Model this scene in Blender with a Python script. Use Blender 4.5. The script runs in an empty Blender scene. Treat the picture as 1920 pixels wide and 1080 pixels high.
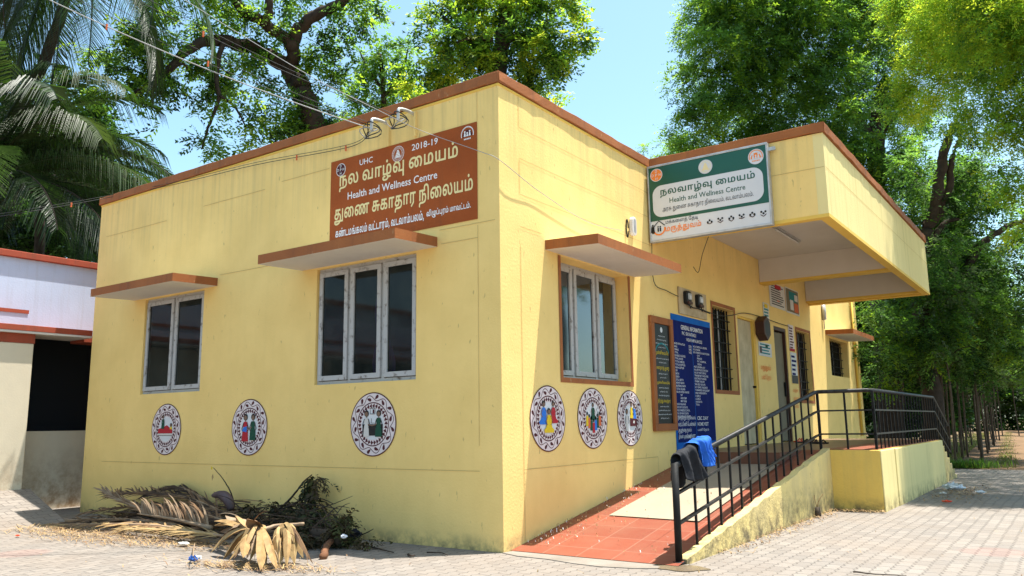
import bpy, math, random
import numpy as np
from mathutils import Vector, Matrix

# ------------------------------------------------------------------ camera, sky, sun, exposure
scene = bpy.context.scene
col = scene.collection
CAM = np.array([4.2251, -5.8684, 1.0889])
RIGHT = np.array([0.81841131, 0.57445123, -0.01444713])
UP = np.array([0.10738414, -0.12819315, 0.98591844])
FWD = np.array([-0.56451003, 0.80843819, 0.16660167])
FPX = 1512.35                                   # focal length in pixels of the 1920 wide photograph
cam_data = bpy.data.cameras.new("camera")
cam = bpy.data.objects.new("camera", cam_data)
col.objects.link(cam)
cam_data.sensor_width = 36.0
cam_data.lens = FPX / 1920 * 36
cam_data.clip_end = 2000
M = Matrix.Identity(4)
for i in range(3):
    M[i][0], M[i][1], M[i][2], M[i][3] = RIGHT[i], UP[i], -FWD[i], CAM[i]
cam.matrix_world = M
scene.camera = cam

SUN = np.array([0.17, 0.178, 1.0]); SUN /= np.linalg.norm(SUN)
elev = math.asin(SUN[2]); azim = math.atan2(SUN[0], SUN[1])
world = bpy.data.worlds.new("World"); scene.world = world
world.use_nodes = True
wn = world.node_tree.nodes; wl = world.node_tree.links
bg = wn["Background"]
sky = wn.new("ShaderNodeTexSky"); sky.sky_type = 'NISHITA'
sky.sun_disc = False
sky.sun_elevation = elev; sky.sun_rotation = azim
sky.air_density = 1.0; sky.dust_density = 1.6; sky.ozone_density = .6
tint = wn.new("ShaderNodeMix"); tint.data_type = 'RGBA'; tint.blend_type = 'MULTIPLY'; tint.inputs[0].default_value = 1.0
tint.inputs[7].default_value = (.95, 1.12, 1.04, 1)    # the clear, slightly cyan sky of the place
wl.new(sky.outputs[0], tint.inputs[6]); wl.new(tint.outputs[2], bg.inputs[0]); bg.inputs[1].default_value = 0.13
sun_data = bpy.data.lights.new("sun", 'SUN'); sun_data.energy = 5.0
sun_data.angle = math.radians(0.53); sun_data.color = (1.0, 0.96, 0.88)
sun = bpy.data.objects.new("sun", sun_data); col.objects.link(sun)
sun.rotation_euler = Vector(SUN).to_track_quat('Z', 'Y').to_euler()
sun.location = (0, 0, 30)
scene.view_settings.view_transform = 'Standard'; scene.view_settings.look = 'None'
scene.view_settings.exposure = 1.18; scene.view_settings.gamma = 1.0
scene.view_settings.use_curve_mapping = False
scene.cycles.max_bounces = 7; scene.cycles.diffuse_bounces = 4; scene.cycles.transparent_max_bounces = 8

rng = np.random.default_rng(7); random.seed(7)

def ray(px, py):
    return FWD * FPX + RIGHT * (px - 960) + UP * (540 - py)
def at(px, py, depth):                           # the point seen at a pixel, so many metres ahead
    return CAM + ray(px, py) * depth / FPX
def on(axis, val, px, py):                       # the point seen at a pixel on a plane x, y or z = val
    d = ray(px, py)
    return CAM + d * (val - CAM[axis]) / d[axis]

# ------------------------------------------------------------------ materials
def nodes_of(name):
    m = bpy.data.materials.new(name); m.use_nodes = True
    nt = m.node_tree
    return m, nt, nt.nodes, nt.links, nt.nodes["Principled BSDF"]

def ramp_node(N, L, src, p0, p1):
    r = N.new("ShaderNodeMapRange"); r.inputs[1].default_value = p0; r.inputs[2].default_value = p1
    L.new(src, r.inputs[0]); return r.outputs[0]

def mix_col(N, L, fac, a, b):
    m = N.new("ShaderNodeMix"); m.data_type = 'RGBA'
    if isinstance(fac, (int, float)): m.inputs[0].default_value = fac
    else: L.new(fac, m.inputs[0])
    for s, v in ((6, a), (7, b)):
        if isinstance(v, tuple): m.inputs[s].default_value = (*v, 1)
        else: L.new(v, m.inputs[s])
    return m.outputs[2]

def math_node(N, L, op, a, b=0.0):
    m = N.new("ShaderNodeMath"); m.operation = op
    for s, v in ((0, a), (1, b)):
        if isinstance(v, (int, float)): m.inputs[s].default_value = v
        else: L.new(v, m.inputs[s])
    return m.outputs[0]

def noise(N, L, vec, scale, detail=5, rough=.6):
    n = N.new("ShaderNodeTexNoise"); n.inputs["Scale"].default_value = scale
    n.inputs["Detail"].default_value = detail; n.inputs["Roughness"].default_value = rough
    L.new(vec, n.inputs["Vector"]); return n.outputs["Fac"]

def mapped(N, L, scale=(1, 1, 1), rot=(0, 0, 0)):
    g = N.new("ShaderNodeNewGeometry"); mp = N.new("ShaderNodeMapping")
    mp.inputs["Scale"].default_value = scale; mp.inputs["Rotation"].default_value = rot
    L.new(g.outputs["Position"], mp.inputs["Vector"]); return mp.outputs[0]

def mat(name, c, c2=None, scale=3., rough=.8, spec=.3, bump=0., bscale=60., metal=0., lo=.35, hi=.7,
        base=None, streak=None, speck=None, top=None):
    """paint or stone: two tones mixed by noise; base=(colour, z0, z1) dirt splashed low, streak=(colour, amount) rain runs, speck=(colour, amount)"""
    m, nt, N, L, P = nodes_of(name)
    P.inputs["Roughness"].default_value = rough; P.inputs["Metallic"].default_value = metal
    P.inputs["Specular IOR Level"].default_value = spec
    P.inputs["Base Color"].default_value = (*c, 1)
    pos = mapped(N, L)
    out = None
    if c2:
        out = mix_col(N, L, ramp_node(N, L, noise(N, L, pos, scale), lo, hi), c, c2)
    if streak:
        v = mapped(N, L, (5, 5, .35))
        f = ramp_node(N, L, noise(N, L, v, 1.6, 6, .65), .52, .75)
        out = mix_col(N, L, math_node(N, L, 'MULTIPLY', f, streak[1]), out or c, streak[0])
    if speck:
        f = ramp_node(N, L, noise(N, L, mapped(N, L, (1, 1, .32)), 24, 3, .5), .68, .72)
        out = mix_col(N, L, math_node(N, L, 'MULTIPLY', f, speck[1]), out or c, speck[0])
    if top:                                       # faint dark runs below the roof edge
        sp = N.new("ShaderNodeSeparateXYZ"); L.new(pos, sp.inputs[0])
        f = ramp_node(N, L, noise(N, L, mapped(N, L, (7, 7, .25)), 1.8, 6, .65), .46, .70)
        f = math_node(N, L, 'MULTIPLY', f, ramp_node(N, L, sp.outputs[2], top[1], top[2]))
        out = mix_col(N, L, math_node(N, L, 'MULTIPLY', f, top[3]), out or c, top[0])
    if base:
        sp = N.new("ShaderNodeSeparateXYZ"); L.new(pos, sp.inputs[0])
        h = ramp_node(N, L, sp.outputs[2], base[2], base[1])
        n2 = ramp_node(N, L, noise(N, L, pos, 7, 8, .7), .40, .62)
        f = math_node(N, L, 'MULTIPLY', h, n2)
        out = mix_col(N, L, f, out or c, base[0])
    if out is not None: L.new(out, P.inputs["Base Color"])
    if bump:
        b = N.new("ShaderNodeBump"); b.inputs["Strength"].default_value = bump; b.inputs["Distance"].default_value = .01
        L.new(noise(N, L, pos, bscale, 4), b.inputs["Height"]); L.new(b.outputs[0], P.inputs["Normal"])
    return m

def leaf_mat(name, c, t, rough=.5, spec=.18, amount=.45):
    m, nt, N, L, P = nodes_of(name)
    P.inputs["Roughness"].default_value = rough; P.inputs["Specular IOR Level"].default_value = spec
    pos = mapped(N, L)
    f = ramp_node(N, L, noise(N, L, pos, 1.7, 3), .35, .65)
    L.new(mix_col(N, L, f, c, tuple(v * .62 for v in c)), P.inputs["Base Color"])
    tr = N.new("ShaderNodeBsdfTranslucent"); tr.inputs[0].default_value = (*t, 1)
    mx = N.new("ShaderNodeMixShader"); mx.inputs[0].default_value = amount
    L.new(P.outputs[0], mx.inputs[1]); L.new(tr.outputs[0], mx.inputs[2])
    L.new(mx.outputs[0], N["Material Output"].inputs[0])
    return m

def glass_mat(name, tint, gloss=.06, clear=.5):
    m, nt, N, L, P = nodes_of(name)
    N.remove(P)
    g = N.new("ShaderNodeBsdfGlossy"); g.inputs["Roughness"].default_value = .05; g.inputs[0].default_value = (.9, .95, 1, 1)
    t = N.new("ShaderNodeBsdfTransparent"); t.inputs[0].default_value = (clear, clear, clear, 1)
    d = N.new("ShaderNodeBsdfDiffuse"); pos = mapped(N, L)      # a film of dust, thicker in patches
    L.new(mix_col(N, L, ramp_node(N, L, noise(N, L, pos, 3.5, 7, .65), .40, .75), tint, tuple(v * 3.2 for v in tint)), d.inputs[0])
    a = N.new("ShaderNodeMixShader"); a.inputs[0].default_value = .45
    L.new(d.outputs[0], a.inputs[1]); L.new(t.outputs[0], a.inputs[2])
    lw = N.new("ShaderNodeFresnel"); lw.inputs[0].default_value = 1.45
    b = N.new("ShaderNodeMixShader"); L.new(math_node(N, L, 'MULTIPLY', lw.outputs[0], gloss), b.inputs[0])
    L.new(a.outputs[0], b.inputs[1]); L.new(g.outputs[0], b.inputs[2])
    L.new(b.outputs[0], N["Material Output"].inputs[0])
    return m

YEL, YEL2 = (.89, .628, .232), (.80, .555, .195)
m_yellow = mat("yellow_limewash", YEL, YEL2, 1.6, .9, .15, .28, 42, streak=((.64, .46, .17), .12), speck=((.36, .26, .10), .55),
               base=((.30, .23, .11), .0, .15), top=((.34, .27, .14), 3.1, 4.27, .38))
m_yellow_lit = mat("sunlit_yellow_limewash", (.82, .67, .30), (.77, .62, .28), 1.1, .88, .2, .3, 55, streak=((.52, .43, .17), .6),
                   base=((.24, .185, .09), .0, .20))  # paler copy of the yellow limewash, sunlight put into its colour
m_ramp_yellow = mat("weathered_yellow_plaster", (.78, .59, .23), (.62, .48, .22), 2.6, .9, .2, .7, 40, streak=((.42, .32, .16), .5), speck=((.2, .15, .08), .7),
                    base=((.115, .092, .06), .0, .42))
m_plat = mat("yellow_platform_plaster", (.84, .57, .13), (.76, .50, .12), 2.0, .9, .2, .5, 40, streak=((.50, .36, .13), .35),
                    base=((.19, .13, .07), .0, .17))
m_deep_yellow = mat("yellow_trim_paint", (.80, .52, .10), (.72, .46, .09), 3, .8)
m_joint = mat("plaster_joint_line", (.52, .38, .14))
m_red = mat("red_brown_paint", (.35, .118, .034), (.28, .090, .027), 2.5, .75, .3, .3, 50, streak=((.12, .055, .03), .5), speck=((.5, .3, .15), .4))
m_red2 = mat("oxide_red_paint", (.36, .07, .035), (.28, .06, .03), 3, .8, streak=((.16, .06, .04), .7))
m_white = mat("white_paint", (.66, .62, .575), (.59, .55, .51), 2, .85, .2, .1, 60)
m_soffit = mat("dull_white_ceiling_paint", (.68, .62, .55), (.62, .56, .49), 1.5, .9, .2)
m_lettergold = mat("cream_yellow_lettering", (.78, .64, .30))
m_letterwhite = mat("white_lettering", (.80, .78, .76))
m_maroon = mat("maroon_line_paint", (.075, .012, .016))
m_pinkwhite = mat("pale_pink_white_paint", (.72, .62, .60), (.68, .58, .57), 6)
m_grey_white = mat("pale_grey_paint", (.66, .66, .67), (.62, .62, .63), 6)
m_black = mat("black_paint", (.012, .012, .012), None, rough=.5)
m_skin = mat("brown_skin_paint", (.20, .12, .08))
m_blue = mat("bright_blue_paint", (.03, .17, .60))
m_green = mat("dark_green_paint", (.012, .07, .04))
m_pyel = mat("bright_yellow_paint", (.72, .50, .02))
m_pred = mat("crimson_paint", (.42, .02, .03))
m_porange = mat("orange_red_paint", (.62, .14, .05))
m_frame = mat("flaking_grey_white_frame", (.44, .43, .42), (.16, .13, .11), 17, .7, .3, .2, 60, lo=.55, hi=.72)
m_glass = glass_mat("dark_window_glass", (.014, .017, .015), .45, .35)
m_glass_b = glass_mat("sky_reflecting_glass", (.015, .02, .02), 2.2, .35)
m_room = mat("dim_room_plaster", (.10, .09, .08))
m_iron = mat("black_iron", (.008, .0076, .0072), (.016, .0155, .015), 9, .6, .18, .1, 60)
m_ironworn = mat("worn_black_iron", (.030, .028, .027), (.010, .0095, .009), 16, .5, .28, .1, 60, lo=.4, hi=.6)
m_door = mat("stained_pale_door", (.58, .48, .30), (.40, .32, .19), 4, .8, streak=((.26, .20, .12), .6))
m_door2 = mat("dull_olive_door", (.20, .165, .10), (.16, .13, .08), 4, .7)
m_wood = mat("plywood_board", (.55, .43, .27), (.40, .29, .16), 7, .8, streak=((.30, .2, .1), .6))
m_brown = mat("dark_brown_wood", (.075, .028, .018), (.05, .02, .014), 5, .5)
m_steel = mat("galvanised_pipe", (.55, .55, .53), (.38, .36, .33), 9, .4, .5, metal=.3)
m_cable = mat("black_cable", (.02, .02, .02), None, rough=.6)
m_cablew = mat("white_cable", (.32, .31, .30), None, rough=.6)
m_bluewall = mat("blue_bordered_paint", (.012, .13, .46), (.01, .10, .37), 4, .8, .1)
m_navy = mat("navy_board_paint", (.006, .014, .115), (.005, .012, .092), 3, .75, .08, streak=((.02, .035, .15), .4))
m_signrust = mat("rust_board_paint", (.36, .088, .024), (.29, .070, .020), 2.0, .85, .1, .2, 45, streak=((.20, .07, .03), .4))
m_granite = mat("polished_black_granite", (.008, .008, .009), (.014, .014, .015), 40, .4, .15)
m_paper = mat("printed_paper", (.68, .66, .62), (.60, .58, .55), 8)
m_teal = mat("teal_print", (.015, .20, .22))
m_signgreen = mat("sign_green_vinyl", (.0045, .075, .045), (.006, .085, .052), 3, .35, .5)
m_signwhite = mat("sign_white_vinyl", (.62, .62, .64), (.57, .57, .59), 2, .35, .5)
m_signorange = mat("sign_orange_vinyl", (.80, .22, .04))
m_alu = mat("dull_aluminium_frame", (.50, .50, .51), (.36, .35, .34), 10, .45, .5, metal=.4)
m_bark = mat("dark_bark", (.060, .042, .030), (.030, .021, .016), 7, .9, .2, .8, 25)
m_bark2 = mat("grey_brown_bark", (.11, .08, .055), (.06, .045, .033), 9, .9, .2, .7, 30)
m_dry = mat("dry_tan_leaf", (.38, .245, .105), (.25, .145, .058), 14, .7)
m_dry2 = mat("dry_brown_leaflet", (.24, .135, .065), (.11, .062, .034), 12, .75)
m_dry3 = mat("dry_dark_brown_leaflet", (.075, .044, .026), (.034, .021, .014), 12, .8)
m_straw = mat("straw", (.42, .29, .13), (.30, .185, .075), 20, .8)
m_rachis = mat("dry_midrib", (.34, .24, .15), (.24, .16, .10), 9, .7)
m_plastic = mat("crumpled_pale_plastic", (.62, .64, .68), None, rough=.35, spec=.5)
m_redplastic = mat("red_plastic", (.75, .06, .02), None, rough=.4)
m_blueplastic = mat("blue_plastic", (.03, .10, .34), None, rough=.35)
m_cloth_black = mat("black_cloth", (.014, .014, .017), (.022, .022, .026), 30, .85)
m_cloth_blue = mat("blue_cloth", (.022, .13, .52), (.018, .10, .42), 20, .85)
m_cloth_purple = mat("purple_cloth", (.40, .20, .80), (.30, .13, .68), 12, .9)
m_beige_tile = mat("beige_floor_tile", (.36, .295, .21), (.31, .25, .18), 1.2, .5, .4)
m_bwhite = mat("blue_white_limewash", (.50, .58, .74), (.45, .52, .67), 1.2, .9, .2, .2, 40, streak=((.36, .38, .42), .45))
m_cream = mat("cream_limewash", (.70, .61, .46), (.62, .54, .41), 1.5, .9, .2, .15, 50, base=((.34, .22, .12), .0, .9))
m_dark_void = mat("dark_void_shade", (.010, .014, .020))  # near-black fill, the unlit room's darkness put into its colour

# pavers: interlocking blocks in rows, world aligned
def paver_mat(name, rot=0.0):
    m, nt, N, L, P = nodes_of(name)
    v = mapped(N, L, (1, 1, 1), (0, 0, math.pi / 2 + rot))
    nz = N.new("ShaderNodeTexNoise"); nz.inputs["Scale"].default_value = 1.3; L.new(v, nz.inputs["Vector"])
    sep = N.new("ShaderNodeSeparateXYZ"); L.new(v, sep.inputs[0])
    zig = math_node(N, L, 'MULTIPLY', math_node(N, L, 'PINGPONG', math_node(N, L, 'ADD', sep.outputs[0], 50.), .05), .5)
    ynew = math_node(N, L, 'ADD', sep.outputs[1], zig)
    ynew = math_node(N, L, 'ADD', ynew, math_node(N, L, 'MULTIPLY', nz.outputs[0], .05))
    cmb = N.new("ShaderNodeCombineXYZ"); L.new(sep.outputs[0], cmb.inputs[0]); L.new(ynew, cmb.inputs[1])
    br = N.new("ShaderNodeTexBrick"); L.new(cmb.outputs[0], br.inputs["Vector"])
    br.inputs["Scale"].default_value = 1.0; br.inputs["Brick Width"].default_value = .20; br.inputs["Row Height"].default_value = .11
    br.inputs["Mortar Size"].default_value = .0055; br.inputs["Mortar Smooth"].default_value = .3
    br.offset = .5
    br.inputs["Color1"].default_value = (.245, .212, .182, 1); br.inputs["Color2"].default_value = (.186, .161, .139, 1)
    br.inputs["Mortar"].default_value = (.088, .076, .064, 1)
    pos = mapped(N, L)
    dirt = ramp_node(N, L, noise(N, L, pos, .8, 7, .65), .42, .70)
    c1 = mix_col(N, L, math_node(N, L, 'MULTIPLY', dirt, .55), br.outputs["Color"], (.205, .155, .115))
    fine = ramp_node(N, L, noise(N, L, pos, 30, 5, .6), .35, .75)
    c2 = mix_col(N, L, math_node(N, L, 'MULTIPLY', fine, .30), c1, (.12, .10, .085))
    # scattered red blocks
    vo = N.new("ShaderNodeTexVoronoi"); vo.inputs["Scale"].default_value = .55; L.new(pos, vo.inputs["Vector"])
    redf = ramp_node(N, L, vo.outputs["Distance"], .16, .12)
    c3 = mix_col(N, L, math_node(N, L, 'MULTIPLY', redf, .22), c2, (.27, .095, .07))
    L.new(c3, P.inputs["Base Color"]); P.inputs["Roughness"].default_value = .85
    b = N.new("ShaderNodeBump"); b.inputs["Strength"].default_value = .55; b.inputs["Distance"].default_value = .012
    inv = math_node(N, L, 'SUBTRACT', 1.0, br.outputs["Fac"])
    L.new(math_node(N, L, 'ADD', inv, math_node(N, L, 'MULTIPLY', fine, .25)), b.inputs["Height"])
    L.new(b.outputs[0], P.inputs["Normal"])
    return m
m_paver = paver_mat("interlocking_paver")

def tile_mat(name):
    m, nt, N, L, P = nodes_of(name)
    v = mapped(N, L)
    br = N.new("ShaderNodeTexBrick"); L.new(v, br.inputs["Vector"]); br.offset = 0
    br.inputs["Scale"].default_value = 1.0; br.inputs["Brick Width"].default_value = .33; br.inputs["Row Height"].default_value = .33
    br.inputs["Mortar Size"].default_value = .004
    br.inputs["Color1"].default_value = (.25, .056, .026, 1); br.inputs["Color2"].default_value = (.20, .045, .022, 1)
    br.inputs["Mortar"].default_value = (.28, .135, .09, 1)
    f = ramp_node(N, L, noise(N, L, v, 3, 6), .40, .75)
    c = mix_col(N, L, math_node(N, L, 'MULTIPLY', f, .5), br.outputs["Color"], (.24, .10, .058))
    L.new(c, P.inputs["Base Color"]); P.inputs["Roughness"].default_value = .5
    return m
m_tile = tile_mat("red_oxide_tile")
m_riser = mat("brown_riser_tile", (.16, .065, .04), (.12, .05, .03), 4, .5)
m_soil = mat("sandy_soil", (.20, .14, .085), (.12, .09, .05), .6, .95, .1, .6, 20)
m_track = mat("reddish_dirt_track", (.215, .13, .075), (.135, .09, .05), 1.2, .95, .1, .6, 12)
m_concrete = mat("pale_concrete", (.26, .225, .19), (.19, .16, .13), 2.5, .9, .2, .4, 40)
m_wet = mat("wet_concrete", (.16, .12, .075), (.20, .15, .10), 5, .18, .5)

# ------------------------------------------------------------------ mesh helpers
LOC = {}
class MB:
    def __init__(s): s.v, s.f, s.mi, s.mats = [], [], [], []
    def m(s, mat):
        if mat not in s.mats: s.mats.append(mat)
        return s.mats.index(mat)
    def add(s, vs, fs, mat):
        o = len(s.v); k = s.m(mat)
        s.v += [tuple(float(c) for c in p) for p in vs]
        s.f += [tuple(o + i for i in f) for f in fs]; s.mi += [k] * len(fs)
        return s
    def box(s, x0, x1, y0, y1, z0, z1, mat, skip=""):
        v = [(x, y, z) for x in (x0, x1) for y in (y0, y1) for z in (z0, z1)]
        return s.add(v, [(0, 1, 3, 2), (4, 6, 7, 5), (0, 4, 5, 1), (2, 3, 7, 6), (0, 2, 6, 4), (1, 5, 7, 3)], mat)
    def bar(s, a, b, w, h, mat, up=(0, 0, 1)):
        a, b = np.array(a, float), np.array(b, float); d = b - a; d /= np.linalg.norm(d)
        r = np.cross(d, up); r /= np.linalg.norm(r) + 1e-9; u = np.cross(r, d)
        v = [p + r * i * w / 2 + u * j * h / 2 for p in (a, b) for i, j in ((-1, -1), (1, -1), (1, 1), (-1, 1))]
        return s.add(v, [(3, 2, 1, 0), (4, 5, 6, 7), (0, 1, 5, 4), (1, 2, 6, 5), (2, 3, 7, 6), (3, 0, 4, 7)], mat)
    def tube(s, pts, rad, mat, n=8, cap=True):
        P = [np.array(p, float) for p in pts]; k = len(P)
        R = [rad] * k if isinstance(rad, (int, float)) else list(rad)
        ref = np.array([.3, .2, .93]); vs = []
        for i in range(k):
            d = P[min(i + 1, k - 1)] - P[max(i - 1, 0)]; d /= np.linalg.norm(d) + 1e-12
            r = np.cross(d, ref)
            if np.linalg.norm(r) < .1: r = np.cross(d, [1, 0, 0])
            r /= np.linalg.norm(r); u = np.cross(d, r); ref = np.cross(r, d) if False else ref
            for j in range(n):
                a = 2 * math.pi * j / n; vs.append(P[i] + (r * math.cos(a) + u * math.sin(a)) * R[i])
        fs = [(i * n + j, i * n + (j + 1) % n, (i + 1) * n + (j + 1) % n, (i + 1) * n + j) for i in range(k - 1) for j in range(n)]
        if cap: fs += [tuple(range(n - 1, -1, -1)), tuple((k - 1) * n + j for j in range(n))]
        return s.add(vs, fs, mat)
    def poly(s, pts, mat): return s.add(pts, [tuple(range(len(pts)))], mat)
    def prism(s, pts, off, mat):                  # a flat outline given thickness along off
        n = len(pts); off = np.array(off, float)
        v = [np.array(p, float) for p in pts]; v += [p + off for p in v]
        return s.add(v, [tuple(range(n - 1, -1, -1)), tuple(range(n, 2 * n))] + [(i, (i + 1) % n, n + (i + 1) % n, n + i) for i in range(n)], mat)
    def build(s, name, parent=None, smooth=False, bevel=0.):
        me = bpy.data.meshes.new(name)
        off = np.array(LOC.get(parent.name, (0, 0, 0))) if parent else np.zeros(3)
        me.from_pydata([tuple(np.array(p) - off) for p in s.v], [], s.f)
        for mt in s.mats: me.materials.append(mt)
        me.polygons.foreach_set("material_index", s.mi)
        if smooth: me.polygons.foreach_set("use_smooth", [True] * len(s.f))
        me.update()
        o = bpy.data.objects.new(name, me); col.objects.link(o)
        if parent: o.parent = parent
        LOC[o.name] = tuple(off)
        if bevel:
            b = o.modifiers.new("bevel", 'BEVEL'); b.width = bevel; b.segments = 2; b.limit_method = 'ANGLE'
        return o

def tag(o, label=None, cat=None, group=None, kind=None):
    if label: o["label"] = label
    if cat: o["category"] = cat
    if group: o["group"] = group
    if kind: o["kind"] = kind
    return o

def thing(name, loc, label, cat, group=None):
    e = bpy.data.objects.new(name, None); col.objects.link(e)
    e.location = loc; e.empty_display_size = .2
    LOC[e.name] = tuple(loc)
    return tag(e, label, cat, group)

def structure(mb, name, kind="structure"):
    return tag(mb.build(name), kind=kind)

def from_arrays(name, V, F, MI, mats, parent=None, smooth=False):
    """many quads at once"""
    off = np.array(LOC.get(parent.name, (0, 0, 0))) if parent else np.zeros(3)
    me = bpy.data.meshes.new(name)
    me.vertices.add(len(V)); me.vertices.foreach_set("co", (V - off).astype(np.float32).ravel())
    n = len(F); me.loops.add(n * 4); me.loops.foreach_set("vertex_index", F.astype(np.int32).ravel())
    me.polygons.add(n); me.polygons.foreach_set("loop_start", np.arange(0, n * 4, 4, dtype=np.int32))
    me.polygons.foreach_set("loop_total", np.full(n, 4, dtype=np.int32))
    for m_ in mats: me.materials.append(m_)
    me.polygons.foreach_set("material_index", MI.astype(np.int32))
    me.update(calc_edges=True)
    o = bpy.data.objects.new(name, me); col.objects.link(o)
    if parent: o.parent = parent
    LOC[o.name] = tuple(off)
    return o

# a flat frame on a wall or a board: 2D points become 3D points a little proud of it
class Frame:
    def __init__(s, origin, right, up=(0, 0, 1)):
        s.o, s.r, s.u = np.array(origin, float), np.array(right, float), np.array(up, float)
        s.n = np.cross(s.r, s.u)
    def p(s, a, b, lift=.004): return s.o + s.r * a + s.u * b + s.n * lift
    def rect(s, mb, a0, a1, b0, b1, mat, lift=.004, thick=None):
        q = [s.p(a, b, lift) for a, b in ((a0, b0), (a1, b0), (a1, b1), (a0, b1))]
        if thick: mb.prism([v - s.n * thick for v in q], s.n * thick, mat)
        else: mb.poly(q, mat)
    def shape(s, mb, pts, mat, lift=.004): mb.poly([s.p(a, b, lift) for a, b in pts], mat)
    def ring(s, mb, c, r0, r1, mat, lift=.004, n=48, sx=1.):
        A = [2 * math.pi * i / n for i in range(n)]
        v = [s.p(c[0] + math.cos(a) * r * sx, c[1] + math.sin(a) * r, lift) for r in (r0, r1) for a in A]
        mb.add(v, [(i, n + i, n + (i + 1) % n, (i + 1) % n)[::-1] for i in range(n)], mat)
    def disc(s, mb, c, r, mat, lift=.004, n=40, sx=1.):
        mb.poly([s.p(c[0] + math.cos(2 * math.pi * i / n) * r * sx, c[1] + math.sin(2 * math.pi * i / n) * r, lift) for i in range(n)], mat)
    def line(s, mb, pts, w, mat, lift=.004, closed=False):
        n = len(pts); P = [np.array(p, float) for p in pts]; L_, R_ = [], []
        for i in range(n):
            a = P[i - 1] if (i > 0 or closed) else P[i]; b = P[(i + 1) % n] if (i < n - 1 or closed) else P[i]
            d = b - a; d /= np.linalg.norm(d) + 1e-9; q = np.array([-d[1], d[0]]) * w / 2
            L_.append(s.p(*(P[i] + q), lift)); R_.append(s.p(*(P[i] - q), lift))
        m = n if closed else n - 1
        mb.add(L_ + R_, [(i, n + i, n + (i + 1) % n, (i + 1) % n) for i in range(m)], mat)
FA = Frame((0, 0, 0), (1, 0, 0))                 # the gable wall, facing the street (-y)
FB = Frame((0, 0, 0), (0, 1, 0))                 # the entrance wall, facing +x
def pa(px, py): q = on(1, 0, px, py); return q[0], q[2]
def pb(px, py): q = on(0, 0, px, py); return q[1], q[2]
ABC = "!#$%&()*+,-./0123456789:;<=>?@ABCDEFGHIJKLMNOPQRSTUVWXYZ[]^_`abcdefghijklmnopqrstuvwxyz{|}~"
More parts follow.
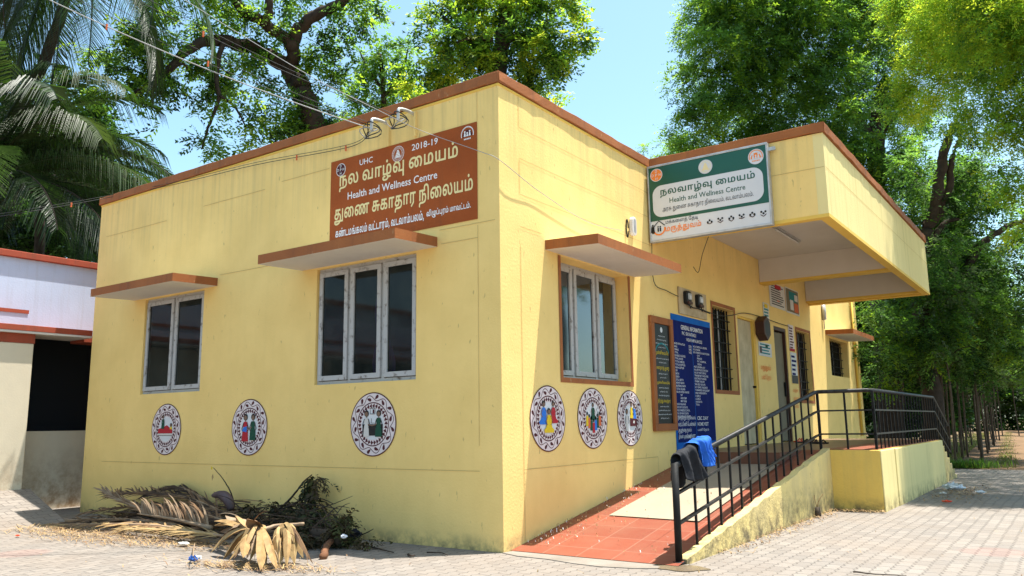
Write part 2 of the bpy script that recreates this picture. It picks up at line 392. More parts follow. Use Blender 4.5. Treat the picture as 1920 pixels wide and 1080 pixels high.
GLYPHS = [  # advance width and outline of each Tamil letter shape, two characters per coordinate
(827,"$u#n$q#q$p#u$o$&$p$5$t$@$x$F%!$M%/$S%:$V%y$X&/$Z&9$_&B$d&J$n&N$w&P%*&O%8&M%@&I%G&E%K&>%N&7%O&*%L&!%G%~$f%y$c%b$d%`$f%_$i%_&#%=&#%<$h%:$e%7$c$|$d$z$f$y$i$y&;$z&>%!&A&H&A&L&@&N&;&M&&&H&#&!&#&!%g&5%l&>%l&H%k&W%e&^%`&e%W&i%O&m%D&p%:&p%*&m$o&i$d&e$[&^$S&T$K&K$F&>$A&&$<%H$;%=$8%7$4%4$0%2$&%3#u%2#q%-#o"),
(1051,"%F$`%7$d%/$g%($m$}$u$z${$t%/$q%G$r%V$t%b$|%x%+&+%5&5%?&:%P&A%]&C%j&C%w&B&-&=&5&8&D&)&I%}&L%t&O%d&Q%;&R%4&V%,&[%$&b$~&l$|&s$}&x%#&}%((%%0((%?((%S($%f&{%u&q&*&g&7&f&:&i&?&{&K(!&L(%&J(3&7(?%|(D%k(H%X(H%E(F%/(A$}(=$v(7$o(-$g(!$c&u$a&_$a&S$d&J$h&>$t&5%)&1%>&0%W&.%f&(%v&!%|%u&$%h&&%]&%%R&#%J%{%C%v%>%p%6%_%A%c%M%d%U%c%e%_%m%X%v%M%z%B%|%5%z%(%v$w%r$r%g$g%W$a %J${%Q$|%W%#%[%+%]%3%[%<%W%B%Q%F%I%G%A%F%:%C%4%?%4%=%6%.%:%&%?$~"),
(260,""),
(1082,"%F$`%7$d%/$h%%$o$x$~$t%/$r%:$q%J$r%X$v%k$}%z%)&(%3&2%?&:%L&?%X&B%e&C%s&C&#&A&/&=&7&9&@&3&L&$&Q%x&W%f&Y%V&X%G&U%4&O%#(*%!(+&<(-&@(0&A(D&A(I&=(J$i(G$d(D$c&3$c&/$d&-$h&,$w&3%*&7%;&9%O&6%e&/%s&#%}%r&%%f&&%S&#%J%{%D%v%>%o%6%_%A%c%M%d%U%c%e%_%m%X%v%M%z%B%|%5%z%(%v$w%r$r%g$g%W$a %J${%P$|%W%#%[%+%]%3%[%<%W%B%Q%F%I%G%A%F%3%>%6%0%:%&%@$~"),
(678,"$~$c$z$f$y$i$y&:${&>%!&@&L&@&P&?&R&;&R&+&O&%&&&#&&$i&%$e%~$c%i$c%f$e%d$h%d&#%=&$%=$h%;$e%8$c"),
(896,"%H#n%8#p%,#t%$#y$w$&$s$1$s$9$t$B$x$K%!$S%,$X%9$]%Q$]%V$[%X$Y%Y$V%X$G%U$B%Q$A%@$A%:$?%7$=%6$9%8$4%=$0%C$/%X$-%k$0%s$3%x$7&!$B%w$I%r$P%n$[%l$c%!$c$z$f$y&;$z&>$~&@%7&@%:&?%=&;%=%!%l%!%l%p%o%~%s&.%y&5&#&<&,&@&5&B&B&D&L&C&[&>&d&9&m&0&s&&&y%v&}%e&~%Q&~%A&{%0&w%$&s$z&e$m&S$f&0$b&3$Z&:$V&D$U&m$T&p$O&p$>&o$;&j$8&A$8&3$$&+#z&!#u%w#r%j#o%Y#n &/%!&A%#&N%&&U%-&[%8&^%P&Z%j&T%y&Q%}&J&%&A&&&:&%&6&!&1%w&/%a %u&V%o&X%h&^%d&e%c&n%e&v%k&}%q($%z(%&%(#&-&{&1&t&2&k&0&c&*&Z&!&W"),
(1082,"(/#w(,#y(*#}(*$c&3$c&.$f&,$x&3%,&7%:&9%N&8%Z&5%g&/%s&)%y%y&#%q&%%g&&%[&%%O%~%D%v%?%p%9%g%7%_%D%c%M%d%W%c%e%_%p%U%v%M%y%D%|%5%z%&%v$w%r$q%k$j%d$f%X$b%K$`%A$a%7$d%/$h%$$p$x$~$t%/$q%G$r%X$v%k$|%x%(&(%2&1%=&9%H&>%^&C%k&C%{&B&-&>&8&9&A&3&M&$&S%s&W%f&Y%U&X%F&U%5&O%!(*%!(+&<(-&@(0&A(D&A(I&>(J&;(J#}(H#y(E#w %G$|%P$|%W%!%Z%(%]%1%Z%<%W%B%R%F%J%G%A%F%9%C%3%>%6%0%;%&%?$~"),
(1198,"%F$`%9$c%0$g%($m$}$v$x$~$t%/$q%G$s%Z$v%i$}%w%,&)%5&1%?&8%Q&?%`&B%y&C&.&B&:&?&E&;&R&5&c&>&r&B(!&C(1&C(A&?(N&9(W&1(a&&(f%y(k%k(n%[(n%F(j%2(e$~([$l(T$a(Q$`(N$a(>$k(;$o(;$s(D%%(H%0(L%D(M%Q(K%f(E%s(?%y(4&#(,&%&u&%&j&!&v%p&|%e($%W((%H((%.(!$x&|$r&u$j&p$g&d$b&U$`&M$a&C$d&=$g&7$l&1$t&.$z&)%,&(%>&+%V&2%i&=%|&(&%%o&&%Z&#%I%x%C%s%=%l%7%`%A%c%N%d%Z%c%e%_%n%W%u%N%z%@%|%5%z%(%v$w%q$p%e$f%W$a %J${%Q$|%W%#%[%+%]%3%[%<%W%B%Q%F%I%G%A%F%:%C%4%?%4%=%6%.%:%&%@$~ &V${&[$|&`$~&b%&&f%3&f%<&c%Q&^%]&T%k&M%_&J%S&G%;&H%/&K%$&P$}"),
(896,"$~$c$z$f$y$i$y&:$|&?%!&@%7&@%:&?%<&;%=%!%l%!%m%t%o&!%s&-%x&5&!&;&+&?&6&C&B&D&N&C&[&>&e&9&m&0&t&$&{%l&~%Y&~%B&{%2&w%$&q$x&g$o&`$j&T$f&?$c &/%!&@%!&N%&&U%,&Z%6&^%N&Z%j&T%y&Q%}&J&%&A&&&;&%&6&#&1%v&/%`"),
(1001,"%D$a%7$d%/$h%%$q$|%#$y%:$y&;${&?$~&@%6&A%9&@%<&=%>%/%?%)%B%#%J$|%R$}%W%!%^%(%a%+%a&;%c&@%g&A%{&@%~&?&#&;&#%!&r%!&r&;&t&?&x&@(1&@(4&>(6&;(6$i(4$e(0$c%g$c%d$d%a$g%S$b"),
(896,"$~$c$z$f$y$i$y&:$|&?%!&@%7&@%:&?%<&;%=%!%l%!%m%t%o&!%s&-%x&5&!&;&+&?&6&C&B&D&N&C&[&>&e&9&m&0&t&$&{%l&~%Y&~%B&{%2&w%$&q$x&g$o&`$j&T$f&?$c &/%!&@%!&N%&&U%,&Z%6&^%N&Z%j&T%y&Q%}&J&%&A&&&;&%&6&#&1%v&/%` %x&V%p&W%i&]%e&c%c&m%e&u%j&|%p(#%x(%&%(#&-&{&0&u&2&l&0&c&+&[&%&W"),
(1129,"%L#n%6#r%*#u%!#y$v$#$q$+$n$4$m$<$m$C$o$I$r$M${$T%,$W&Q$W&T$^&W$k&W%#&R%3&L%<&A%C&2%G&1%1&+$|&$$s%z$l%s$g%a$b%V$`%F$`%:$b%0$e$~$n$w$u$r%#$o%1$p%8$s%D$w%L%!%T%/%[%/&;%0&>%5&A&[&A&_&@&b&;&b&*&_&$&[&#&2&#&2%d&B%b&S%[&`%T&j%J&s%:&x%$&y$l&t$W(6$W(6&;(8&>(;&@(S&@(V&;(V$A(U$>(P$;&g$;&Y$.&O$%&D#|&8#w%x#p%g#n %T$.%f$.%z$1&.$5&:$;%0$;%1$7%8$2%G$/ %I$}%X$}%a%!%g%&%k%-%n%5%n%G%I%F%@%D%7%?%3%7%3%2%5%+%:%$%C$} %M%c%n%d%o&#%M&#"),
(1686,"%F$`%9$c%0$g%($m$}$v$x$~$t%/$q%G$s%Z$v%i$}%w%)&%%0&-%5&1%B&9%S&@%b&B%p&C&#&C&8&?&E&;&T&4&a&;&l&?&y&B()&C(:&C(L&@(X&;(e&4(z&<)6&@*6&A*:&@*<&=*=&**:&$)n&#)n$i)k$d)S$c)O$e)N$h)M&#)4&#({%|)*%l)3%V)6%>)6%1)4%&)-$r)$$j(}$g(q$b(e$`(S$c(I$g(D$l(>$t(:$z(6%,(5%=(8%V(@%l(L%}(=&%(0&&&}&%&k%}&w%o&|%e($%V((%H((%.(!$x&|$r&u$k&p$g&d$b&V$`&M$a&D$c&=$g&7$l&1$t&.$z&)%,&(%=&+%V&1%h&=%|&(&%%o&&%Z&#%I%x%C%s%=%l%7%`%A%c%N%d%Z%c%e%_%n%W%u%N%z%@%|%5%z%(%v$w%q$p%e$f%W$a %J${%Q$|%W%#%[%+%]%3%[%<%W%B%Q%F%I%G%A%F%:%C%4%?%4%=%6%.%:%&%?$~ &V${&[$|&`$~&b%&&f%3&f%<&c%Q&^%]&T%k&M%]&J%Q&G%;&H%/&K%$&P$} (c${(i$|(l$~(o%&(r%3(s%>(q%J(m%X(i%b(c%l([%_(W%T(U%G(T%;(U%/(X%$(^$}"),
(905,"%F$`%2$e%%$k$w$v$q%($o%2$p%:$t%F$w%L$}%S%/%[%0&=%2&@%5&A&_&@&a&=&b&:&b&*&_&$&2&#&2%d(&%d(-%a(.%^(.%M(+%H&j%G&j$i&i$f&d$c&O$c&K$f&J$i&J%G&2%G&1%4&/%)&)$x%|$m%t$h%c$b%V$` %L$|%Z$}%a%!%g%&%k%-%n%4%o%G%I%F%A%D%7%>%3%8%3%3%5%*%:%$%C$} %M%d%o%d%o&#%M&#"),
(863,"%F$`%2$e%%$k$w$v$q%($o%2$p%:$t%F$w%L$}%S%/%[%0&=%2&@%5&A&_&@&a&=&b&:&b&*&_&$&2&#&2%d&H%c&Y%_&h%V&p%N&u%G&w%@&y%2&x%%&r$t&l$m&d$g&V$c&@$a&-$e&+$g&*$k&0$}&4%!&E$|&O$~&T%$&W%*&X%3&X%9&V%>&N%D&B%G&2%G&1%4&/%)&)$x%|$m%t$h%c$b%V$` %L$|%Z$}%a%!%g%&%k%,%n%4%o%G%I%F%A%D%7%>%3%8%3%3%5%*%:%$%C$} %M%d%o%d%o&#%M&#"),
(863,"$u#n$q#q$p#u$o$&$p$5$t$@$x$F%!$M%/$S%:$V%y$W&:$[&C$_&P$h&V$s&X$|&X%0&U%7&P%<&I%A&B%D&3%G&1%3&/%)&+${&$$s%t$h%b$b%V$`%F$`%:$b%0$e%($i$}$n$w$v$r%!$o%0$p%8$s%D$w%L%!%T%/%[%/&;%0&>%5&A&[&A&_&@&b&;&b&*&_&$&2&#&2%d&C%b&P%^&[%Y&f%S&p%H&t%?&x%3&y%!&v$l&r$b&m$Y&`$L&V$F&I$A&>$>&!$;%H$;%=$8%7$4%4$0%2$&%3#u%2#q%-#o %I$}%X$}%a%!%g%&%k%-%n%5%n%G%I%F%@%D%7%?%3%7%3%2%5%*%:%$%C$} %M%c%n%d%o&#%M&#"),
(678,"%D$.%5$;%3$@%7$F%d$p%d&#%=&#%=$h%;$e%8$c$|$d$z$f$y$i$z&=%!&A&L&A&O&@&R&:&R&*&O&$&L&#&&&#&&$i&%$e%J$/%G$-"),
(300,"$~$c$z$f$y$i$x&<$u&O$o&_$g&g$[&l$Q&m$C&j$>&f$:&a$7&W$7&J$9&@$>&3$=&0$9&-#~&-#z&0#w&:#s&H#s&Q#t&^#x&k#~&t$*&}$3(%$=(*$L(-$_(-$n()$v($%%&y%.&p%3&g%7&Z%;&G%=&2%<$h%;$e%7$c"),
(1687,"%F$`%9$c%0$g%($m$}$v$x$~$t%/$q%G$s%Z$v%i$}%w%)&%%0&-%5&1%B&9%S&@%b&B%p&C&#&C&8&?&E&;&T&4&a&;&l&?&y&B()&C(:&C(L&@(X&;(e&4(z&<)6&@*6&A*:&@*<&=*=&**:&$)n&#)n$i)k$d)S$c)O$e)N$h)M&#)4&#({%|)*%l)3%V)6%>)6%1)4%&)-$r)$$j(}$g(q$b(e$`(S$c(I$g(D$l(>$t(:$z(6%,(5%=(8%V(@%l(L%}(=&%(0&&&}&%&k%}&w%o&|%e($%V((%H((%.(!$x&|$r&u$k&p$g&d$b&V$`&M$a&D$c&=$g&7$l&1$t&.$z&)%,&(%=&+%V&1%h&=%|&(&%%o&&%Z&#%I%x%C%s%=%l%7%`%A%c%N%d%Z%c%e%_%n%W%u%N%z%@%|%5%z%(%v$w%q$p%e$f%W$a %J${%Q$|%W%#%[%+%]%3%[%<%W%B%Q%F%I%G%A%F%:%C%4%?%4%=%6%.%:%&%?$~ &V${&[$|&`$~&b%&&f%3&f%<&c%Q&^%]&T%k&M%]&J%Q&G%;&H%/&K%$&P$} (c${(i$|(l$~(o%&(r%3(s%>(q%J(m%X(i%b(c%l([%_(W%T(U%G(T%;(U%/(X%$(^$} (!&V&w&W&q&]&l&c&k&m&l&u&q&|&x(#(#(%(-(#(4&{(8&u(:&l(8&c(3&[(+&W"),
(731,"$~$c$z$f$y$i$y&:$z&>$~&@%7&@%:&?%<&;%=%!&Y%!&^$~&`$z&`$h&^$e&Z$c"),
(1082,"$~$c$z$f$y$i$y&:$|&?%!&@&J&@&M&;&M&+&L&&&G&$%~&$%~%g&2%l&C%l&I%k&T%g&_%`&e%W&j%I&k%?&j%4&e%!(+%!(+&;(-&?(1&@(E&@(I&>(J&:(J$i(G$d(D$c%a$d%^$i%^$z%a$~&C%!&H%-&I%4&J%<&I%E&E%K&@%N&8%O&+%L%~%F%~%1%{%,%x%+%a%,%_%.%^%1%^&#%=&$%=$h%;$e%8$c &3&V&*&X&#&]%|&c%z&m%|&u&$&|&+(#&3(%&=(#&C&{&G&u&I&l&G&c&C&[&=&W"),
(731,"$~$c$z$f$y$i$y&:$z&>$~&@%7&@%:&?%<&;%=%!&Y%!&^$~&`$z&`$h&^$e&Z$c %c&V%Y&X%S&]%O&c%M&m%O&u%T&|%Z(#%d(%%m(#%t&{%x&u%y&l%x&c%s&[%m&W"),
(288,"$o$B$l$E$k$H$x%+$}%.%7%.%;%-%>%)%?%#%5$d%)$E%#$B"),
(816,"$~$c$z$f$y$i$y&:${&?%!&@%7&@%:&?%<&;%=%!&C%!&C&;&F&?&I&@&^&@&b&>&d&:&d$i&b$e&^$c"),
(1170,"&:#n%v#r%g#v%U#}%E$*%:$2%0$=%)$G%!$Q$z$a$v$q$t%+$t%<$w%N${%a%%%s%2&/%;&=%=&?%@&@%C&?%T&5%W&1%V&-%E%m%?%^%9%F%8%5%8$}%=$g%E$U%O$J%Z$A%e$;%x$4&+$1&;$/&^$/&r$1(#$5(+$9(.$<(.$B(+$D($$E&u$B&t$;&o$8&X$9&U$>&T$c%i$c%f$d%c$f%b&;%e&@%i&A%}&@&#&?&%&<&%%!&T%!&U%p&W&!&]&-&b&4&j&<&q&@&z&B(,&D(6&C(D&?(M&9(V&1(]&&(c%u(f%h(h%S(g%A(d%.(]${(U$s(N$m(@$g(6$e&u$c&u$_()$a(3$a(=$](E$W(I$R(L$L(N$C(M$7(I$.(B$$(;#{(2#w(%#s&a#n &u%!(*%#(7%&(>%,(C%5(G%L(F%Y(D%h(>%y(;%}(4&%(*&&(!&%&|&!&w%w&u%g"),
(816,"$~$c$z$f$y$i$y&:${&?%!&@%7&@%:&?%<&;%=%!&C%!&C&;&F&?&I&@&^&@&b&>&d&:&d$i&b$e&^$c %m&V%e&W%_&]%Y&d%X&m%Y&u%_&|%e(#%n(%%w(#%~&{&%&u&(&l&%&c%}&[%v&W"),
(816,"&H#w&D#z&C#}&C$c%!$c$z$f$y$i$y&;$|&@%8&@%;&>%=&;%=%!&C%!&C&;&E&?&I&A&^&A&c&>&d&;&d#}&b#y&^#w"),
(306,"%,$`%$$b$z$g$v$m$u$v$w%$${%*%$%.%.%0%6%.%=%*%A%!%B$v%@$l%<$e%4$a"),
(1121,"(C$A(C%$(B%%&w%%&l$p&c$f&U$]&I$U&9$O&*$K%e$H%M$I%?$K%4$N%)$S$x$^$s$g$p$p$p$}$t%+$z%1%$%5%0%7&f%8&h%D&h%Q&d%g&`%o&Y%w&S%}&J&&&H&&&M%w&M%h&H%Y&>%O&6%K&.%I&#%H%v%I%m%L%f%Q%]%Y%X%d%W%n%X%x%[&%%a&/%j&6%r&:&!&>&1&?&E&<&S&7&b&.&j&%&p%z&y%i&~%T&~%J&}%8(B%8(C&:(D&;(X&;(X$A(W$@ %]$Z%r$[&$$^&=$e&H$k&Q$r&W$x&_%%%7%%%0%#%*$|%)$v%*$n%.$h%6$b%A$^%M$[ &#%Y&/%[&4%`&9%h&:%p&9%z&6&%&1&-&$&-%y&*%p&!%m%x%l%p%m%h%q%a%x%["),
(640,"%E$3%8$?%i$n%i&(%g&)%8&)%8$i%6$h%!$h$~$i$~&;&L&;&M&+&L&)%~&)%~$h"),
(867,"%F$e%3$j%$$r${$x$v%$$t%1$v%>$|%J%%%P%4%X%4&;&[&;&[&*&-&)&-%`&.%_((%_((%M&f%L&e%L&e$h&P$h&O$i&O%L&.%L&-%L&,%5&*%*&$${%y$q%r$l%c$g%V$e %L$w%Z$x%c$z%j%#%o%*%s%4%t%L%Z%L%I%K%:%G%2%@%/%9%.%3%0%(%8$}%B$y %H%^%t%_%t&)%H&)"),
(260,""),
(1091,"%L#s%=#u%/#y%$#~${$&$u$.$s$4$r$=$s$G$w$L$~$P%,$R&U$R&Y$]&]$h&^$q&]%#&Z%.&V%7&Q%=&K%C&;%J&.%L&-%K&,%5&)%(%~$v%r$l%a$g%G$e%3$j%$$q${$x$v%%$t%2$u%:$w%B$~%L%&%Q%4%X%4&;&[&;&[&*&-&)&-%`&A%]&Q%V&`%M&k%@&r%.&t${&t$m&r$c&m$R(:$R(;$S(;&;(<&<(P&;(Q$@&e$@&V$1&M$*&7#|%x#u%g#s %T$)%q$*&($.&9$4&E$<&I$@%.$?%+$=%*$;%-$4%5$.%@$+ %I$x%Q$w%[$x%d${%j%!%o%*%s%4%s%L%W%L%H%K%>%H%4%B%0%>%.%7%.%2%0%(%8$}%B$x %H%^%s%_%s&)%H&)"),
(1160,"%F$e%:$h%2$k%+$q%$$x$}%#$y%/$v%G$x%Y${%h%$%u%-&!%3&)%D&5%R&:%`&=%y&>&-&=&9&:&S&/&a&7&s&=(!&>(3&=(A&:(L&4(T&-(Y&((b%w(f%k(h%_(i%M(h%>(e%0(`$~(W$n(Q$e(@$p(M%.(Q%C(Q%](O%g(I%u(C%|(=&$(5&)(-&+&u&+&k&)&b&#&b&!&q%o&y%_(!%H(#%1&{${&s$o&n$k&c$f&V$e&F$h&:$p&2$|&.%.&.%D&0%V&9%l&D%~&2&)%v&,%e&+%Y&)%O&$%A%w%9%n%4%e%0%V%A%^%M%_%X%^%c%Y%k%S%r%J%u%A%v%4%u%)%q$z%h$n%b$j%W$f %J$v%S$w%]$}%a%*%b%4%`%>%Z%F%S%K%I%L%@%K%9%H%.%@%/%8%2%.%6%#%>$z%C$w &U$v&^$w&c${&f%#&j%/&k%=&h%R&d%]&]%i&S%s&L%i&H%_&D%N&B%;&C%/&G%!&N$x"),
(1648,"%F$e%:$h%2$k%+$q%$$x$}%#$y%/$v%G$x%Y${%h%$%u%-&#%7&-%D&5%R&:%b&=%~&>&9&:&C&7&T&.&d&7&q&;(#&>(4&>(B&=(M&:(e&/(z&7)2&;)D&<*8&;*7&*)i&))i$h)T$h)S$i)R&))-&((}&%(s%~)#%m)+%^)0%H)1%1),${)$$p(z$k(p$f(e$e(V$g(L$l(G$p(?$|(;%.(:%9(;%G(>%Y(E%k(T&!(F&)(0&,(!&,&r&)&d&!&d%~&r%l&x%b&|%V(#%H(#%1&{${&s$o&n$k&c$f&V$e&F$h&:$p&2$|&.%.&-%9&.%G&1%X&8%k&D%~&:&%&.&*%n&,%Y&)%O&$%G%|%?%v%9%n%1%]%0%U%A%^%M%_%X%^%b%Z%l%R%r%J%u%A%w%6%u%)%q$z%m$s%c$k%W$f %J$v%S$w%]$}%a%*%b%4%`%>%Z%F%S%K%I%L%@%K%9%H%.%@%/%8%2%.%6%#%=$z%C$w &U$v&^$w&c${&f%#&j%/&k%=&h%R&d%]&]%i&T%r&L%h&H%]&D%Q&B%;&C%/&G%!&N$x (c$v(k$w(p${(s%#(w%0(x%>(u%P(q%^(j%j(c%s([%k(U%_(P%I(O%;(P%/(T%!(Z$x"),
(825,"%F$e%3$j%$$r${$x$v%$$t%1$v%>$|%J%%%P%4%X%4&;&[&;&[&*&-&)&-%`&.%_&H%^&X%Y&e%S&l%L&r%?&t%2&r%$&o$y&j$r&`$k&R$g&@$f&/$i&4$z&D$w&Q$z&W$}&]%(&_%3&^%;&Z%@&U%E&P%H&A%L&.%L&-%L&,%5&*%*&$${%y$q%r$l%c$g%V$e %L$w%Z$x%c$z%k%#%o%*%s%4%t%L%Z%L%I%K%:%G%2%@%/%9%.%3%0%(%8$}%B$y %H%^%t%_%t&)%H&)"),
(640,"$~$h$~&;&L&;&L&*&!&*%~&)%~$i%}$h%j$h%i$i%h&)%8&)%8$i%6$h"),
(825,"$v#s$t$&$u$4$x$>%%$I%/$N%;$Q&#$S&9$V&C$Y&M$_&T$f&[$q&^${&^%1&Y%:&S%A&L%F&C%I&.%L&-%K&,%3&(%#%~$v%r$l%a$g%V$e%F$e%2$j%#$r${$x$v%%$t%1$u%:$w%B$}%K%%%P%4%X%4&;&]&;&[&)&-&)&-%`&C%]&P%X&Y%T&b%O&k%F&p%=&s%2&t%!&r$m&n$d&i$]&]$P&S$K&=$C&!$@%G$@%:$=%3$8%0$3%-$&%.#t %I$x%Z$x%c${%k%#%o%*%s%4%t%@%s%L%W%L%H%K%>%H%4%B%.%8%.%2%0%(%8$}%B$y %H%^%s%_%s&)%H&)"),
(789,"$v#s$t$&$u$4$x$>%%$I%/$N%;$Q%z$S&3$V&<$Z&H$c&N$k&R$u&U%)&T%8&Q%B&M%J&H%O&@%S&8%T&0%S&)%Q%z%J%z$i%e$h%d&(%c&)%9&)%8&(%8$i%!$h$~&;&I&;&I&*%z&)%z%`&3%g&=%g&G%f&T%`&`%U&h%D&k%0&k${&h$p&e$g&`$_&Y$V&Q$O&H$J&9$E%{$A%G$@%:$=%3$8%0$3%-$&%.#t"),
(262,"%!$h$~&8$z&O$s&a$j&l$]&q$J&q$A&n$:&i$6&c$2&X$2&I$4&@$9&2$!&2#|&:#x&I#x&Q#y&]#|&h$%&r$-&x$5&~$>($$H(($V()$b(&$p(!$|&w%*&m%/&d%2&Y%7&D%8&2%8$i%7$h"),
(1013,"%F$e%7$i%+$q%$$x$}%#$x%3$v%J$y%b%#%v%/&)%8&0%C&7%R&<%]&>%s&>&$&:&3&4&@&&&D%{&G%q&K%Y&L%=&N%3&R%)&V%!&`$z&l$w&s$x&{$|($%$(*%/(-%>(-%P(,%[(&%p&{&#&k&:&|&F(!&F(/&5(9%|(?%k(B%Z(C%E(A%0(<%#(9$y(3$r(+$l(!$h&u$f&k$e&a$f&V$h&M$l&G$q&A$x&:%+&6%>&3%e&0%q&-%x&&&!%z&(%p&+%d&,%Y&+%P&(%D%}%:%r%5%i%1%^%0%U%A%^%M%_%X%^%b%Z%l%R%r%J%u%A%w%6%u%)%q$z%m$s%c$k%W$f %J$v%S$w%]$}%a%*%b%4%`%>%Z%F%S%K%I%L%@%K%9%H%.%@%/%8%2%.%6%#%=$z%C$w"),
(963,"%D$f%8$i%1$l%*$t%$%#$~%:$~&;%6&<%8&;%8%;%9%.%:%&%>$}%D$y%J$w%S$x%Y${%a%#%e%)%f&;%g&<%z&<%{&;%{$z&w$z&w&;&y&<(1&;(1$h%g$h%f$i%e$p%Y$i%R$g"),
(858,"$~$h$~&;%6&;%8&:%8${%9$z%q$z%r%t%t%~%w&+%}&2&%&7&.&;&7&>&B&?&M&>&Y&:&b&5&i&.&p%~&v%l&y%]&y%I&x%8&s%)&n$|&e$s&]$n&S$k&?$h &+$z&A$z&P%!&Y%)&_%3&b%<&c%M&c%Y&`%j&]%t&X%|&T&$&K&+&@&,&8&+&2&%&-%x&*%a %x&[%r&]%l&`%i&f%h&m%i&s%m&x%r&|%x&}&!&|&)&x&,&s&-&l&,&f&(&`&!&]"),
(250,"$p$G$|%(%8%)%:%%%5$q%$$H%#$G"),
(1044,"%F$e%:$h%2$k%($t$}%#$y%/$w%;$v%J$w%W${%j%%%x%-&%%6&.%A&6%M&;%Y&=%e&>%r&>%~&<&,&9&5&5&=&/&H&!&M%u&R%f&T%V&R%@&P%3&H$z(.$z(/${(/&;(E&;(E$h&2$h&1$w&:%0&=%E&=%Z&;%f&3%v&-%|&%&$%z&)%r&+%e&,%Z&+%R&(%D%}%:%q%5%i%1%^%0%U%A%^%M%_%X%^%b%Z%l%R%r%J%u%A%w%6%u%)%q$z%m$s%c$k%W$f %J$v%S$w%[$|%a%+%b%4%`%>%Z%F%S%K%I%L%@%K%7%G%/%A%.%>%2%-%7%#%>$z%C$w"),
(693,"$~$h$~&:%!&;%6&;%8&:%8$z&Y$z&Z$y&Z$i&Y$h"),
(778,"$~$h$~&;%6&;%8&:%8${%9$z&H$z&H&:&I&;&^&;&^$h"),
(268,"%,$e%&$f$~$j${$o$z$v${$~%!%&%(%*%.%+%4%*%9%&%<$~%=$v%<$n%8$i%3$f"),
(858,"$~$h$~&;%6&;%8&:%8${%9$z%q$z%r%t%t%~%w&+%}&2&%&7&.&;&7&>&B&?&M&>&Y&:&b&5&i&.&p%~&v%l&y%]&y%I&x%8&s%)&n$|&e$s&]$n&S$k&?$h &+$z&A$z&P%!&Y%)&_%3&b%<&c%M&c%Y&`%j&]%t&X%|&T&$&K&+&@&,&8&+&2&%&-%x&*%a"),
(825,"%F$e%3$j%$$r${$x$v%$$t%1$v%>$|%J%%%P%4%X%4&;&[&;&[&*&-&)&-%`&.%_&H%^&X%Y&e%S&l%L&r%?&t%2&r%$&o$y&j$r&`$k&R$g&@$f&/$i&4$z&D$w&Q$z&W$}&]%(&_%3&^%;&Z%@&U%E&P%H&A%L&.%L&-%L&,%5&*%*&$${%y$q%r$l%c$g%V$e %L$w%Z$x%c$z%k%#%o%*%s%4%t%L%Z%L%I%K%:%G%2%@%/%9%.%3%0%(%8$}%B$y %H%^%t%_%t&)%H&) %w&[%r&]%m&`%i&f%h&m%j&s%m&x%s&|%y&}&!&|&)&x&,&s&.&l&,&e&)&`&!&]"),
(1070,"%F$e%:$h%2$k%($t$}%#$y%/$w%;$w%V$|%m%$%w%+&#%9&1%M&:%c&>%q&>%|&<&.&7&:&/&:&:&;&<(^&;(^&*(3&)(3$i(2$h&z$h&y$i&y&)&M&)&M$i&L$h&8$h&7$i&7%s&,%~&$&%%p&+%d&,%Z&+%P&(%G&!%?%x%:%q%5%i%/%V%A%^%M%_%X%^%c%Y%k%S%r%J%u%A%w%5%u%)%q$z%h$o%b$j%W$f %J$v%S$w%]$}%a%*%b%4%`%>%Z%F%S%K%I%L%@%K%7%G%/%A%.%>%2%-%7%#%>$z%C$w"),
(825,"$v#s$t$&$u$4$x$>%%$I%/$N%;$Q&#$S&9$V&C$Y&M$_&T$f&[$q&^${&^%1&Y%:&S%A&L%F&C%I&.%L&-%K&,%3&(%#%~$v%r$l%a$g%V$e%F$e%2$j%#$r${$x$v%%$t%1$u%:$w%B$}%K%%%P%4%X%4&;&]&;&[&)&-&)&-%`&C%]&P%X&Y%T&b%O&k%F&p%=&s%2&t%!&r$m&n$d&i$]&]$P&S$K&=$C&!$@%G$@%:$=%3$8%0$3%-$&%.#t %I$x%Z$x%c${%k%#%o%*%s%4%t%@%s%L%W%L%H%K%>%H%4%B%.%8%.%2%0%(%8$}%B$y %H%^%s%_%s&)%H&) %w&[%o&_%k&e%i&l%j&s%n&x%s&|%y&}&#&|&*&x&-&s&/&l&-&f&*&`&$&]"),
(720,"%w$e%a$i%L$q%?$y%/%.%!%C$y%U$w%f$w&%$z&:%%&O%0&`%=&m%N&y%a(#%v((&0((&=(%&K&}&S&v&[&k&_&[&^&L&Y&B&R&:&H&3&?&0&5&/&(&0%z&4%s&9%l&B%i&K%h&S%i&`%l&j%p&p%p&q%d&n%T&f%D&V%=&L%5&=%0&&%0%q%1%a%4%R%9%G%@%;%I%0%S%(%a$}%h$z%i${%g%#%c%0%b%:%d%F%g%O%l%V%u%^&%%b&2%c&<%b&F%_&N%X&U%O&Y%D&[%5&X%%&S$y&J$p&>$j&*$e &!$w&.$w&7$z&=$~&C%)&E%.&F%7&E%A&A%J&:%O&1%Q&(%O%|%J%x%B%v%7%w%/%y%$ &0&A&5&A&>&B&D&G&I&O&J&Z&I&a&F&g&@&m&8&q&*&s&$&m%~&g%|&_%|&V%}&N&$&G&,&B"),
(797,"&-#|%v$%&,$h$~$i$~&;%6&;%8&:%8$z%s${%j%,%b%;%`%D%^%T%_%c%b%m%h%v%p%}%{&$&+&&&4&%&=&!&C%|&I%w&M%p&Q%c&Q%Q&O%@&G${&t$z&u$y&u$i&A$g&.#~ &0${&2${&9%=&<%M&<%[&;%d&8%k&2%o&+%q&!%o%x%i%t%`%s%Q%t%E%z%6&%%*"),
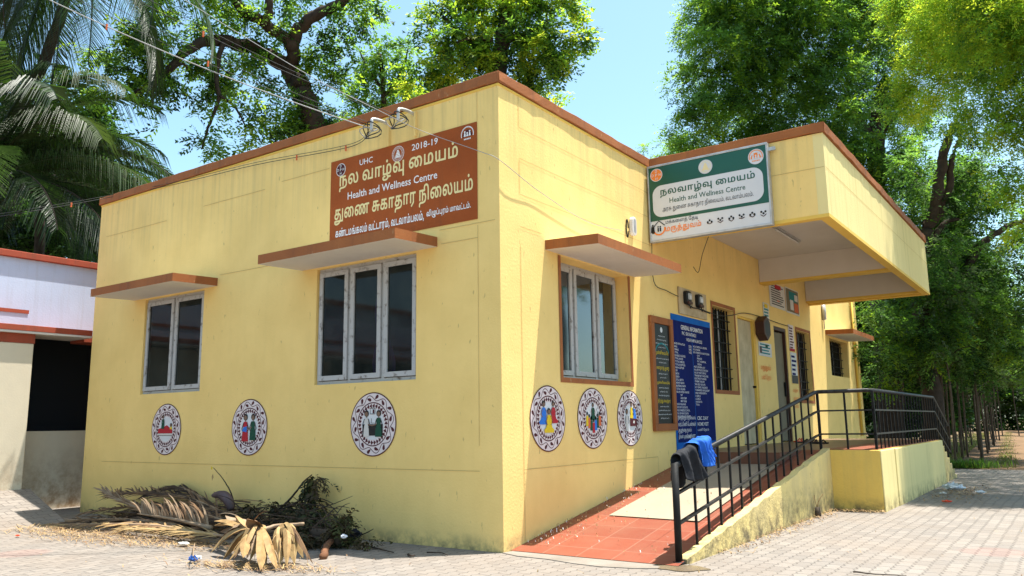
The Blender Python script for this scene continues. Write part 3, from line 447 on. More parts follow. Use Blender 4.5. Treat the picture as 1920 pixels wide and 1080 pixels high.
(1089,"&-#n%t#p%e#t%U#z%J$!%A$*%6$5%/$=%&$H$|$Y$x$g$t%)$v%K$y%Y%$%r%0&,%;&=%=&?%@&@%C&?%S&6%V&1%V&-%J%v%@%`%;%P%8%=%8$~%<$i%A$[%M$H%T$B%_$;%j$6%v$2&)$0&>$/&L$0&Z$3&j$7&u$>(!$F(+$P(1$](4$k(6${(3%5(.%>(+%A($%D&u%D&h%>&g$f&b$c&K$d&H$f&G$i&G&#&%&#&%$h&!$d%|$c%h$c%e$d%b$i%b&<%e&@%h&A(2&A(5&@(8&;(8&*(5&$&h&#&h%]&u%a(,%a(6%^(=%Y(E%S(K%K(O%B(S%7(U%!(T$i(Q$Y(L$J(E$>(:$1(.$(&w#y&h#t&U#p&>#n"),
(863,"$u#n$q#q$p#u$o$&$p$5$t$@$x$F%!$M%/$S%:$V%y$W&:$[&C$_&P$h&V$s&X$|&X%0&U%7&P%<&I%A&B%D&3%G&1%3&/%)&+${&$$s%t$h%b$b%V$`%F$`%:$b%0$e%($i$}$n$w$v$r%!$o%0$p%8$s%D$w%L%!%T%/%[%/&;%0&>%5&A&[&A&_&@&b&;&b&*&_&$&2&#&2%d&C%b&P%^&[%Y&f%S&p%H&t%?&x%3&y%!&v$l&r$b&m$Y&`$L&V$F&I$A&>$>&!$;%H$;%=$8%7$4%4$0%2$&%3#u%2#q%-#o %I$}%X$}%a%!%g%&%k%-%n%5%n%G%I%F%@%D%7%?%3%7%3%2%5%*%:%$%C$} %M%c%n%d%o&#%M&# %w&V%q&W%i&^%e&e%d&n%f&u%l&}%r($%{(%&&(#&.&{&1&v&3&l&2&c&,&Z&#&W"),
(1234,"%F$e%:$h%2$k%+$q%$$x$}%#$y%/$v%G$x%Y${%h%$%u%/&%%7&-%B&4%R&:%b&=%p&>&!&>&8&:&C&7&U&.&n&7($&;(7&<)+&;)+&+)*&)(]&)(]$i([$h(G$h(F$i(F&)&~&(&n&$&e%}&s%k&|%W(!%H(#%1&{${&t$p&n$k&f$h&W$e&M$f&F$h&:$p&2$|&.%.&-%9&.%G&2%Y&9%k&E%}&3&)%v&,%e&+%Y&)%O&$%A%w%9%n%4%e%0%V%A%^%M%_%X%^%c%Y%k%S%r%J%u%A%v%4%u%)%q$z%h$n%b$j%W$f %J$v%S$w%]$}%a%*%b%4%`%>%Z%F%S%K%I%L%@%K%9%H%.%@%/%8%2%.%6%#%=$z%C$w &U$v&^$w&c${&f%#&j%/&k%=&h%R&c%^&]%i&T%r&M%i&H%_&D%L&B%;&C%/&G%!&N$x"),
(789,"$v#s$t$&$u$4$x$>%%$I%/$N%;$Q%z$S&3$V&<$Z&H$c&N$k&R$u&U%)&T%8&Q%B&M%J&H%O&@%S&8%T&0%S&)%Q%z%J%z$i%e$h%d&(%c&)%9&)%8&(%8$i%!$h$~&;&I&;&I&*%z&)%z%`&3%g&=%g&G%f&T%`&`%U&h%D&k%0&k${&h$p&e$g&`$_&Y$V&Q$O&H$J&9$E%{$A%G$@%:$=%3$8%0$3%-$&%.#t %m&[%e&_%a&e%_&l%`&s%d&x%i&|%o&}%v&|%|&x&!&s&$&l&!&f%|&`%w&]"),
(1135,"%J#s%>#u%0#x%%#}$z$&$u$.$r$7$q$B$u$J$}$P%,$R&O$R&Z$h&`${&e%=&d%Y&c%e&_%q&W%}&R&&&H&+&>&,&2&+&+&&&!%y%{%h%{$i%f$h%e%`%d%r%b%y%]&%%V&+%M&,%D&*%=&$%:%z%8%r%7%f%7$i$~$h$}$i$}%h$~%u%&&)%.&4%5&9%>&=%L&>%U&>%^&;%e&7%k&1%q&(%w&0%~&6&*&;&4&>&?&>&L&=&W&:&a&5&i&-&r%{&x%i&{%Y&{%:&y%(&r$i&j$R(E$R(F$S(F&;(G&<(]&;(]$@&`$@&S$4&F$*&5#}&$#w%o#t %T$)%h$*&$$/&4$5&;$9&B$@%-$?%*$=%*$;%,$4%5$.%@$+"),
(901,"%k$e%X$h%N$l%D$r%;$x%2%$%+%/$}%E$w%a$w%|$z&5%#&E%*&Q%2&^%<&h%P&w%^&~%j($%x((&1((&@(%&S&|&d&q&i&l&q&`&x&N&{&?&}&(&}$i&|$h&i$h&h$i&g&&&d&A&^&U&S&c&J&j&B&n&8&q&&&r%s&p%h&m%U&d%L&[%D&S%8&?%3&2%0%}%0%b%5%H%;%;%A%3%I%*%P%#%M%6%N%G%Q%O%W%W%a%_%p%d%y%d&)%c&2%_&9%Z&B%O&F%D&H%6&E%$&@$x&6$n&.$i%{$f %n$w%t$w&#$y&,$~&2%*&4%7&2%B&.%J&%%O%y%Q%o%O%g%J%c%B%a%6%d%$%i$x"),
(723,"%F$e%3$j%$$r${$x$v%$$t%1$v%>$|%J%%%P%4%X%4&;&[&;&[&*&-&)&-%`&.%_&[%_&[%M&-%L&,%8&*%*&&$~%}$v%t$m%j$i%W$e %L$w%Z$x%c$z%j%#%o%*%s%4%t%L%Z%L%I%K%:%G%2%@%/%9%.%3%0%(%8$}%B$y %H%^%t%_%t&)%H&)"),
(1044,"%F$e%:$h%2$k%($t$}%#$y%/$w%;$v%J$w%W${%j%%%x%-&%%6&.%A&6%M&;%Y&=%e&>%r&>%~&<&,&9&5&5&=&/&H&!&M%u&R%f&T%V&R%@&P%3&H$z(.$z(/${(/&;(E&;(E$h&2$h&1$w&:%0&=%E&=%Z&;%f&3%v&-%|&%&$%z&)%r&+%e&,%Z&+%R&(%D%}%:%q%5%i%1%^%0%U%A%^%M%_%X%^%b%Z%l%R%r%J%u%A%w%6%u%)%q$z%m$s%c$k%W$f %J$v%S$w%[$|%a%+%b%4%`%>%Z%F%S%K%I%L%@%K%7%G%/%A%.%>%2%-%7%#%>$z%C$w &2&[&-&]&&&`&#&e&!&l&#&s&(&y&-&|&4&}&:&|&@&x&C&s&D&l&C&e&?&`&9&]"),
(963,"%D$f%8$i%1$l%*$t%$%#$~%:$~&;%6&<%8&;%8%;%9%.%:%&%>$}%D$y%J$w%S$x%Y${%a%#%e%)%f&;%g&<%z&<%{&;%{$z&w$z&w&;&y&<(1&;(1$h%g$h%f$i%e$p%Y$i%R$g &%&[%z&_%v&e%u&l%v&s%y&x&!&|&)&}&0&|&5&x&9&s&:&l&9&f&5&`&0&]"),
(640,"%E$3%8$?%i$n%i&(%g&)%8&)%8$i%6$h%!$h$~$i$~&;&L&;&M&+&L&)%~&)%~$h %[&[%U&]%P&`%M&e%K&m%M&s%P&y%V&|%]&}%d&|%i&x%m&r%n&l%m&f%i&`%c&]"),
(778,"$~$h$~&;%6&;%8&:%8${%9$z&H$z&H&:&I&;&^&;&^$h %m&[%g&]%b&`%_&f%^&m%_&s%b&x%g&|%n&}%u&|%z&x%~&s&!&l%~&f%z&`%u&]"),
(1649,"%F$e%:$h%2$k%+$q%$$x$}%#$y%/$v%G$x%Y${%h%$%u%-&#%7&-%D&5%R&:%b&=%~&>&9&:&C&7&T&.&d&7&q&;(#&>(4&>(B&=(M&:(e&/(z&7)2&;)D&<*8&;*7&*)i&))i$h)T$h)S$i)R&))-&((}&%(s%~)#%m)+%^)0%H)1%1),${)$$p(z$k(p$f(e$e(V$g(L$l(G$p(?$|(;%.(:%9(;%G(>%Y(E%k(T&!(F&)(0&,(!&,&r&)&d&!&d%~&r%l&x%b&|%V(#%H(#%1&{${&s$o&n$k&c$f&V$e&F$h&:$p&2$|&.%.&-%9&.%G&1%X&8%k&D%~&:&%&.&*%n&,%Y&)%O&$%G%|%?%v%9%n%1%]%0%U%A%^%M%_%X%^%b%Z%l%R%r%J%u%A%w%6%u%)%q$z%m$s%c$k%W$f %J$v%S$w%]$}%a%*%b%4%`%>%Z%F%S%K%I%L%@%K%9%H%.%@%/%8%2%.%6%#%=$z%C$w &U$v&^$w&c${&f%#&j%/&k%=&h%R&d%]&]%i&T%r&L%h&H%]&D%Q&B%;&C%/&G%!&N$x (c$v(k$w(p${(s%#(w%0(x%>(u%P(q%^(j%j(c%s([%k(U%_(P%I(O%;(P%/(T%!(Z$x (!&[&z&]&t&`&q&f&p&m&q&s&u&x&z&|(#&}(+&|(0&x(4&s(5&l(4&e(0&`(+&]"),
(1070,"%F$e%:$h%2$k%($t$}%#$y%/$w%;$w%V$|%m%$%w%+&#%9&1%M&:%c&>%q&>%|&<&.&7&:&/&:&:&;&<(^&;(^&*(3&)(3$i(2$h&z$h&y$i&y&)&M&)&M$i&L$h&8$h&7$i&7%s&,%~&$&%%p&+%d&,%Z&+%P&(%G&!%?%x%:%q%5%i%/%V%A%^%M%_%X%^%c%Y%k%S%r%J%u%A%w%5%u%)%q$z%h$o%b$j%W$f %J$v%S$w%]$}%a%*%b%4%`%>%Z%F%S%K%I%L%@%K%7%G%/%A%.%>%2%-%7%#%>$z%C$w &5&[&0&]&+&`&&&f&%&m&&&s&+&x&1&|&7&}&=&|&C&x&F&s&G&l&F&e&C&`&=&]"),
(1062,"&.#s%s#v%f#y%L$(%9$8%-$I%($S%!$_${$t$y%)$y%<$~%X%.%x%@&;%Q&1%E%w%=%e%6%P%3%<%3%!%7$j%=$Y%I$G%R$>%]$7%i$2%v$-&5$*&K$*&X$,&l$1&x$6(($?(2$J(7$S(=$f(=$z(:%,(5%6(0%<()%B&|%G&j%L&i%K&i%6&g%+&d%!&^$v&Q$l&@$g&&$e%n$j%a$r%[$x%U%%%T%2%T%8%W%B%[%J%a%O%p%X%p&;%q&<(<&;(<&*&i&)&i%`($%Y(4%R(A%H(L%9(R%((T$s(R$`(M$M(H$C(=$4(-$)(!$!&k#x&U#t&B#s &)$x&1$w&;$x&B${&I%!&N%*&R%4&S%L&8%L&)%K%v%F%p%B%k%8%j%2%l%(%t$}&!$x &(%^&S%_&S&)&(&)"),
(858,"%H#s%9#u%/#y%&#}$|$*$x$2$x$9$y$@$|$I%&$O%/$T%:$W%G$X%T$V%R$F%=$E%7$C%3$>%2$6%5$/%<$+%G$)%_$)%n$+%u$/%{$4&$$:&*$C%|$K%v$R%r$]%p$h$~$i$~&;%6&<%8&;%8${%9$z%q$z%q%p%t%~%x&+%|&2&%&7&.&;&5&=&B&?&L&>&X&:&a&5&i&-&o&$&t%u&x%e&y%Q&y%B&u%.&r%&&k$y&d$r&[$n&J$i&+$h&*$f&-$Z&0$V&8$R&C$P&j$P&k$>&=$=&/$)&(#~%}#z%p#u%d#s &+$z&A${&P%!&Y%)&_%3&b%<&c%N&c%Y&`%k&]%t&X%|&T&$&L&+&A&,&9&+&2&&&-%x&*%a"),
(1044,"$~$h$~&;&G&;&G&*%y&)%y%_%z%_&(%d&2%g&=%g&J%f&R%c&Z%]&a%R&d%J&f%?&e%5&c%,&]${&^$z(/$z(0&;(E&;(E$h%c$h%d$z&F$z&M%,&O%<&M%G&I%O&@%S&9%T&2%T&)%Q%y%J%x%0%d%0%c&)%b&*%8&)%8$i%6$h &3&[&-&]&(&`&#&f&!&m&#&s&(&x&-&|&3&}&:&|&@&x&C&s&D&l&C&f&?&`&:&]"),
(778,"&I#|&G$h$~$h$~&;%6&<%8&;%8${%9$z&H$z&H&;&I&<&^&;&_#}&^#|"),
(1234,"%F$e%:$h%2$k%+$q%$$x$}%#$y%/$v%G$x%Y${%h%$%u%/&%%7&-%B&4%R&:%b&=%p&>&!&>&8&:&C&7&U&.&n&7($&;(7&<)+&;)+&+)*&)(]&)(]$i([$h(G$h(F$i(F&)&~&(&n&$&e%}&s%k&|%W(!%H(#%1&{${&t$p&n$k&f$h&W$e&M$f&F$h&:$p&2$|&.%.&-%9&.%G&2%Y&9%k&E%}&3&)%v&,%e&+%Y&)%O&$%A%w%9%n%4%e%0%V%A%^%M%_%X%^%c%Y%k%S%r%J%u%A%v%4%u%)%q$z%h$n%b$j%W$f %J$v%S$w%]$}%a%*%b%4%`%>%Z%F%S%K%I%L%@%K%9%H%.%@%/%8%2%.%6%#%=$z%C$w &U$v&^$w&c${&f%#&j%/&k%=&h%R&c%^&]%i&T%r&M%i&H%_&D%L&B%;&C%/&G%!&N$x &J&[&E&]&@&`&<&e&;&l&<&s&?&x&E&|&L&}&R&|&X&x&[&s&]&k&[&e&W&`&R&]"),
(858,"%H#s%9#u%/#y%&#}$|$*$x$2$x$9$y$@$|$I%&$O%/$T%:$W%G$X%T$V%R$F%=$E%7$C%3$>%2$6%5$/%<$+%G$)%_$)%n$+%u$/%{$4&$$:&*$C%|$K%v$R%r$]%p$h$~$i$~&;%6&<%8&;%8${%9$z%q$z%q%p%t%~%x&+%|&2&%&7&.&;&5&=&B&?&L&>&X&:&a&5&i&-&o&$&t%u&x%e&y%Q&y%B&u%.&r%&&k$y&d$r&[$n&J$i&+$h&*$f&-$Z&0$V&8$R&C$P&j$P&k$>&=$=&/$)&(#~%}#z%p#u%d#s &+$z&A${&P%!&Y%)&_%3&b%<&c%N&c%Y&`%k&]%t&X%|&T&$&L&+&A&,&9&+&2&&&-%x&*%a %u&[%m&`%i&e%h&l%i&s%l&x%r&|%y&}&!&|&(&x&,&s&-&l&,&f&)&`&!&]"),
(1015,"%r#y%^#}%Q$$%G$,%=$4%5$>%)$U%#$g$}$u$z%5$z%]%!&!%)&5%5&N%D&c%O&m%Y&t%f&z%~(%&:()&U(%&j&|&s&w&~&n(.&`(7&K(<&6(>%y(>$i(=$h(*$h()$i()%e(&&+(#&9&{&L&v&U&p&^&h&e&`&j&T&o&H&q&:&r&(&p%s&j%h&e%V&V%H&D%=&-%6%i%3%K%5$~%;$a%E$K%Q$<%c$3%m$0%u$0&,$1&:$8&E$A&M$O&Q$_&S$v&R%&&P%6&K%@&F%E&?%I&;%I&/%I%|%A%{$h%f$h%f&;%{&;%|%T%}%T&)%X&1%[&;%]&I%Y&S%U&]%L&d%@&h%3&j$z&i$g&d$M&_$A&S$1&H$(&:#}&&#y"),
(869,"$u#s$s$&$t$4$x$>%$$I%/$N%;$Q&($S&6$V&G$]&T$g&[$q&a%!&d%9&e%K&c%c&`%o&Z%y&S&%&I&+&=&,&1&*&)&$&#%z%|%r%{%j%z$i%e$h%e%]%d%r%b%z%Z&(%R&,%H&,%B&)%=&$%:%{%8%r%7%h%7$i$~$h$~%o%#%~%*&/%/&4%7&:%C&>%K&>%X&=%e&7%k&1%q&(%w&0%~&6&*&;&5&>&@&>&L&=&V&:&a&4&i&.&n&&&t%v&y%f&{%K&z%5&x%$&t$s&m$g&g$]&^$T&U$N&H$H&;$D%|$@%F$@%:$=%2$8%/$3%-$&%-#t"),
(1013,"%F$e%7$i%+$q%$$x$}%#$x%3$v%J$y%b%#%v%/&)%8&0%C&7%R&<%]&>%s&>&$&:&3&4&@&&&D%{&G%q&K%Y&L%=&N%3&R%)&V%!&`$z&l$w&s$x&{$|($%$(*%/(-%>(-%P(,%[(&%p&{&#&k&:&|&F(!&F(/&5(9%|(?%k(B%Z(C%E(A%0(<%#(9$y(3$r(+$l(!$h&u$f&k$e&a$f&V$h&M$l&G$q&A$x&:%+&6%>&3%e&0%q&-%x&&&!%z&(%p&+%d&,%Y&+%P&(%D%}%:%r%5%i%1%^%0%U%A%^%M%_%X%^%b%Z%l%R%r%J%u%A%w%6%u%)%q$z%m$s%c$k%W$f %J$v%S$w%]$}%a%*%b%4%`%>%Z%F%S%K%I%L%@%K%9%H%.%@%/%8%2%.%6%#%=$z%C$w &.&[&)&]&#&`%|&e%{&l%|&s&#&y&)&|&0&}&6&|&<&x&?&s&@&l&?&e&<&`&6&]"),
(1132,"%o#}%_$!%R$%%G$,%=$2%1$?%)$K%!$X$|$g$z$u$y%4$z%?$}%S%+%r%5&*%?&;%@&;%R&0%A%p%;%`%6%O%3%=%3%%%4$m%7$a%@$M%L$@%[$8%f$5%r$4&#$4&2$6&<$:&D$?&L$E&Q$M&U$V&Y$g&X$h%h$h%h&;%|&<%}&;%}${%~$z&Y$z&Z%t&]%~&a&*&e&1&k&7&y&=(-&>(7&=(@&;(J&5(R&-(W&$(^%r(b%^(c%G(a%:(^%-(W$|(L$r(>$l(1$i&o$h&j$P&e$D&[$8&S$0&H$*&:$#&+#} &p$z(($z(9$~(B%)(H%3(J%<(L%L(K%Y(H%l(B%|(>&$(6&+(+&,&~&+&x&%&r%x&p%h"),
(723,"%F$e%3$j%$$r${$x$v%$$t%1$v%>$|%J%%%P%4%X%4&;&[&;&[&*&-&)&-%`&.%_&[%_&[%M&-%L&,%8&*%*&&$~%}$v%t$m%j$i%W$e %L$w%Z$x%c$z%j%#%o%*%s%4%t%L%Z%L%I%K%:%G%2%@%/%9%.%3%0%(%8$}%B$y %H%^%t%_%t&)%H&) %w&[%r&]%m&`%i&f%h&m%j&s%m&x%s&|%y&}&!&|&)&x&,&s&.&l&,&e&)&`&!&]"),
]
TAMIL = {
'நல வாழ்வு மையம்': [0, 1, 2, 3, 4, 5, 6, 2, 7, 8, 9, 10],
'துணை சுகாதார நிலையம்': [11, 7, 12, 2, 13, 14, 4, 15, 4, 16, 2, 0, 17, 7, 1, 9, 10],
'கண்டமங்கலம் வட்டாரம், வடவாம்பலம்,': [14, 18, 19, 8, 20, 14, 1, 10, 2, 3, 21, 19, 4, 16, 10, 22, 2, 3, 19, 3, 4, 10, 23, 1, 10, 22],
'விழுப்புரம் மாவட்டம்.': [3, 17, 24, 25, 26, 16, 10, 2, 8, 4, 3, 21, 19, 10, 27],
'நலவாழ்வு மையம்': [0, 1, 3, 4, 5, 6, 2, 7, 8, 9, 10],
'அரசு துணை சுகாதார நிலையம், வடவாம்பலம்.': [28, 29, 30, 31, 32, 33, 34, 31, 30, 35, 36, 37, 36, 29, 31, 38, 39, 33, 40, 41, 42, 43, 31, 44, 45, 44, 36, 42, 46, 40, 42, 47],
'மக்களைத் தேடி': [48, 49, 35, 33, 50, 51, 31, 52, 37, 53],
'மருத்துவம்': [8, 54, 55, 11, 3, 10],
'தினந்தோறும் பிரதி செவ்வாய்': [37, 39, 56, 57, 52, 37, 36, 58, 42, 31, 46, 39, 29, 37, 39, 31, 59, 60, 61, 44, 36, 62],
'கர்ப்பிணி பெண்கள்': [35, 63, 64, 46, 39, 34, 39, 31, 59, 46, 65, 35, 66],
'குழந்தை நலம்': [67, 68, 57, 33, 37, 31, 38, 40, 42],
'திங்கள் புதன் வெள்ளி': [37, 39, 69, 35, 66, 31, 70, 37, 71, 31, 59, 44, 66, 50, 39],
'மாத்திரை': [48, 36, 51, 37, 39, 33, 29],
'பணி நேரம்': [46, 34, 39, 31, 52, 38, 29, 42],
'தமிழ்நாடு அரசு': [37, 48, 39, 72, 38, 36, 73, 31, 28, 29, 30],
'சுகாதாரத் துறை': [30, 35, 36, 37, 36, 29, 51, 31, 32, 33, 74],
'திறந்து வைத்தார்': [37, 39, 74, 57, 32, 31, 33, 44, 51, 37, 36, 63],
'தலைமையில்': [37, 33, 40, 33, 48, 41, 39, 75],
'முன்னிலையில்': [76, 71, 56, 39, 33, 40, 41, 39, 75],
'அமைச்சர்': [28, 33, 48, 77, 60, 63],
}
# ------------------------------------------------------------------ lettering
_glyph = {}
def glyph(i):
    if i not in _glyph:
        adv, e = GLYPHS[i]; n = len(ABC); cs = []
        for c in e.split():
            v = [ABC.index(c[k]) * n + ABC.index(c[k + 1]) - 250 for k in range(0, len(c), 2)]
            cs.append([(v[k] * 4 / 1000, v[k + 1] * 4 / 1000) for k in range(0, len(v), 2)])
        _glyph[i] = (adv / 1000, cs)
    return _glyph[i]

def curve_faces(cu):
    o = bpy.data.objects.new("text", cu); col.objects.link(o)
    dg = bpy.context.evaluated_depsgraph_get()
    me = bpy.data.meshes.new_from_object(o.evaluated_get(dg))
    v = [(p.co.x, p.co.y) for p in me.vertices]; f = [tuple(p.vertices) for p in me.polygons]
    bpy.data.objects.remove(o); bpy.data.curves.remove(cu); bpy.data.meshes.remove(me)
    return v, f

def flat_text(body, bold=0., font_bold=0.):
    """2D vertices and faces of a line of text"""
    if body in TAMIL:
        x = 0; V, F_ = [], []
        for n_, g in enumerate(TAMIL[body]):          # letter by letter, so that touching letters do not cancel
            adv, cs = glyph(g)
            if cs:
                cu = bpy.data.curves.new("text", 'CURVE'); cu.dimensions = '2D'; cu.fill_mode = 'BOTH'
                for c in cs:
                    sp = cu.splines.new('POLY'); sp.points.add(len(c) - 1); sp.use_cyclic_u = True
                    for p, q in zip(sp.points, c): p.co = (q[0], q[1], 0, 1)
                v, f = curve_faces(cu)
                F_ += [tuple(i + len(V) for i in q) for q in f]; V += [(a + x, b, n_ % 2) for a, b in v]
            x += adv
        return np.array(V).reshape(-1, 3), F_
    else:
        cu = bpy.data.curves.new("text", 'FONT'); cu.body = body; cu.offset = font_bold; cu.resolution_u = 2
    v, f = curve_faces(cu)
    return np.array([(a, b, 0) for a, b in v]).reshape(-1, 3), f

_cache = {}
def write_line(parent, frame, body, box, mat, lift=.006, bold=0., name="lettering_line"):
    """a line of writing as a part of its own"""
    b_ = MB(); write(b_, frame, body, box, mat, lift, bold); return b_.build(name, parent)

def write(mb, frame, body, box, mat, lift=.006, bold=0., slant=0., fit=True):
    """box = (left, right, bottom, top) in the frame's own metres; fit=False keeps the letter proportions and uses left/bottom/top"""
    k = (body, bold)
    if k not in _cache: _cache[k] = flat_text(body, bold, bold * .6)
    v, f = _cache[k]
    if len(v) == 0: return
    up_ = v[:, 2] * .0004; v = v[:, :2]; lo, hi = v.min(0), v.max(0)
    s = np.array([(box[1] - box[0]) / (hi[0] - lo[0]), (box[3] - box[2]) / (hi[1] - lo[1])])
    if not fit: s[0] = s[1]
    w = (v - lo) * s
    # keep every letter facing out of the wall
    pts = [frame.p(box[0] + a + slant * b, box[2] + b, lift + q) for (a, b), q in zip(w, up_)]
    mb.add(pts, f, mat)

# ------------------------------------------------------------------ ground
g = MB(); g.box(-320, 320, -320, 320, -1.0, -.008, m_soil); structure(g, "ground")
g = MB(); g.box(-30, 30, -40, 14.3, -.30, -.004, m_paver); structure(g, "paved_yard")
# dirt track into the wood
g = MB(); n = 60; vs = []
for i in range(n + 1):
    t = i / n; y = 14.31 + t * 70; cx = 2.75 - (y - 14.3) * .066
    for k in range(9):
        u = (k - 4) / 4; w = 1.25 + .5 * math.exp(-t * 20)
        rut = -.03 * (math.exp(-((u - .5) / .2) ** 2) + math.exp(-((u + .5) / .2) ** 2))
        vs.append((cx + u * w + random.uniform(-.05, .05), y, .05 * min(1, t * 8) + .004 + rut + random.uniform(-.012, .012) - .05 * abs(u) ** 3))
g.add(vs, [(i * 9 + k, i * 9 + k + 1, (i + 1) * 9 + k + 1, (i + 1) * 9 + k) for i in range(n) for k in range(8)], m_track)
o = structure(g, "dirt_track")
for p in o.data.polygons: p.use_smooth = True
# concrete apron in front of the ramp
g = MB(); g.prism([(0.02, .10, -.004), (.0, -.02, -.004), (.2, -.09, -.004), (.5, -.10, -.004), (.8, -.17, -.004), (1.05, -.19, -.004), (1.3, -.13, -.004), (1.5, -.02, -.004), (1.60, .10, -.004), (1.60, .24, -.004)], (0, 0, .006), m_concrete)
structure(g, "concrete_apron")
g = MB()
pts = [(1.60 + .19 * math.cos(a) * (1 + .18 * math.sin(3 * a) + .08 * math.sin(7 * a)), .06 + .15 * math.sin(a) * (1 + .15 * math.cos(2 * a) + .08 * math.cos(5 * a)), -.0035) for a in [2 * math.pi * i / 48 for i in range(48)]]
g.prism(pts, (0, 0, .0068), m_wet); tag(g.build("wet_patch"), kind="structure")

# ------------------------------------------------------------------ the health centre
LX, LY, H = -7.08, 14.5, 4.40
hc = thing("health_centre", (-3.5, 7, 0), "yellow single storey health centre building with red-brown parapet edge and cantilevered porch", "building")
def wall_grid(mb, frame, a0, a1, b0, b1, holes, mat, lift=0., depth=.12, reveal=None):
    """a wall face with openings; holes = (a0, a1, b0, b1, depth)"""
    A = sorted({a0, a1, *[h[0] for h in holes], *[h[1] for h in holes]}); B = sorted({b0, b1, *[h[2] for h in holes], *[h[3] for h in holes]})
    for i in range(len(A) - 1):
        for j in range(len(B) - 1):
            ca, cb = (A[i] + A[i + 1]) / 2, (B[j] + B[j + 1]) / 2
            if any(h[0] < ca < h[1] and h[2] < cb < h[3] for h in holes): continue
            frame.rect(mb, A[i], A[i + 1], B[j], B[j + 1], mat, lift)
    for h in holes:
        q = [(h[0], h[2]), (h[1], h[2]), (h[1], h[3]), (h[0], h[3])]
        for k in range(4):
            a, b = q[k], q[(k + 1) % 4]
            mb.poly([frame.p(*a, lift), frame.p(*b, lift), frame.p(*b, lift - h[4]), frame.p(*a, lift - h[4])], reveal or mat)
winA = [(-5.79, -4.50, 1.54, 2.78), (-2.46, -1.02, 1.53, 2.78)]
winB = (1.05, 2.55, 1.545, 2.78)
grille1, grille2, far_win = (5.19, 6.08, 1.53, 2.74), (9.36, 10.26, 1.45, 2.74), (11.78, 13.35, 2.0, 2.78)
door1, door2 = (6.23, 7.06, .72, 2.70), (8.02, 8.72, .72, 2.70)
w = MB()
wall_grid(w, FA, LX, 0, -.1, 4.29, [(*h, .07) for h in winA], m_yellow)
wall_grid(w, FB, 0, LY, -.1, 4.29, [(*winB, .2), (*grille1, .15), (*grille2, .15), (*far_win, .2), (*door1, .12), (*door2, .14)], m_yellow)
w.poly([(LX, 0, -.1), (LX, LY, -.1), (LX, LY, 4.29), (LX, 0, 4.29)], m_yellow)
w.poly([(LX, LY, -.1), (0, LY, -.1), (0, LY, 4.29), (LX, LY, 4.29)], m_yellow)
w.build("wall", hc)
r = MB(); r.box(LX + .02, -.02, .02, LY - .02, 3.72, 3.80, m_concrete); r.build("roof", hc)
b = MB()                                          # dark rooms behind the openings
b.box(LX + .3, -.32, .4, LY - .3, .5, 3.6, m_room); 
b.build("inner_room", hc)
pb_ = MB()
def cast_edge(mb, axis, a0, a1, inner, outer, z0, z1, m_, seed):
    """a cast concrete edge: long bar whose faces wander by a few millimetres"""
    R_ = random.Random(seed); n = max(4, int((a1 - a0) / .16)); vs = []
    for i in range(n + 1):
        a = a0 + (a1 - a0) * i / n; j = [R_.uniform(-.005, .005) for _ in range(4)]
        for o_, z in ((inner, z0), (outer + j[0], z0 + j[1]), (outer + j[2], z1 + j[3]), (inner, z1)): vs.append((a, o_, z) if axis == 'x' else (o_, a, z))
    fs = [(i * 4 + k, i * 4 + (k + 1) % 4, (i + 1) * 4 + (k + 1) % 4, (i + 1) * 4 + k) for i in range(n) for k in range(4)] + [(0, 1, 2, 3), tuple(n * 4 + k for k in (3, 2, 1, 0))]
    mb.add(vs, fs, m_)
cast_edge(pb_, 'x', LX - .02, .022, .12, -.024, 4.296, H, m_red, 1); cast_edge(pb_, 'y', -.022, LY + .02, -.12, .024, 4.297, H + .001, m_red, 2)
pb_.box(LX - .02, LX + .12, .121, LY, 4.292, H, m_red); pb_.box(LX + .121, -.121, LY - .12, LY + .02, 4.292, H, m_red)
pb_.box(LX - .008, .008, -.008, .06, 4.266, 4.2915, m_deep_yellow); pb_.box(-.06, .008, .0601, 3.2, 4.266, 4.2915, m_deep_yellow)
pb_.build("parapet_edge", hc, bevel=.006)
j = MB()                                          # thin darker strips drawn along the plaster joints
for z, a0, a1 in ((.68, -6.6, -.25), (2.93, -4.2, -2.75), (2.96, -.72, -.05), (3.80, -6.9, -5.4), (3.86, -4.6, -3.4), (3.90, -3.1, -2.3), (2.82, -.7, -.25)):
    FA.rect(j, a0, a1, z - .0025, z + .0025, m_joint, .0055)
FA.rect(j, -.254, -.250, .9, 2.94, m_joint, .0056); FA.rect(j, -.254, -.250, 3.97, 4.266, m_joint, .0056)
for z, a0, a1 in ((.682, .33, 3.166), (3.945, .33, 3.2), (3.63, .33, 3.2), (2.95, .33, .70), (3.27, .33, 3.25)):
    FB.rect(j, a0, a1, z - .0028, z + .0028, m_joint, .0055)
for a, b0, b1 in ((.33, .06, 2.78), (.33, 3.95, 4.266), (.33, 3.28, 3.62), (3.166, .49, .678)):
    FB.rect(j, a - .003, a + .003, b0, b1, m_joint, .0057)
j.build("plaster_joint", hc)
# painted red-brown borders round three openings
def border(h, t, lift=.0065, top=False):
    bd = MB()
    FB.rect(bd, h[0] - t, h[0], h[2] - t, h[3] + t * .1, m_red, lift); FB.rect(bd, h[1], h[1] + t, h[2] - t, h[3] + t * .1, m_red, lift)
    FB.rect(bd, h[0], h[1], h[2] - t, h[2], m_red, lift)
    if top: FB.rect(bd, h[0] - t, h[1] + t, h[3] + t * .1, h[3] + .06, m_red, lift)
    bd.build("painted_border", hc)
border(winB, .05)
for h in (grille1, grille2): border(h, .055, top=True)

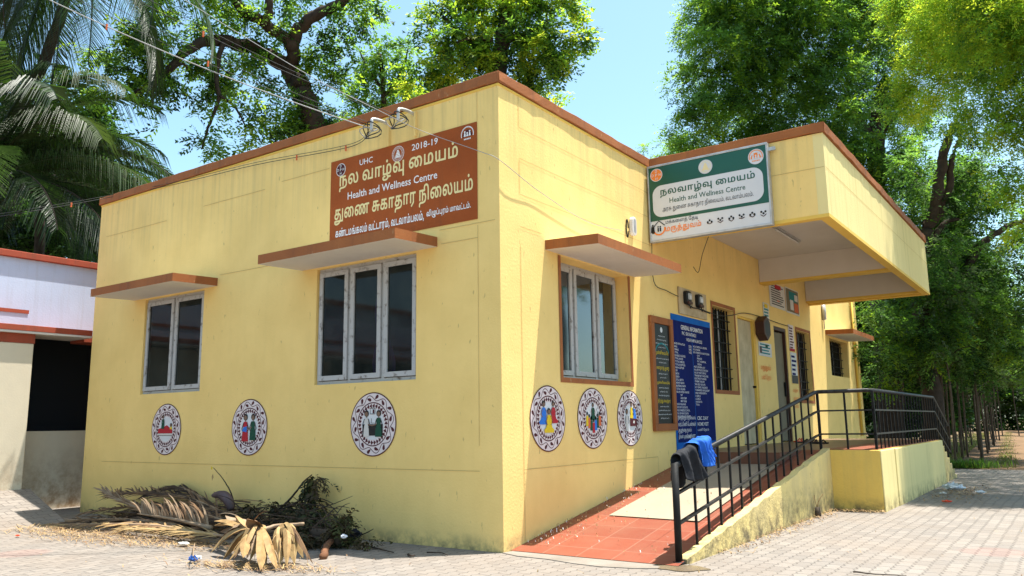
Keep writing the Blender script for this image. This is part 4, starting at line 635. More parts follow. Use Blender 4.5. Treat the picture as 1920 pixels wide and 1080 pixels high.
# casement windows
def window(frame, h, depth, n, glass, mirror=None):
    f = MB(); a0, a1, b0, b1 = h; t = .05; lf = -depth
    W = (a1 - a0) / n
    frame.rect(f, a0, a1, b0 + .0, b0 + .035, m_frame, lf + .03, .05); frame.rect(f, a0, a1, b1 - .035, b1, m_frame, lf + .03, .05)
    for k in range(n + 1):
        c = min(max(a0 + k * W, a0 + .017), a1 - .017)
        frame.rect(f, c - .017, c + .017, b0 + .035, b1 - .035, m_frame, lf + .03, .05)
    wo = f.build("window", hc)
    for k in range(n):
        s = MB(); c0, c1 = a0 + k * W + .022, a0 + (k + 1) * W - .022; d0, d1 = b0 + .042, b1 - .042
        frame.rect(s, c0, c1, d0, d0 + t, m_frame, lf + .05, .035); frame.rect(s, c0, c1, d1 - t, d1, m_frame, lf + .05, .035)
        frame.rect(s, c0, c0 + t, d0 + t, d1 - t, m_frame, lf + .05, .035); frame.rect(s, c1 - t, c1, d0 + t, d1 - t, m_frame, lf + .05, .035)
        s.build("casement", wo)
        p = MB(); frame.rect(p, c0 + t, c1 - t, d0 + t, d1 - t, glass, lf + .034); p.build("pane", wo)
    return wo
window(FA, winA[0], .07, 2, m_glass); w2 = window(FA, winA[1], .07, 3, m_glass)
window(FB, winB, .2, 3, m_glass_b)
# iron grilles in three openings
def grille(h, depth, nv, bars):
    gm = MB(); a0, a1, b0, b1 = h
    for k in range(nv):
        a = a0 + (k + .5) / nv * (a1 - a0); gm.bar(FB.p(a, b0, -depth + .06), FB.p(a, b1, -depth + .06), .016, .016, m_iron, (0, 1, 0))
    for z in bars: gm.bar(FB.p(a0, z, -depth + .075), FB.p(a1, z, -depth + .075), .02, .012, m_iron)
    go = gm.build("window_grille", hc)
    p = MB(); FB.rect(p, a0, a1, b0, b1, m_glass, -depth + .002); p.build("pane", go)
    sm = MB()
    for k in range(3): 
        c0 = a0 + .03 + k * (a1 - a0 - .06) / 3; c1 = c0 + (a1 - a0 - .06) / 3
        for q0, q1 in ((c0, c0 + .035), (c1 - .035, c1)): FB.rect(sm, q0, q1, b0 + .02, b1 - .02, m_frame if k < 2 else m_brown, -depth + .02, .015)
    sm.build("casement", go)
grille(grille1, .15, 8, (1.72, 1.86, 2.10, 2.24, 2.44, 2.58)); grille(grille2, .15, 8, (1.66, 1.80, 2.05, 2.20, 2.44, 2.56))
grille(far_win, .2, 12, (2.1, 2.22, 2.40, 2.55, 2.68))
# doors
d = MB(); FB.rect(d, door1[0] + .03, door1[1] - .06, .74, 2.67, m_door, -.06, .04)
dd = d.build("door", hc); tag(dd, "pale stained door")
d = MB()
for q in ((door1[0], door1[0] + .03, .72, 2.70), (door1[1] - .06, door1[1], .72, 2.70), (door1[0] + .03, door1[1] - .06, 2.67, 2.70)): FB.rect(d, *q, m_deep_yellow, -.02, .09)
d.build("door_frame", hc)
hd = MB(); hd.tube([FB.p(door1[1] - .12, 1.62, -.055), FB.p(door1[1] - .12, 1.62, -.01)], .018, m_iron); hd.build("handle", dd)
d = MB(); d.prism([FB.p(door2[0] + .03, .74, -.11), FB.p(door2[1] - .04, .74, -.06), FB.p(door2[1] - .04, 2.62, -.06), FB.p(door2[0] + .03, 2.62, -.11)], (-.03, 0, 0), m_door2)
dd = d.build("door", hc); tag(dd, "dull olive door standing ajar")
d = MB()
for q in ((door2[0], door2[0] + .03, .72, 2.70), (door2[1] - .04, door2[1], .72, 2.70), (door2[0] + .03, door2[1] - .04, 2.64, 2.70)): FB.rect(d, *q, m_brown, -.01, .09)
d.build("door_frame", hc)
hd = MB(); hd.bar(FB.p(door2[1] - .1, 1.5, -.045), FB.p(door2[1] - .1, 1.75, -.045), .02, .03, m_iron, (1, 0, 0)); hd.build("handle", dd)
# sunshades: concrete slabs over the windows
def sunshade(frame, a0, a1, proj, z, top=None):
    s = MB(); t = .085
    q = [frame.p(a, z + dz, l) for a, dz, l in ((a0, .0, 0), (a1, .0, 0), (a1, -.02, proj), (a0, -.02, proj))]
    q2 = [v + np.array([0, 0, t + .012]) for v in q]
    s.add(q + q2, [(0, 1, 2, 3)], m_white)
    s.add(q + q2, [(4, 5, 6, 7)], top or m_white)
    s.add(q + q2, [(3, 2, 6, 7), (0, 3, 7, 4), (2, 1, 5, 6)], m_red)
    return s.build("sunshade", hc, bevel=.004)
sunshade(FA, -6.05, -4.24, .60, 2.80); sunshade(FA, -2.70, -.75, .60, 2.80); sunshade(FB, .77, 2.74, .60, 2.80)
sunshade(FB, 11.5, 13.5, .55, 2.83)

# porch canopy
CX, CY0, CY1, CZ0, CZ1 = 2.14, 3.277, 10.45, 3.31, 4.40
cn = MB()
t = .11
cn.box(.006, CX - t, CY0, CY0 + t, CZ0 + .04, 4.288, m_yellow)                      # front upstand
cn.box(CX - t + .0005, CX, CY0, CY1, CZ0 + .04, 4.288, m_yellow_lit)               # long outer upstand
cn.box(.006, CX - t, CY1 - t, CY1, CZ0 + .04, 4.288, m_yellow)
for q in ((.006, CX + .004, CY0 - .004, CY0 + t), (CX - t, CX + .004, CY0 + t + .0005, CY1 - t - .0005), (.006, CX + .004, CY1 - t, CY1 + .004)):
    cn.box(*q, CZ0, CZ0 + .0395, m_deep_yellow)
ca = cn.build("canopy", hc)
k = MB()
cast_edge(k, 'x', .031, CX + .026, CY0 + t, CY0 - .028, 4.294, CZ1, m_red, 3); cast_edge(k, 'y', CY0 - .027, CY1 - t - .001, CX - t, CX + .028, 4.295, CZ1 + .001, m_red, 4); k.box(.021, CX + .025, CY1 - t, CY1 + .025, 4.2885, CZ1, m_red)
k.build("canopy_edge", ca, bevel=.006)
s = MB(); s.box(.006, CX - t - .001, CY0 + t + .001, CY1 - t - .001, 3.76, 3.88, m_soffit); s.build("soffit", ca)
for y in (7.42, 10.2):
    s = MB(); s.box(.006, CX - t - .001, y, y + .22 if y < 10 else CY1 - t - .002, 3.375, 3.758, m_soffit); s.box(.006, CX - t - .001, y - .003, y + .223 if y < 10 else CY1 - t - .002, 3.34, 3.3745, m_deep_yellow)
    s.build("beam", ca)
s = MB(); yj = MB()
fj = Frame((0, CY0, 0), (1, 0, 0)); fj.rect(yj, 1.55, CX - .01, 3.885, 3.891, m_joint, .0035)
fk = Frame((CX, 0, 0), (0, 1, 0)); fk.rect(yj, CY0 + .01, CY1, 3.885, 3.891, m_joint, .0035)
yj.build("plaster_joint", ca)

# ------------------------------------------------------------------ ramp and porch platform
PZ, KR = .72, .155
m_porchfloor = mat("dusty_brown_floor_tile", (.20, .125, .08), (.15, .088, .055), 3, .45, .4)
rp = thing("entrance_ramp", (0.8, 3, 0), "red tiled entrance ramp and raised porch platform with weathered yellow side walls", "ramp")
def rz(y): return KR * y
s = MB()
s.add([(.004, .10, .006), (1.12, .10, .006), (1.12, 3.75, rz(3.75)), (.004, 3.75, rz(3.75))], [(0, 1, 2, 3)], m_tile)
s.add([(1.12, .10, .006), (1.565, .10, .006), (1.565, 4.70, PZ), (1.12, 4.70, PZ)], [(0, 1, 2, 3)], m_tile)
s.build("ramp_floor", rp)
s = MB(); s.add([(.33, 1.30, rz(1.30) + .003), (1.265, 1.27, rz(1.27) + .004), (1.265, 3.745, rz(3.745) + .004), (.33, 3.745, rz(3.745) + .003)], [(0, 1, 2, 3)], m_beige_tile); s.build("beige_tile_panel", rp)
s = MB(); s.add([(.004, 3.752, rz(3.75)), (1.27, 3.752, rz(3.75)), (1.27, 3.752, PZ), (.004, 3.752, PZ)], [(0, 1, 2, 3)], m_riser)
s.add([(1.2705, 3.752, rz(3.75)), (1.2705, 4.70, PZ), (1.2705, 3.752, PZ)], [(0, 1, 2)], m_riser); s.build("riser", rp)
s = MB(); nseg = 40; ol = [(.22, -.004)]
for i in range(nseg + 1):                        # rough sloping kerb top
    y = .22 + (4.755 - .22) * i / nseg; ol.append((y, rz(y) + .004 + (random.uniform(-.012, .008) if 0 < i < nseg else 0)))
ol.append((4.755, -.02))
s.prism([(1.50, y, z) for y, z in ol], (.085, 0, 0), m_ramp_yellow); s.build("ramp_side_wall", rp)
s = MB()
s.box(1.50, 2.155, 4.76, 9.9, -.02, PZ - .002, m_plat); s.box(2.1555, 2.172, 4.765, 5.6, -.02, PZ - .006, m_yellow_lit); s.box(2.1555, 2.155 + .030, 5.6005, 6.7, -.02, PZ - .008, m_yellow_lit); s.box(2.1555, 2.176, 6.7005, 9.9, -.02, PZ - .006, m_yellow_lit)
nst = 6
for i in range(nst): s.box(1.50, 2.160, 9.9005 + i * .26, 9.9 + (i + 1) * .26, -.02, PZ - .11 * (i + 1), m_ramp_yellow)
s.build("platform_wall", rp, bevel=.012)
s = MB()
s.box(.003, 1.27, 3.753, 4.70, PZ - .05, PZ, m_porchfloor); s.box(.003, 1.4995, 4.7005, 11.0, PZ - .05, PZ, m_porchfloor)
s.box(1.50, 2.13, 4.80, 9.88, PZ - .0015, PZ + .006, m_tile)
s.build("platform_floor", rp)

# ------------------------------------------------------------------ railing
rl = thing("ramp_railing", (1.5, .2, 0), "black iron railing climbing the ramp and turning round the porch", "railing")
yb = [.61, .895, 1.20, 1.495, 1.77, 2.055, 2.35, 2.635, 2.92, 3.21, 3.50, 3.79, 4.10, 4.43]
X0 = 1.505
def xr(y): return 1.525 - .017 * y
s = MB(); s.tube([(X0 + .02, .21, 0), (X0 + .02, .21, .765)], .028, m_iron, 12); s.tube([(X0 + .02, .21, 0), (X0 + .02, .21, .02)], .05, m_iron, 12); s.build("post", rl, True)
for y in yb:
    s = MB(); s.bar((xr(y), y, rz(y) - .01), (xr(y), y, rz(y) + .70), .018, .018, m_iron, (0, 1, 0)); s.build("baluster", rl)
s = MB(); s.tube([(X0 + .02, .21, .745), (xr(4.74), 4.74, 1.425), (1.47, 4.86, 1.44), (2.05, 4.86, 1.44), (2.11, 4.92, 1.44), (2.11, 9.75, 1.44), (2.11, 11.2, .95)], .024, m_ironworn, 10); s.build("handrail", rl, True)
for h in (.27, .50):
    s = MB(); p = [(X0 + .02, .22, h + .03), (xr(4.74), 4.74, PZ + h - .1 + (.06 if h > .4 else .0)), (1.47, 4.86, PZ + h - .08 + (.06 if h > .4 else .0)), (2.11, 4.86, PZ + h - .08 + (.06 if h > .4 else .0)), (2.11, 9.75, PZ + h - .08 + (.06 if h > .4 else 0)), (2.11, 11.2, .2 + h)]
    for a, b_ in zip(p[:-1], p[1:]): s.bar(a, b_, .030, .020, m_ironworn)
    s.build("rail", rl)
for x in (1.455, 1.78, 2.11):
    s = MB(); s.bar((x, 4.86, PZ - .02), (x, 4.86, 1.43), .03 if x != 1.78 else .022, .03 if x != 1.78 else .022, m_iron, (0, 1, 0)); s.build("post", rl)
for i in range(20):
    y = 5.14 + i * .242; s = MB(); s.bar((2.11, y, PZ - .02), (2.11, y, 1.43), .017, .017, m_iron, (0, 1, 0)); s.build("baluster", rl)
for i in range(5):
    y = 9.9 + i * .27; zz = 1.44 - (y - 9.75) * .34; s = MB(); s.bar((2.11, y, zz - .75), (2.11, y, zz), .017, .017, m_iron, (0, 1, 0)); s.build("baluster", rl)
# ------------------------------------------------------------------ painted name board on the gable wall
def bx(frame_fn, bl, tr):                        # box from two measured corners
    a, b = frame_fn(*bl); c, d = frame_fn(*tr); return (a, c, b, d)
def bx3(frame_fn, left_bottom, right, top):
    a, b = frame_fn(*left_bottom); c, _ = frame_fn(*right); _, d = frame_fn(*top); return (a, c, b, d)

def badge_cross(mb, F_, c, r, ring, inside, letter, lift):
    F_.disc(mb, c, r, ring, lift); F_.disc(mb, c, r * .90, inside, lift + .0015)
    for ch, dx, dy in (("D", 0, .58), ("D", -.58, 0), ("P", 0, 0), ("H", .58, 0), ("H", 0, -.58)):
        h = r * .21; write(mb, F_, ch, (c[0] + dx * r - h * .8, c[0] + dx * r + h * .8, c[1] + dy * r - h, c[1] + dy * r + h), letter, lift + .003, .01)
def badge_temple(mb, F_, c, r, ring, inside, figure, lift):
    F_.disc(mb, c, r, ring, lift); F_.disc(mb, c, r * .93, inside, lift + .0012); F_.ring(mb, c, r * .66, r * .70, figure, lift + .0024)
    for i in range(26):
        a = 2 * math.pi * i / 26; F_.disc(mb, (c[0] + math.cos(a) * r * .81, c[1] + math.sin(a) * r * .81), r * .052, figure, lift + .0024, 6)
    for k in range(5):                            # stepped tower
        w = r * (.44 - .075 * k); y = c[1] - r * .40 + k * r * .19
        F_.rect(mb, c[0] - w, c[0] + w, y, y + r * .15, figure, lift + .0024)
    F_.rect(mb, c[0] - r * .55, c[0] + r * .55, c[1] - r * .5, c[1] - r * .43, figure, lift + .0024)
def badge_family(mb, F_, c, r, bgc, arch, figure, lift, full=True):
    if full: F_.disc(mb, c, r, bgc, lift)
    for i in range(22):                           # ring of tiny capitals
        a = math.pi * (-.08 + 1.16 * i / 21); h = r * .075
        q = (c[0] + math.cos(a) * r * .84, c[1] + math.sin(a) * r * .84); F_.rect(mb, q[0] - h * .7, q[0] + h * .7, q[1] - h, q[1] + h, arch if full else figure, lift + .0012)
    R_ = r * .66; n = 24
    F_.shape(mb, [(c[0] + math.cos(math.pi * i / n) * R_, c[1] - r * .25 + math.sin(math.pi * i / n) * R_ * 1.15) for i in range(n + 1)], arch, lift + .0013)
    for dx, h in ((-.34, .55), (0, .38), (.34, .55)):
        F_.disc(mb, (c[0] + dx * r, c[1] - r * .25 + h * r), r * .11, figure, lift + .0026, 14)
        F_.shape(mb, [(c[0] + (dx - .15) * r, c[1] - r * .24), (c[0] + (dx + .15) * r, c[1] - r * .24), (c[0] + (dx + .07) * r, c[1] - r * .25 + (h - .12) * r), (c[0] + (dx - .07) * r, c[1] - r * .25 + (h - .12) * r)], figure, lift + .0026)
    for k in range(5): F_.rect(mb, c[0] + (k - 2.4) * r * .2, c[0] + (k - 1.7) * r * .2, c[1] - r * .62, c[1] - r * .46, arch if full else figure, lift + .0012)

nb = thing("painted_name_board", (-1.26, 0, 3.0), "red-brown painted name board with cream Tamil lettering high on the gable wall", "painted sign")
p = MB(); FA.rect(p, -2.27, -.252, 3.0, 3.96, m_signrust, .008, .004); p.build("painted_panel", nb)
W_ = lambda *a: write_line(nb, FA, *a)
W_('நல வாழ்வு மையம்', bx3(pa, (637, 361), (860, 298), (851, 266)), m_lettergold, .010, .014)
W_('துணை சுகாதார நிலையம்', bx3(pa, (628, 424), (888, 362), (877, 326)), m_lettergold, .010, .014)
W_('UHC', bx3(pa, (675.5, 311), (700, 300), (675.5, 300.5)), m_letterwhite, .010, .012)
W_('2018-19', bx3(pa, (773.3, 283.5), (822, 268), (773.3, 271.5)), m_letterwhite, .010, .012)
W_('Health and Wellness Centre', bx3(pa, (653, 375), (821, 333), (653, 361.5)), m_letterwhite, .010, .012)
W_('கண்டமங்கலம் வட்டாரம், வடவாம்பலம்,', bx3(pa, (630, 450), (796, 421), (788, 396)), m_letterwhite, .010, .012)
W_('விழுப்புரம் மாவட்டம்.', bx3(pa, (801, 411), (884, 396), (877, 378)), m_letterwhite, .010, .012)
e = MB(); badge_cross(e, FA, pa(640.5, 319), .072, m_letterwhite, m_maroon, m_letterwhite, .0095); e.build("cross_badge", nb)
e = MB(); badge_temple(e, FA, pa(747.5, 289), .084, m_letterwhite, m_signrust, m_letterwhite, .0095); e.build("temple_badge", nb)
e = MB(); badge_family(e, FA, pa(877.5, 252), .088, m_maroon, m_maroon, m_letterwhite, .0095, False); e.build("family_badge", nb)

# ------------------------------------------------------------------ box sign hung on the porch front
sg = thing("sign_box", (.8, 3.2, 3.3), "green and white box sign reading Health and Wellness Centre hung on the porch front", "sign")
SY = 3.165
FS = Frame((0, SY, 0), (1, 0, 0))
def ps(px, py): q = on(1, SY, px, py); return q[0], q[2]
s = MB(); s.box(.035, 1.535, SY + .012, 3.272, 3.30, 4.262, m_alu)
for q in ((.025, 1.545, 3.29, 3.315), (.025, 1.545, 4.247, 4.272), (.025, .043, 3.315, 4.247), (1.527, 1.545, 3.315, 4.247)): FS.rect(s, *q, m_alu, .004, .09)
s.build("sign_case", sg, bevel=.003)
s = MB(); FS.rect(s, .043, 1.527, 3.315, 4.247, m_signwhite, -.006)
FS.rect(s, .043, 1.527, 3.555, 4.247, m_signgreen, -.004)
def rrect(a0, a1, b0, b1, r):
    return [(cx + r * math.cos(q), cz + r * math.sin(q)) for cx, cz, q0 in ((a1 - r, b1 - r, 0), (a0 + r, b1 - r, 90), (a0 + r, b0 + r, 180), (a1 - r, b0 + r, 270)) for q in [math.radians(q0 + 90 * i / 8) for i in range(9)]]
FS.shape(s, rrect(.085, 1.475, 3.595, 4.0, .12), m_signwhite, -.002); s.build("sign_face", sg)
W_ = lambda *a: write_line(sg, FS, *a)
W_('நலவாழ்வு மையம்', bx3(ps, (1238, 371.5), (1416, 338), (1409, 320)), m_signgreen, .0, .010)
W_('Health and Wellness Centre', bx3(ps, (1255.5, 380.5), (1398, 360), (1255.5, 371)), m_signgreen, .0, .012)
W_('அரசு துணை சுகாதார நிலையம், வடவாம்பலம்.', bx3(ps, (1242.5, 400), (1413, 370), (1243, 387)), m_black, .0, .006)
W_('மக்களைத் தேடி', bx3(ps, (1248, 422.5), (1309, 413), (1248, 412)), m_black, -.003, .006)
W_('மருத்துவம்', bx3(ps, (1248, 438), (1315, 427), (1248, 422.5)), m_signorange, -.003, .010)
e = MB(); badge_cross(e, FS, ps(1230.5, 328.5), .083, m_signwhite, m_signorange, m_signwhite, .0); e.build("cross_badge", sg)
e = MB(); badge_temple(e, FS, ps(1322.5, 312.5), .088, m_signwhite, m_signwhite, m_lettergold, .0); e.build("temple_badge", sg)
e = MB(); badge_family(e, FS, ps(1417, 293.5), .092, m_signwhite, m_signorange, m_signwhite, .0); e.build("family_badge", sg)
e = MB()                                          # walker and house emblem, six tiny pictograms
c = ps(1236, 429)
FS.line(e, [(c[0] - .07, c[1] + .035), (c[0] + .0, c[1] + .10), (c[0] + .075, c[1] + .035)], .012, m_black, .001)
FS.line(e, [(c[0] + math.cos(a) * .075, c[1] + math.sin(a) * .075) for a in [math.radians(200 + 170 * i / 14) for i in range(15)]], .018, m_signorange, .001)
for dx in (-.014, .016): FS.rect(e, c[0] + dx - .009, c[0] + dx + .009, c[1] - .035, c[1] + .012, m_black, .001); FS.disc(e, (c[0] + dx, c[1] + .026), .010, m_black, .001, 10)
FS.disc(e, (c[0] - .085, c[1] + .05), .013, m_black, .001, 10); FS.shape(e, [(c[0] - .105, c[1] + .035), (c[0] - .11, c[1] - .03), (c[0] - .09, c[1] - .055), (c[0] - .06, c[1] - .05), (c[0] - .065, c[1] + .035)], m_black, .001)
e.build("walker_emblem", sg)
for i, (x, y) in enumerate(((1330.5, 416), (1350.5, 412.5), (1371, 409), (1390.5, 406), (1410.5, 402), (1433, 399.5))):
    c = ps(x, y); e = MB()
    if i == 5: c = (c[0] - .01, c[1])
    for k in range(3): FS.disc(e, (c[0] + (k - 1) * .024, c[1] + .02 * ((k + i) % 2)), .013, m_black, -.002, 9)
    FS.line(e, [(c[0] - .034, c[1] - .012), (c[0], c[1] - .024 - .006 * (i % 3)), (c[0] + .034, c[1] - .01)], .010, m_brown, -.002)
    e.build("pictogram", sg)
s = MB(); s.bar((1.53, 3.2, 4.19), (1.62, 3.23, 4.20), .03, .04, m_steel); s.build("bracket", sg)

# ------------------------------------------------------------------ six painted roundels
def person(mb, F_, x, y, h, dress, hair=m_black, face=m_skin, seated=False, w=.2, lift=.0100):
    """a small painted figure, h tall, feet at y"""
    F_.disc(mb, (x, y + h * .89), h * .125, hair, lift, 14); F_.disc(mb, (x, y + h * .865), h * .088, face, lift + .001, 14)
    F_.rect(mb, x - h * .02, x + h * .02, y + h * .72, y + h * .80, face, lift)
    if seated:
        pts = [(-.34, .02), (-.38, .14), (-.24, .22), (-.17, .40), (-.20, .62), (-.10, .73), (.10, .73), (.20, .62), (.17, .40), (.24, .22), (.38, .14), (.34, .02)]
    else:
        pts = [(-w, 0), (-w * .85, .35), (-w * .55, .48), (-w * .75, .62), (-w * .5, .72), (w * .5, .72), (w * .75, .62), (w * .55, .48), (w * .85, .35), (w, 0)]
    F_.shape(mb, [(x + a * h, y + b * h) for a, b in pts], dress, lift + .0005)
    for sgn in (-1, 1):
        F_.line(mb, [(x + sgn * h * .10, y + h * .68), (x + sgn * h * (.26 if seated else .2), y + h * .45), (x + sgn * h * .12, y + h * .33)], h * .035, face if seated else m_black, lift + .0015)

def roundel(F_, c, r, label, scene_fn):
    o_ = F_.p(c[0], c[1], 0)
    th = thing("painted_roundel", o_, label, "wall painting", "painted roundels along the wall")
    b = MB(); F_.disc(b, c, r, m_maroon, .0065, 64); F_.disc(b, c, r * .965, m_pinkwhite, .0068, 64); b.build("painted_disc", th)
    b = MB(); F_.ring(b, c, r * .655, r * .69, m_maroon, .0072, 56)
    n = 30
    for i in range(n):                            # ring of arrow heads
        a = 2 * math.pi * i / n; d = 2 * math.pi / n
        P_ = lambda q, k: (c[0] + math.cos(q) * r * k, c[1] + math.sin(q) * r * k)
        F_.shape(b, [P_(a, .655), P_(a - d * .15, .575), P_(a, .50), P_(a + d * .8, .578)], m_maroon, .0072)
    wave = []
    for i in range(120):                          # creeping vine with leaves
        a = 2 * math.pi * i / 120; k = .825 + .085 * math.sin(a * 8); wave.append((c[0] + math.cos(a) * r * k, c[1] + math.sin(a) * r * k))
    F_.line(b, wave, r * .022, m_maroon, .0072, True)
    for i in range(16):
        a = 2 * math.pi * (i + .5) / 16; k = .825 + (-.045 if i % 2 == 0 else .045)
        x, y = c[0] + math.cos(a) * r * k, c[1] + math.sin(a) * r * k; q = a + (.9 if i % 2 else -.5) + math.pi / 2
        lf = [(1.25, 0), (.45, .42), (-.3, .55), (-.75, .25), (-.75, -.25), (-.3, -.55), (.45, -.42)]
        F_.shape(b, [(x + r * .10 * (u * math.cos(q) - v * math.sin(q)), y + r * .10 * (u * math.sin(q) + v * math.cos(q))) for u, v in lf], m_maroon, .0073)
    b.build("vine_border", th)
    b = MB(); F_.disc(b, c, r * .485, m_grey_white, .0076, 40); scene_fn(b, Frame(F_.p(c[0], c[1], 0), F_.r * 1.12, F_.u * 1.12), (0, 0), r); b.build("painted_figures", th)
def sc1(b, F_, c, r):
    F_.shape(b, [(c[0] - .15, c[1] - .045), (c[0] + .13, c[1] - .045), (c[0] + .13, c[1] - .01), (c[0] + .02, c[1] + .045), (c[0] - .06, c[1] + .02), (c[0] - .14, c[1] + .005)], m_pred, .0086)
    F_.rect(b, c[0] - .15, c[0] + .14, c[1] - .065, c[1] - .047, m_white, .0089); F_.line(b, [(c[0] - .15, c[1] - .068), (c[0] + .14, c[1] - .068)], .005, m_black, .0095)
    person(b, F_, c[0] - .055, c[1] + .005, .15, m_green); F_.disc(b, (c[0] + .10, c[1] + .045), .022, m_black, .0095, 12); F_.disc(b, (c[0] + .10, c[1] + .04), .015, m_skin, .0105, 12)
    F_.shape(b, [(c[0] + .08, c[1]), (c[0] + .125, c[1]), (c[0] + .115, c[1] + .03), (c[0] + .085, c[1] + .025)], m_pyel, .0098)
def sc2(b, F_, c, r):
    person(b, F_, c[0] - .055, c[1] - .14, .27, m_pred, w=.19); F_.shape(b, [(c[0] - .10, c[1] - .04), (c[0] - .03, c[1] - .05), (c[0] - .02, c[1] + .01), (c[0] - .08, c[1] + .0)], m_blue, .0125)
    person(b, F_, c[0] + .065, c[1] - .13, .26, m_green, w=.19); F_.line(b, [(c[0] - .03, c[1]), (c[0] + .0, c[1] - .02), (c[0] + .05, c[1])], .01, m_skin, .0131)
def sc3(b, F_, c, r):
    F_.rect(b, c[0] - .125, c[0] + .125, c[1] - .10, c[1] - .0, m_black, .0086); person(b, F_, c[0] - .075, c[1] - .11, .23, m_white, w=.15); person(b, F_, c[0] + .075, c[1] - .11, .23, m_green, w=.18)
    F_.line(b, [(c[0] - .05, c[1] - .0), (c[0] + .0, c[1] - .012), (c[0] + .05, c[1])], .012, m_skin, .0131)
    F_.line(b, [(c[0] - .03, c[1] + .09), (c[0] + .03, c[1] + .09), (c[0] + .03, c[1] + .14), (c[0] - .03, c[1] + .14)], .006, m_black, .009, True)
    F_.rect(b, c[0] + .0, c[0] + .02, c[1] + .095, c[1] + .13, m_maroon, .009); F_.line(b, [(c[0], c[1] + .14), (c[0], c[1] + .15)], .004, m_black, .009)
    F_.line(b, [(c[0] - .015, c[1] + .05), (c[0] - .015, c[1] + .01), (c[0] + .015, c[1] + .01)], .005, m_black, .009)
def sc4(b, F_, c, r):
    person(b, F_, c[0] - .075, c[1] - .055, .20, m_blue, seated=True); person(b, F_, c[0] + .075, c[1] - .045, .19, m_pred, seated=True); person(b, F_, c[0] + .0, c[1] - .125, .21, m_pyel, seated=True, lift=.0132)
def sc5(b, F_, c, r):
    person(b, F_, c[0] - .005, c[1] - .02, .16, m_green, seated=True)
    for i, (x, m_) in enumerate(zip((-.115, -.078, -.04, .0, .042, .082, .118), (m_pyel, m_porange, m_green, m_pred, m_blue, m_green, m_porange))):
        y0 = c[1] - .135 + abs(x) * .55; F_.disc(b, (c[0] + x, y0 + .115), .016, m_black, .0105, 10)
        F_.shape(b, [(c[0] + x - .024, y0), (c[0] + x + .024, y0), (c[0] + x + .020, y0 + .085), (c[0] + x, y0 + .10), (c[0] + x - .020, y0 + .085)], m_, .0098 + .0003 * i)
    F_.line(b, [(c[0] + .055, c[1] + .02), (c[0] + .085, c[1] + .05), (c[0] + .06, c[1] + .08), (c[0] + .09, c[1] + .10)], .005, m_black, .0098)
def sc6(b, F_, c, r):
    F_.shape(b, [(c[0] - .02, c[1] - .08), (c[0] + .12, c[1] - .08), (c[0] + .13, c[1] - .01), (c[0] - .02, c[1] + .0)], m_maroon, .0128)
    person(b, F_, c[0] + .02, c[1] - .03, .19, m_pyel, w=.2); person(b, F_, c[0] + .085, c[1] - .03, .17, m_blue, w=.22, lift=.0108); person(b, F_, c[0] - .085, c[1] - .13, .22, m_white, w=.12)
    F_.shape(b, [(c[0] + .04, c[1] - .05), (c[0] + .07, c[1] - .055), (c[0] + .078, c[1] - .03), (c[0] + .05, c[1] - .025)], m_paper, .0134)
roundel(FA, (-5.148, 1.09), .315, "maroon bordered roundel showing a nurse beside a patient lying under a red cover", sc1)
roundel(FA, (-3.518, 1.10), .315, "maroon bordered roundel showing a woman in red and a woman in dark green meeting", sc2)
roundel(FA, (-1.58, 1.11), .315, "maroon bordered roundel showing two figures across a black desk below a wall picture", sc3)
roundel(FB, (.75, 1.14), .315, "maroon bordered roundel showing three seated figures in blue, yellow and red", sc4)
roundel(FB, (1.62, 1.14), .315, "maroon bordered roundel showing a speaker in green above a colourful crowd", sc5)
roundel(FB, (2.478, 1.14), .312, "maroon bordered roundel showing figures in yellow and blue behind a brown desk", sc6)

# ------------------------------------------------------------------ boards on the entrance wall
pl = thing("inscription_plaque", (0, 3.38, 1.0), "tall black granite plaque with white and gold lettering in a red-brown frame", "plaque")
a0, a1, b0, b1 = 3.06, 3.70, .985, 2.375; fr = .085
s = MB()
for q in ((a0, a1, b0, b0 + fr), (a0, a1, b1 - fr, b1), (a0, a0 + fr, b0 + fr, b1 - fr), (a1 - fr, a1, b0 + fr, b1 - fr)): FB.rect(s, *q, m_red, .045, .042)
s.build("plaque_frame", pl, bevel=.004)
s = MB(); FB.rect(s, a0 + fr, a1 - fr, b0 + fr, b1 - fr, m_granite, .02, .015); s.build("stone_panel", pl)
c0 = (a0 + a1) / 2; hw = (a1 - a0) / 2 - fr - .02
words = ['தமிழ்நாடு அரசு', 'சுகாதாரத் துறை', 'திறந்து வைத்தார்', 'தலைமையில்', 'முன்னிலையில்', 'அமைச்சர்']
t = MB(); FB.disc(t, (c0, 2.22), .035, m_grey_white, .0225, 12); t.build("carved_emblem", pl)
z = 2.15; k = 0
gold = {4: .065, 7: .065, 10: .05, 14: .06}
while z > b0 + fr + .03:
    h = gold.get(k, .020); wd = hw * (.85 if k in gold else random.uniform(.45, .95)) * (.6 if k in (3, 6, 9, 12) else 1)
    write_line(pl, FB, words[k % 6], (c0 - wd, c0 + wd, z - h, z), m_pyel if k in gold else m_grey_white, .0225, .006 if k in gold else .0); z -= h + .027; k += 1
t = MB(); FB.line(t, [(c0 + math.cos(a) * hw * .95, 1.90 + math.sin(a) * .15) for a in [math.radians(15 + 150 * i / 12) for i in range(13)]], .02, m_teal, .0226); t.build("painted_arch", pl)

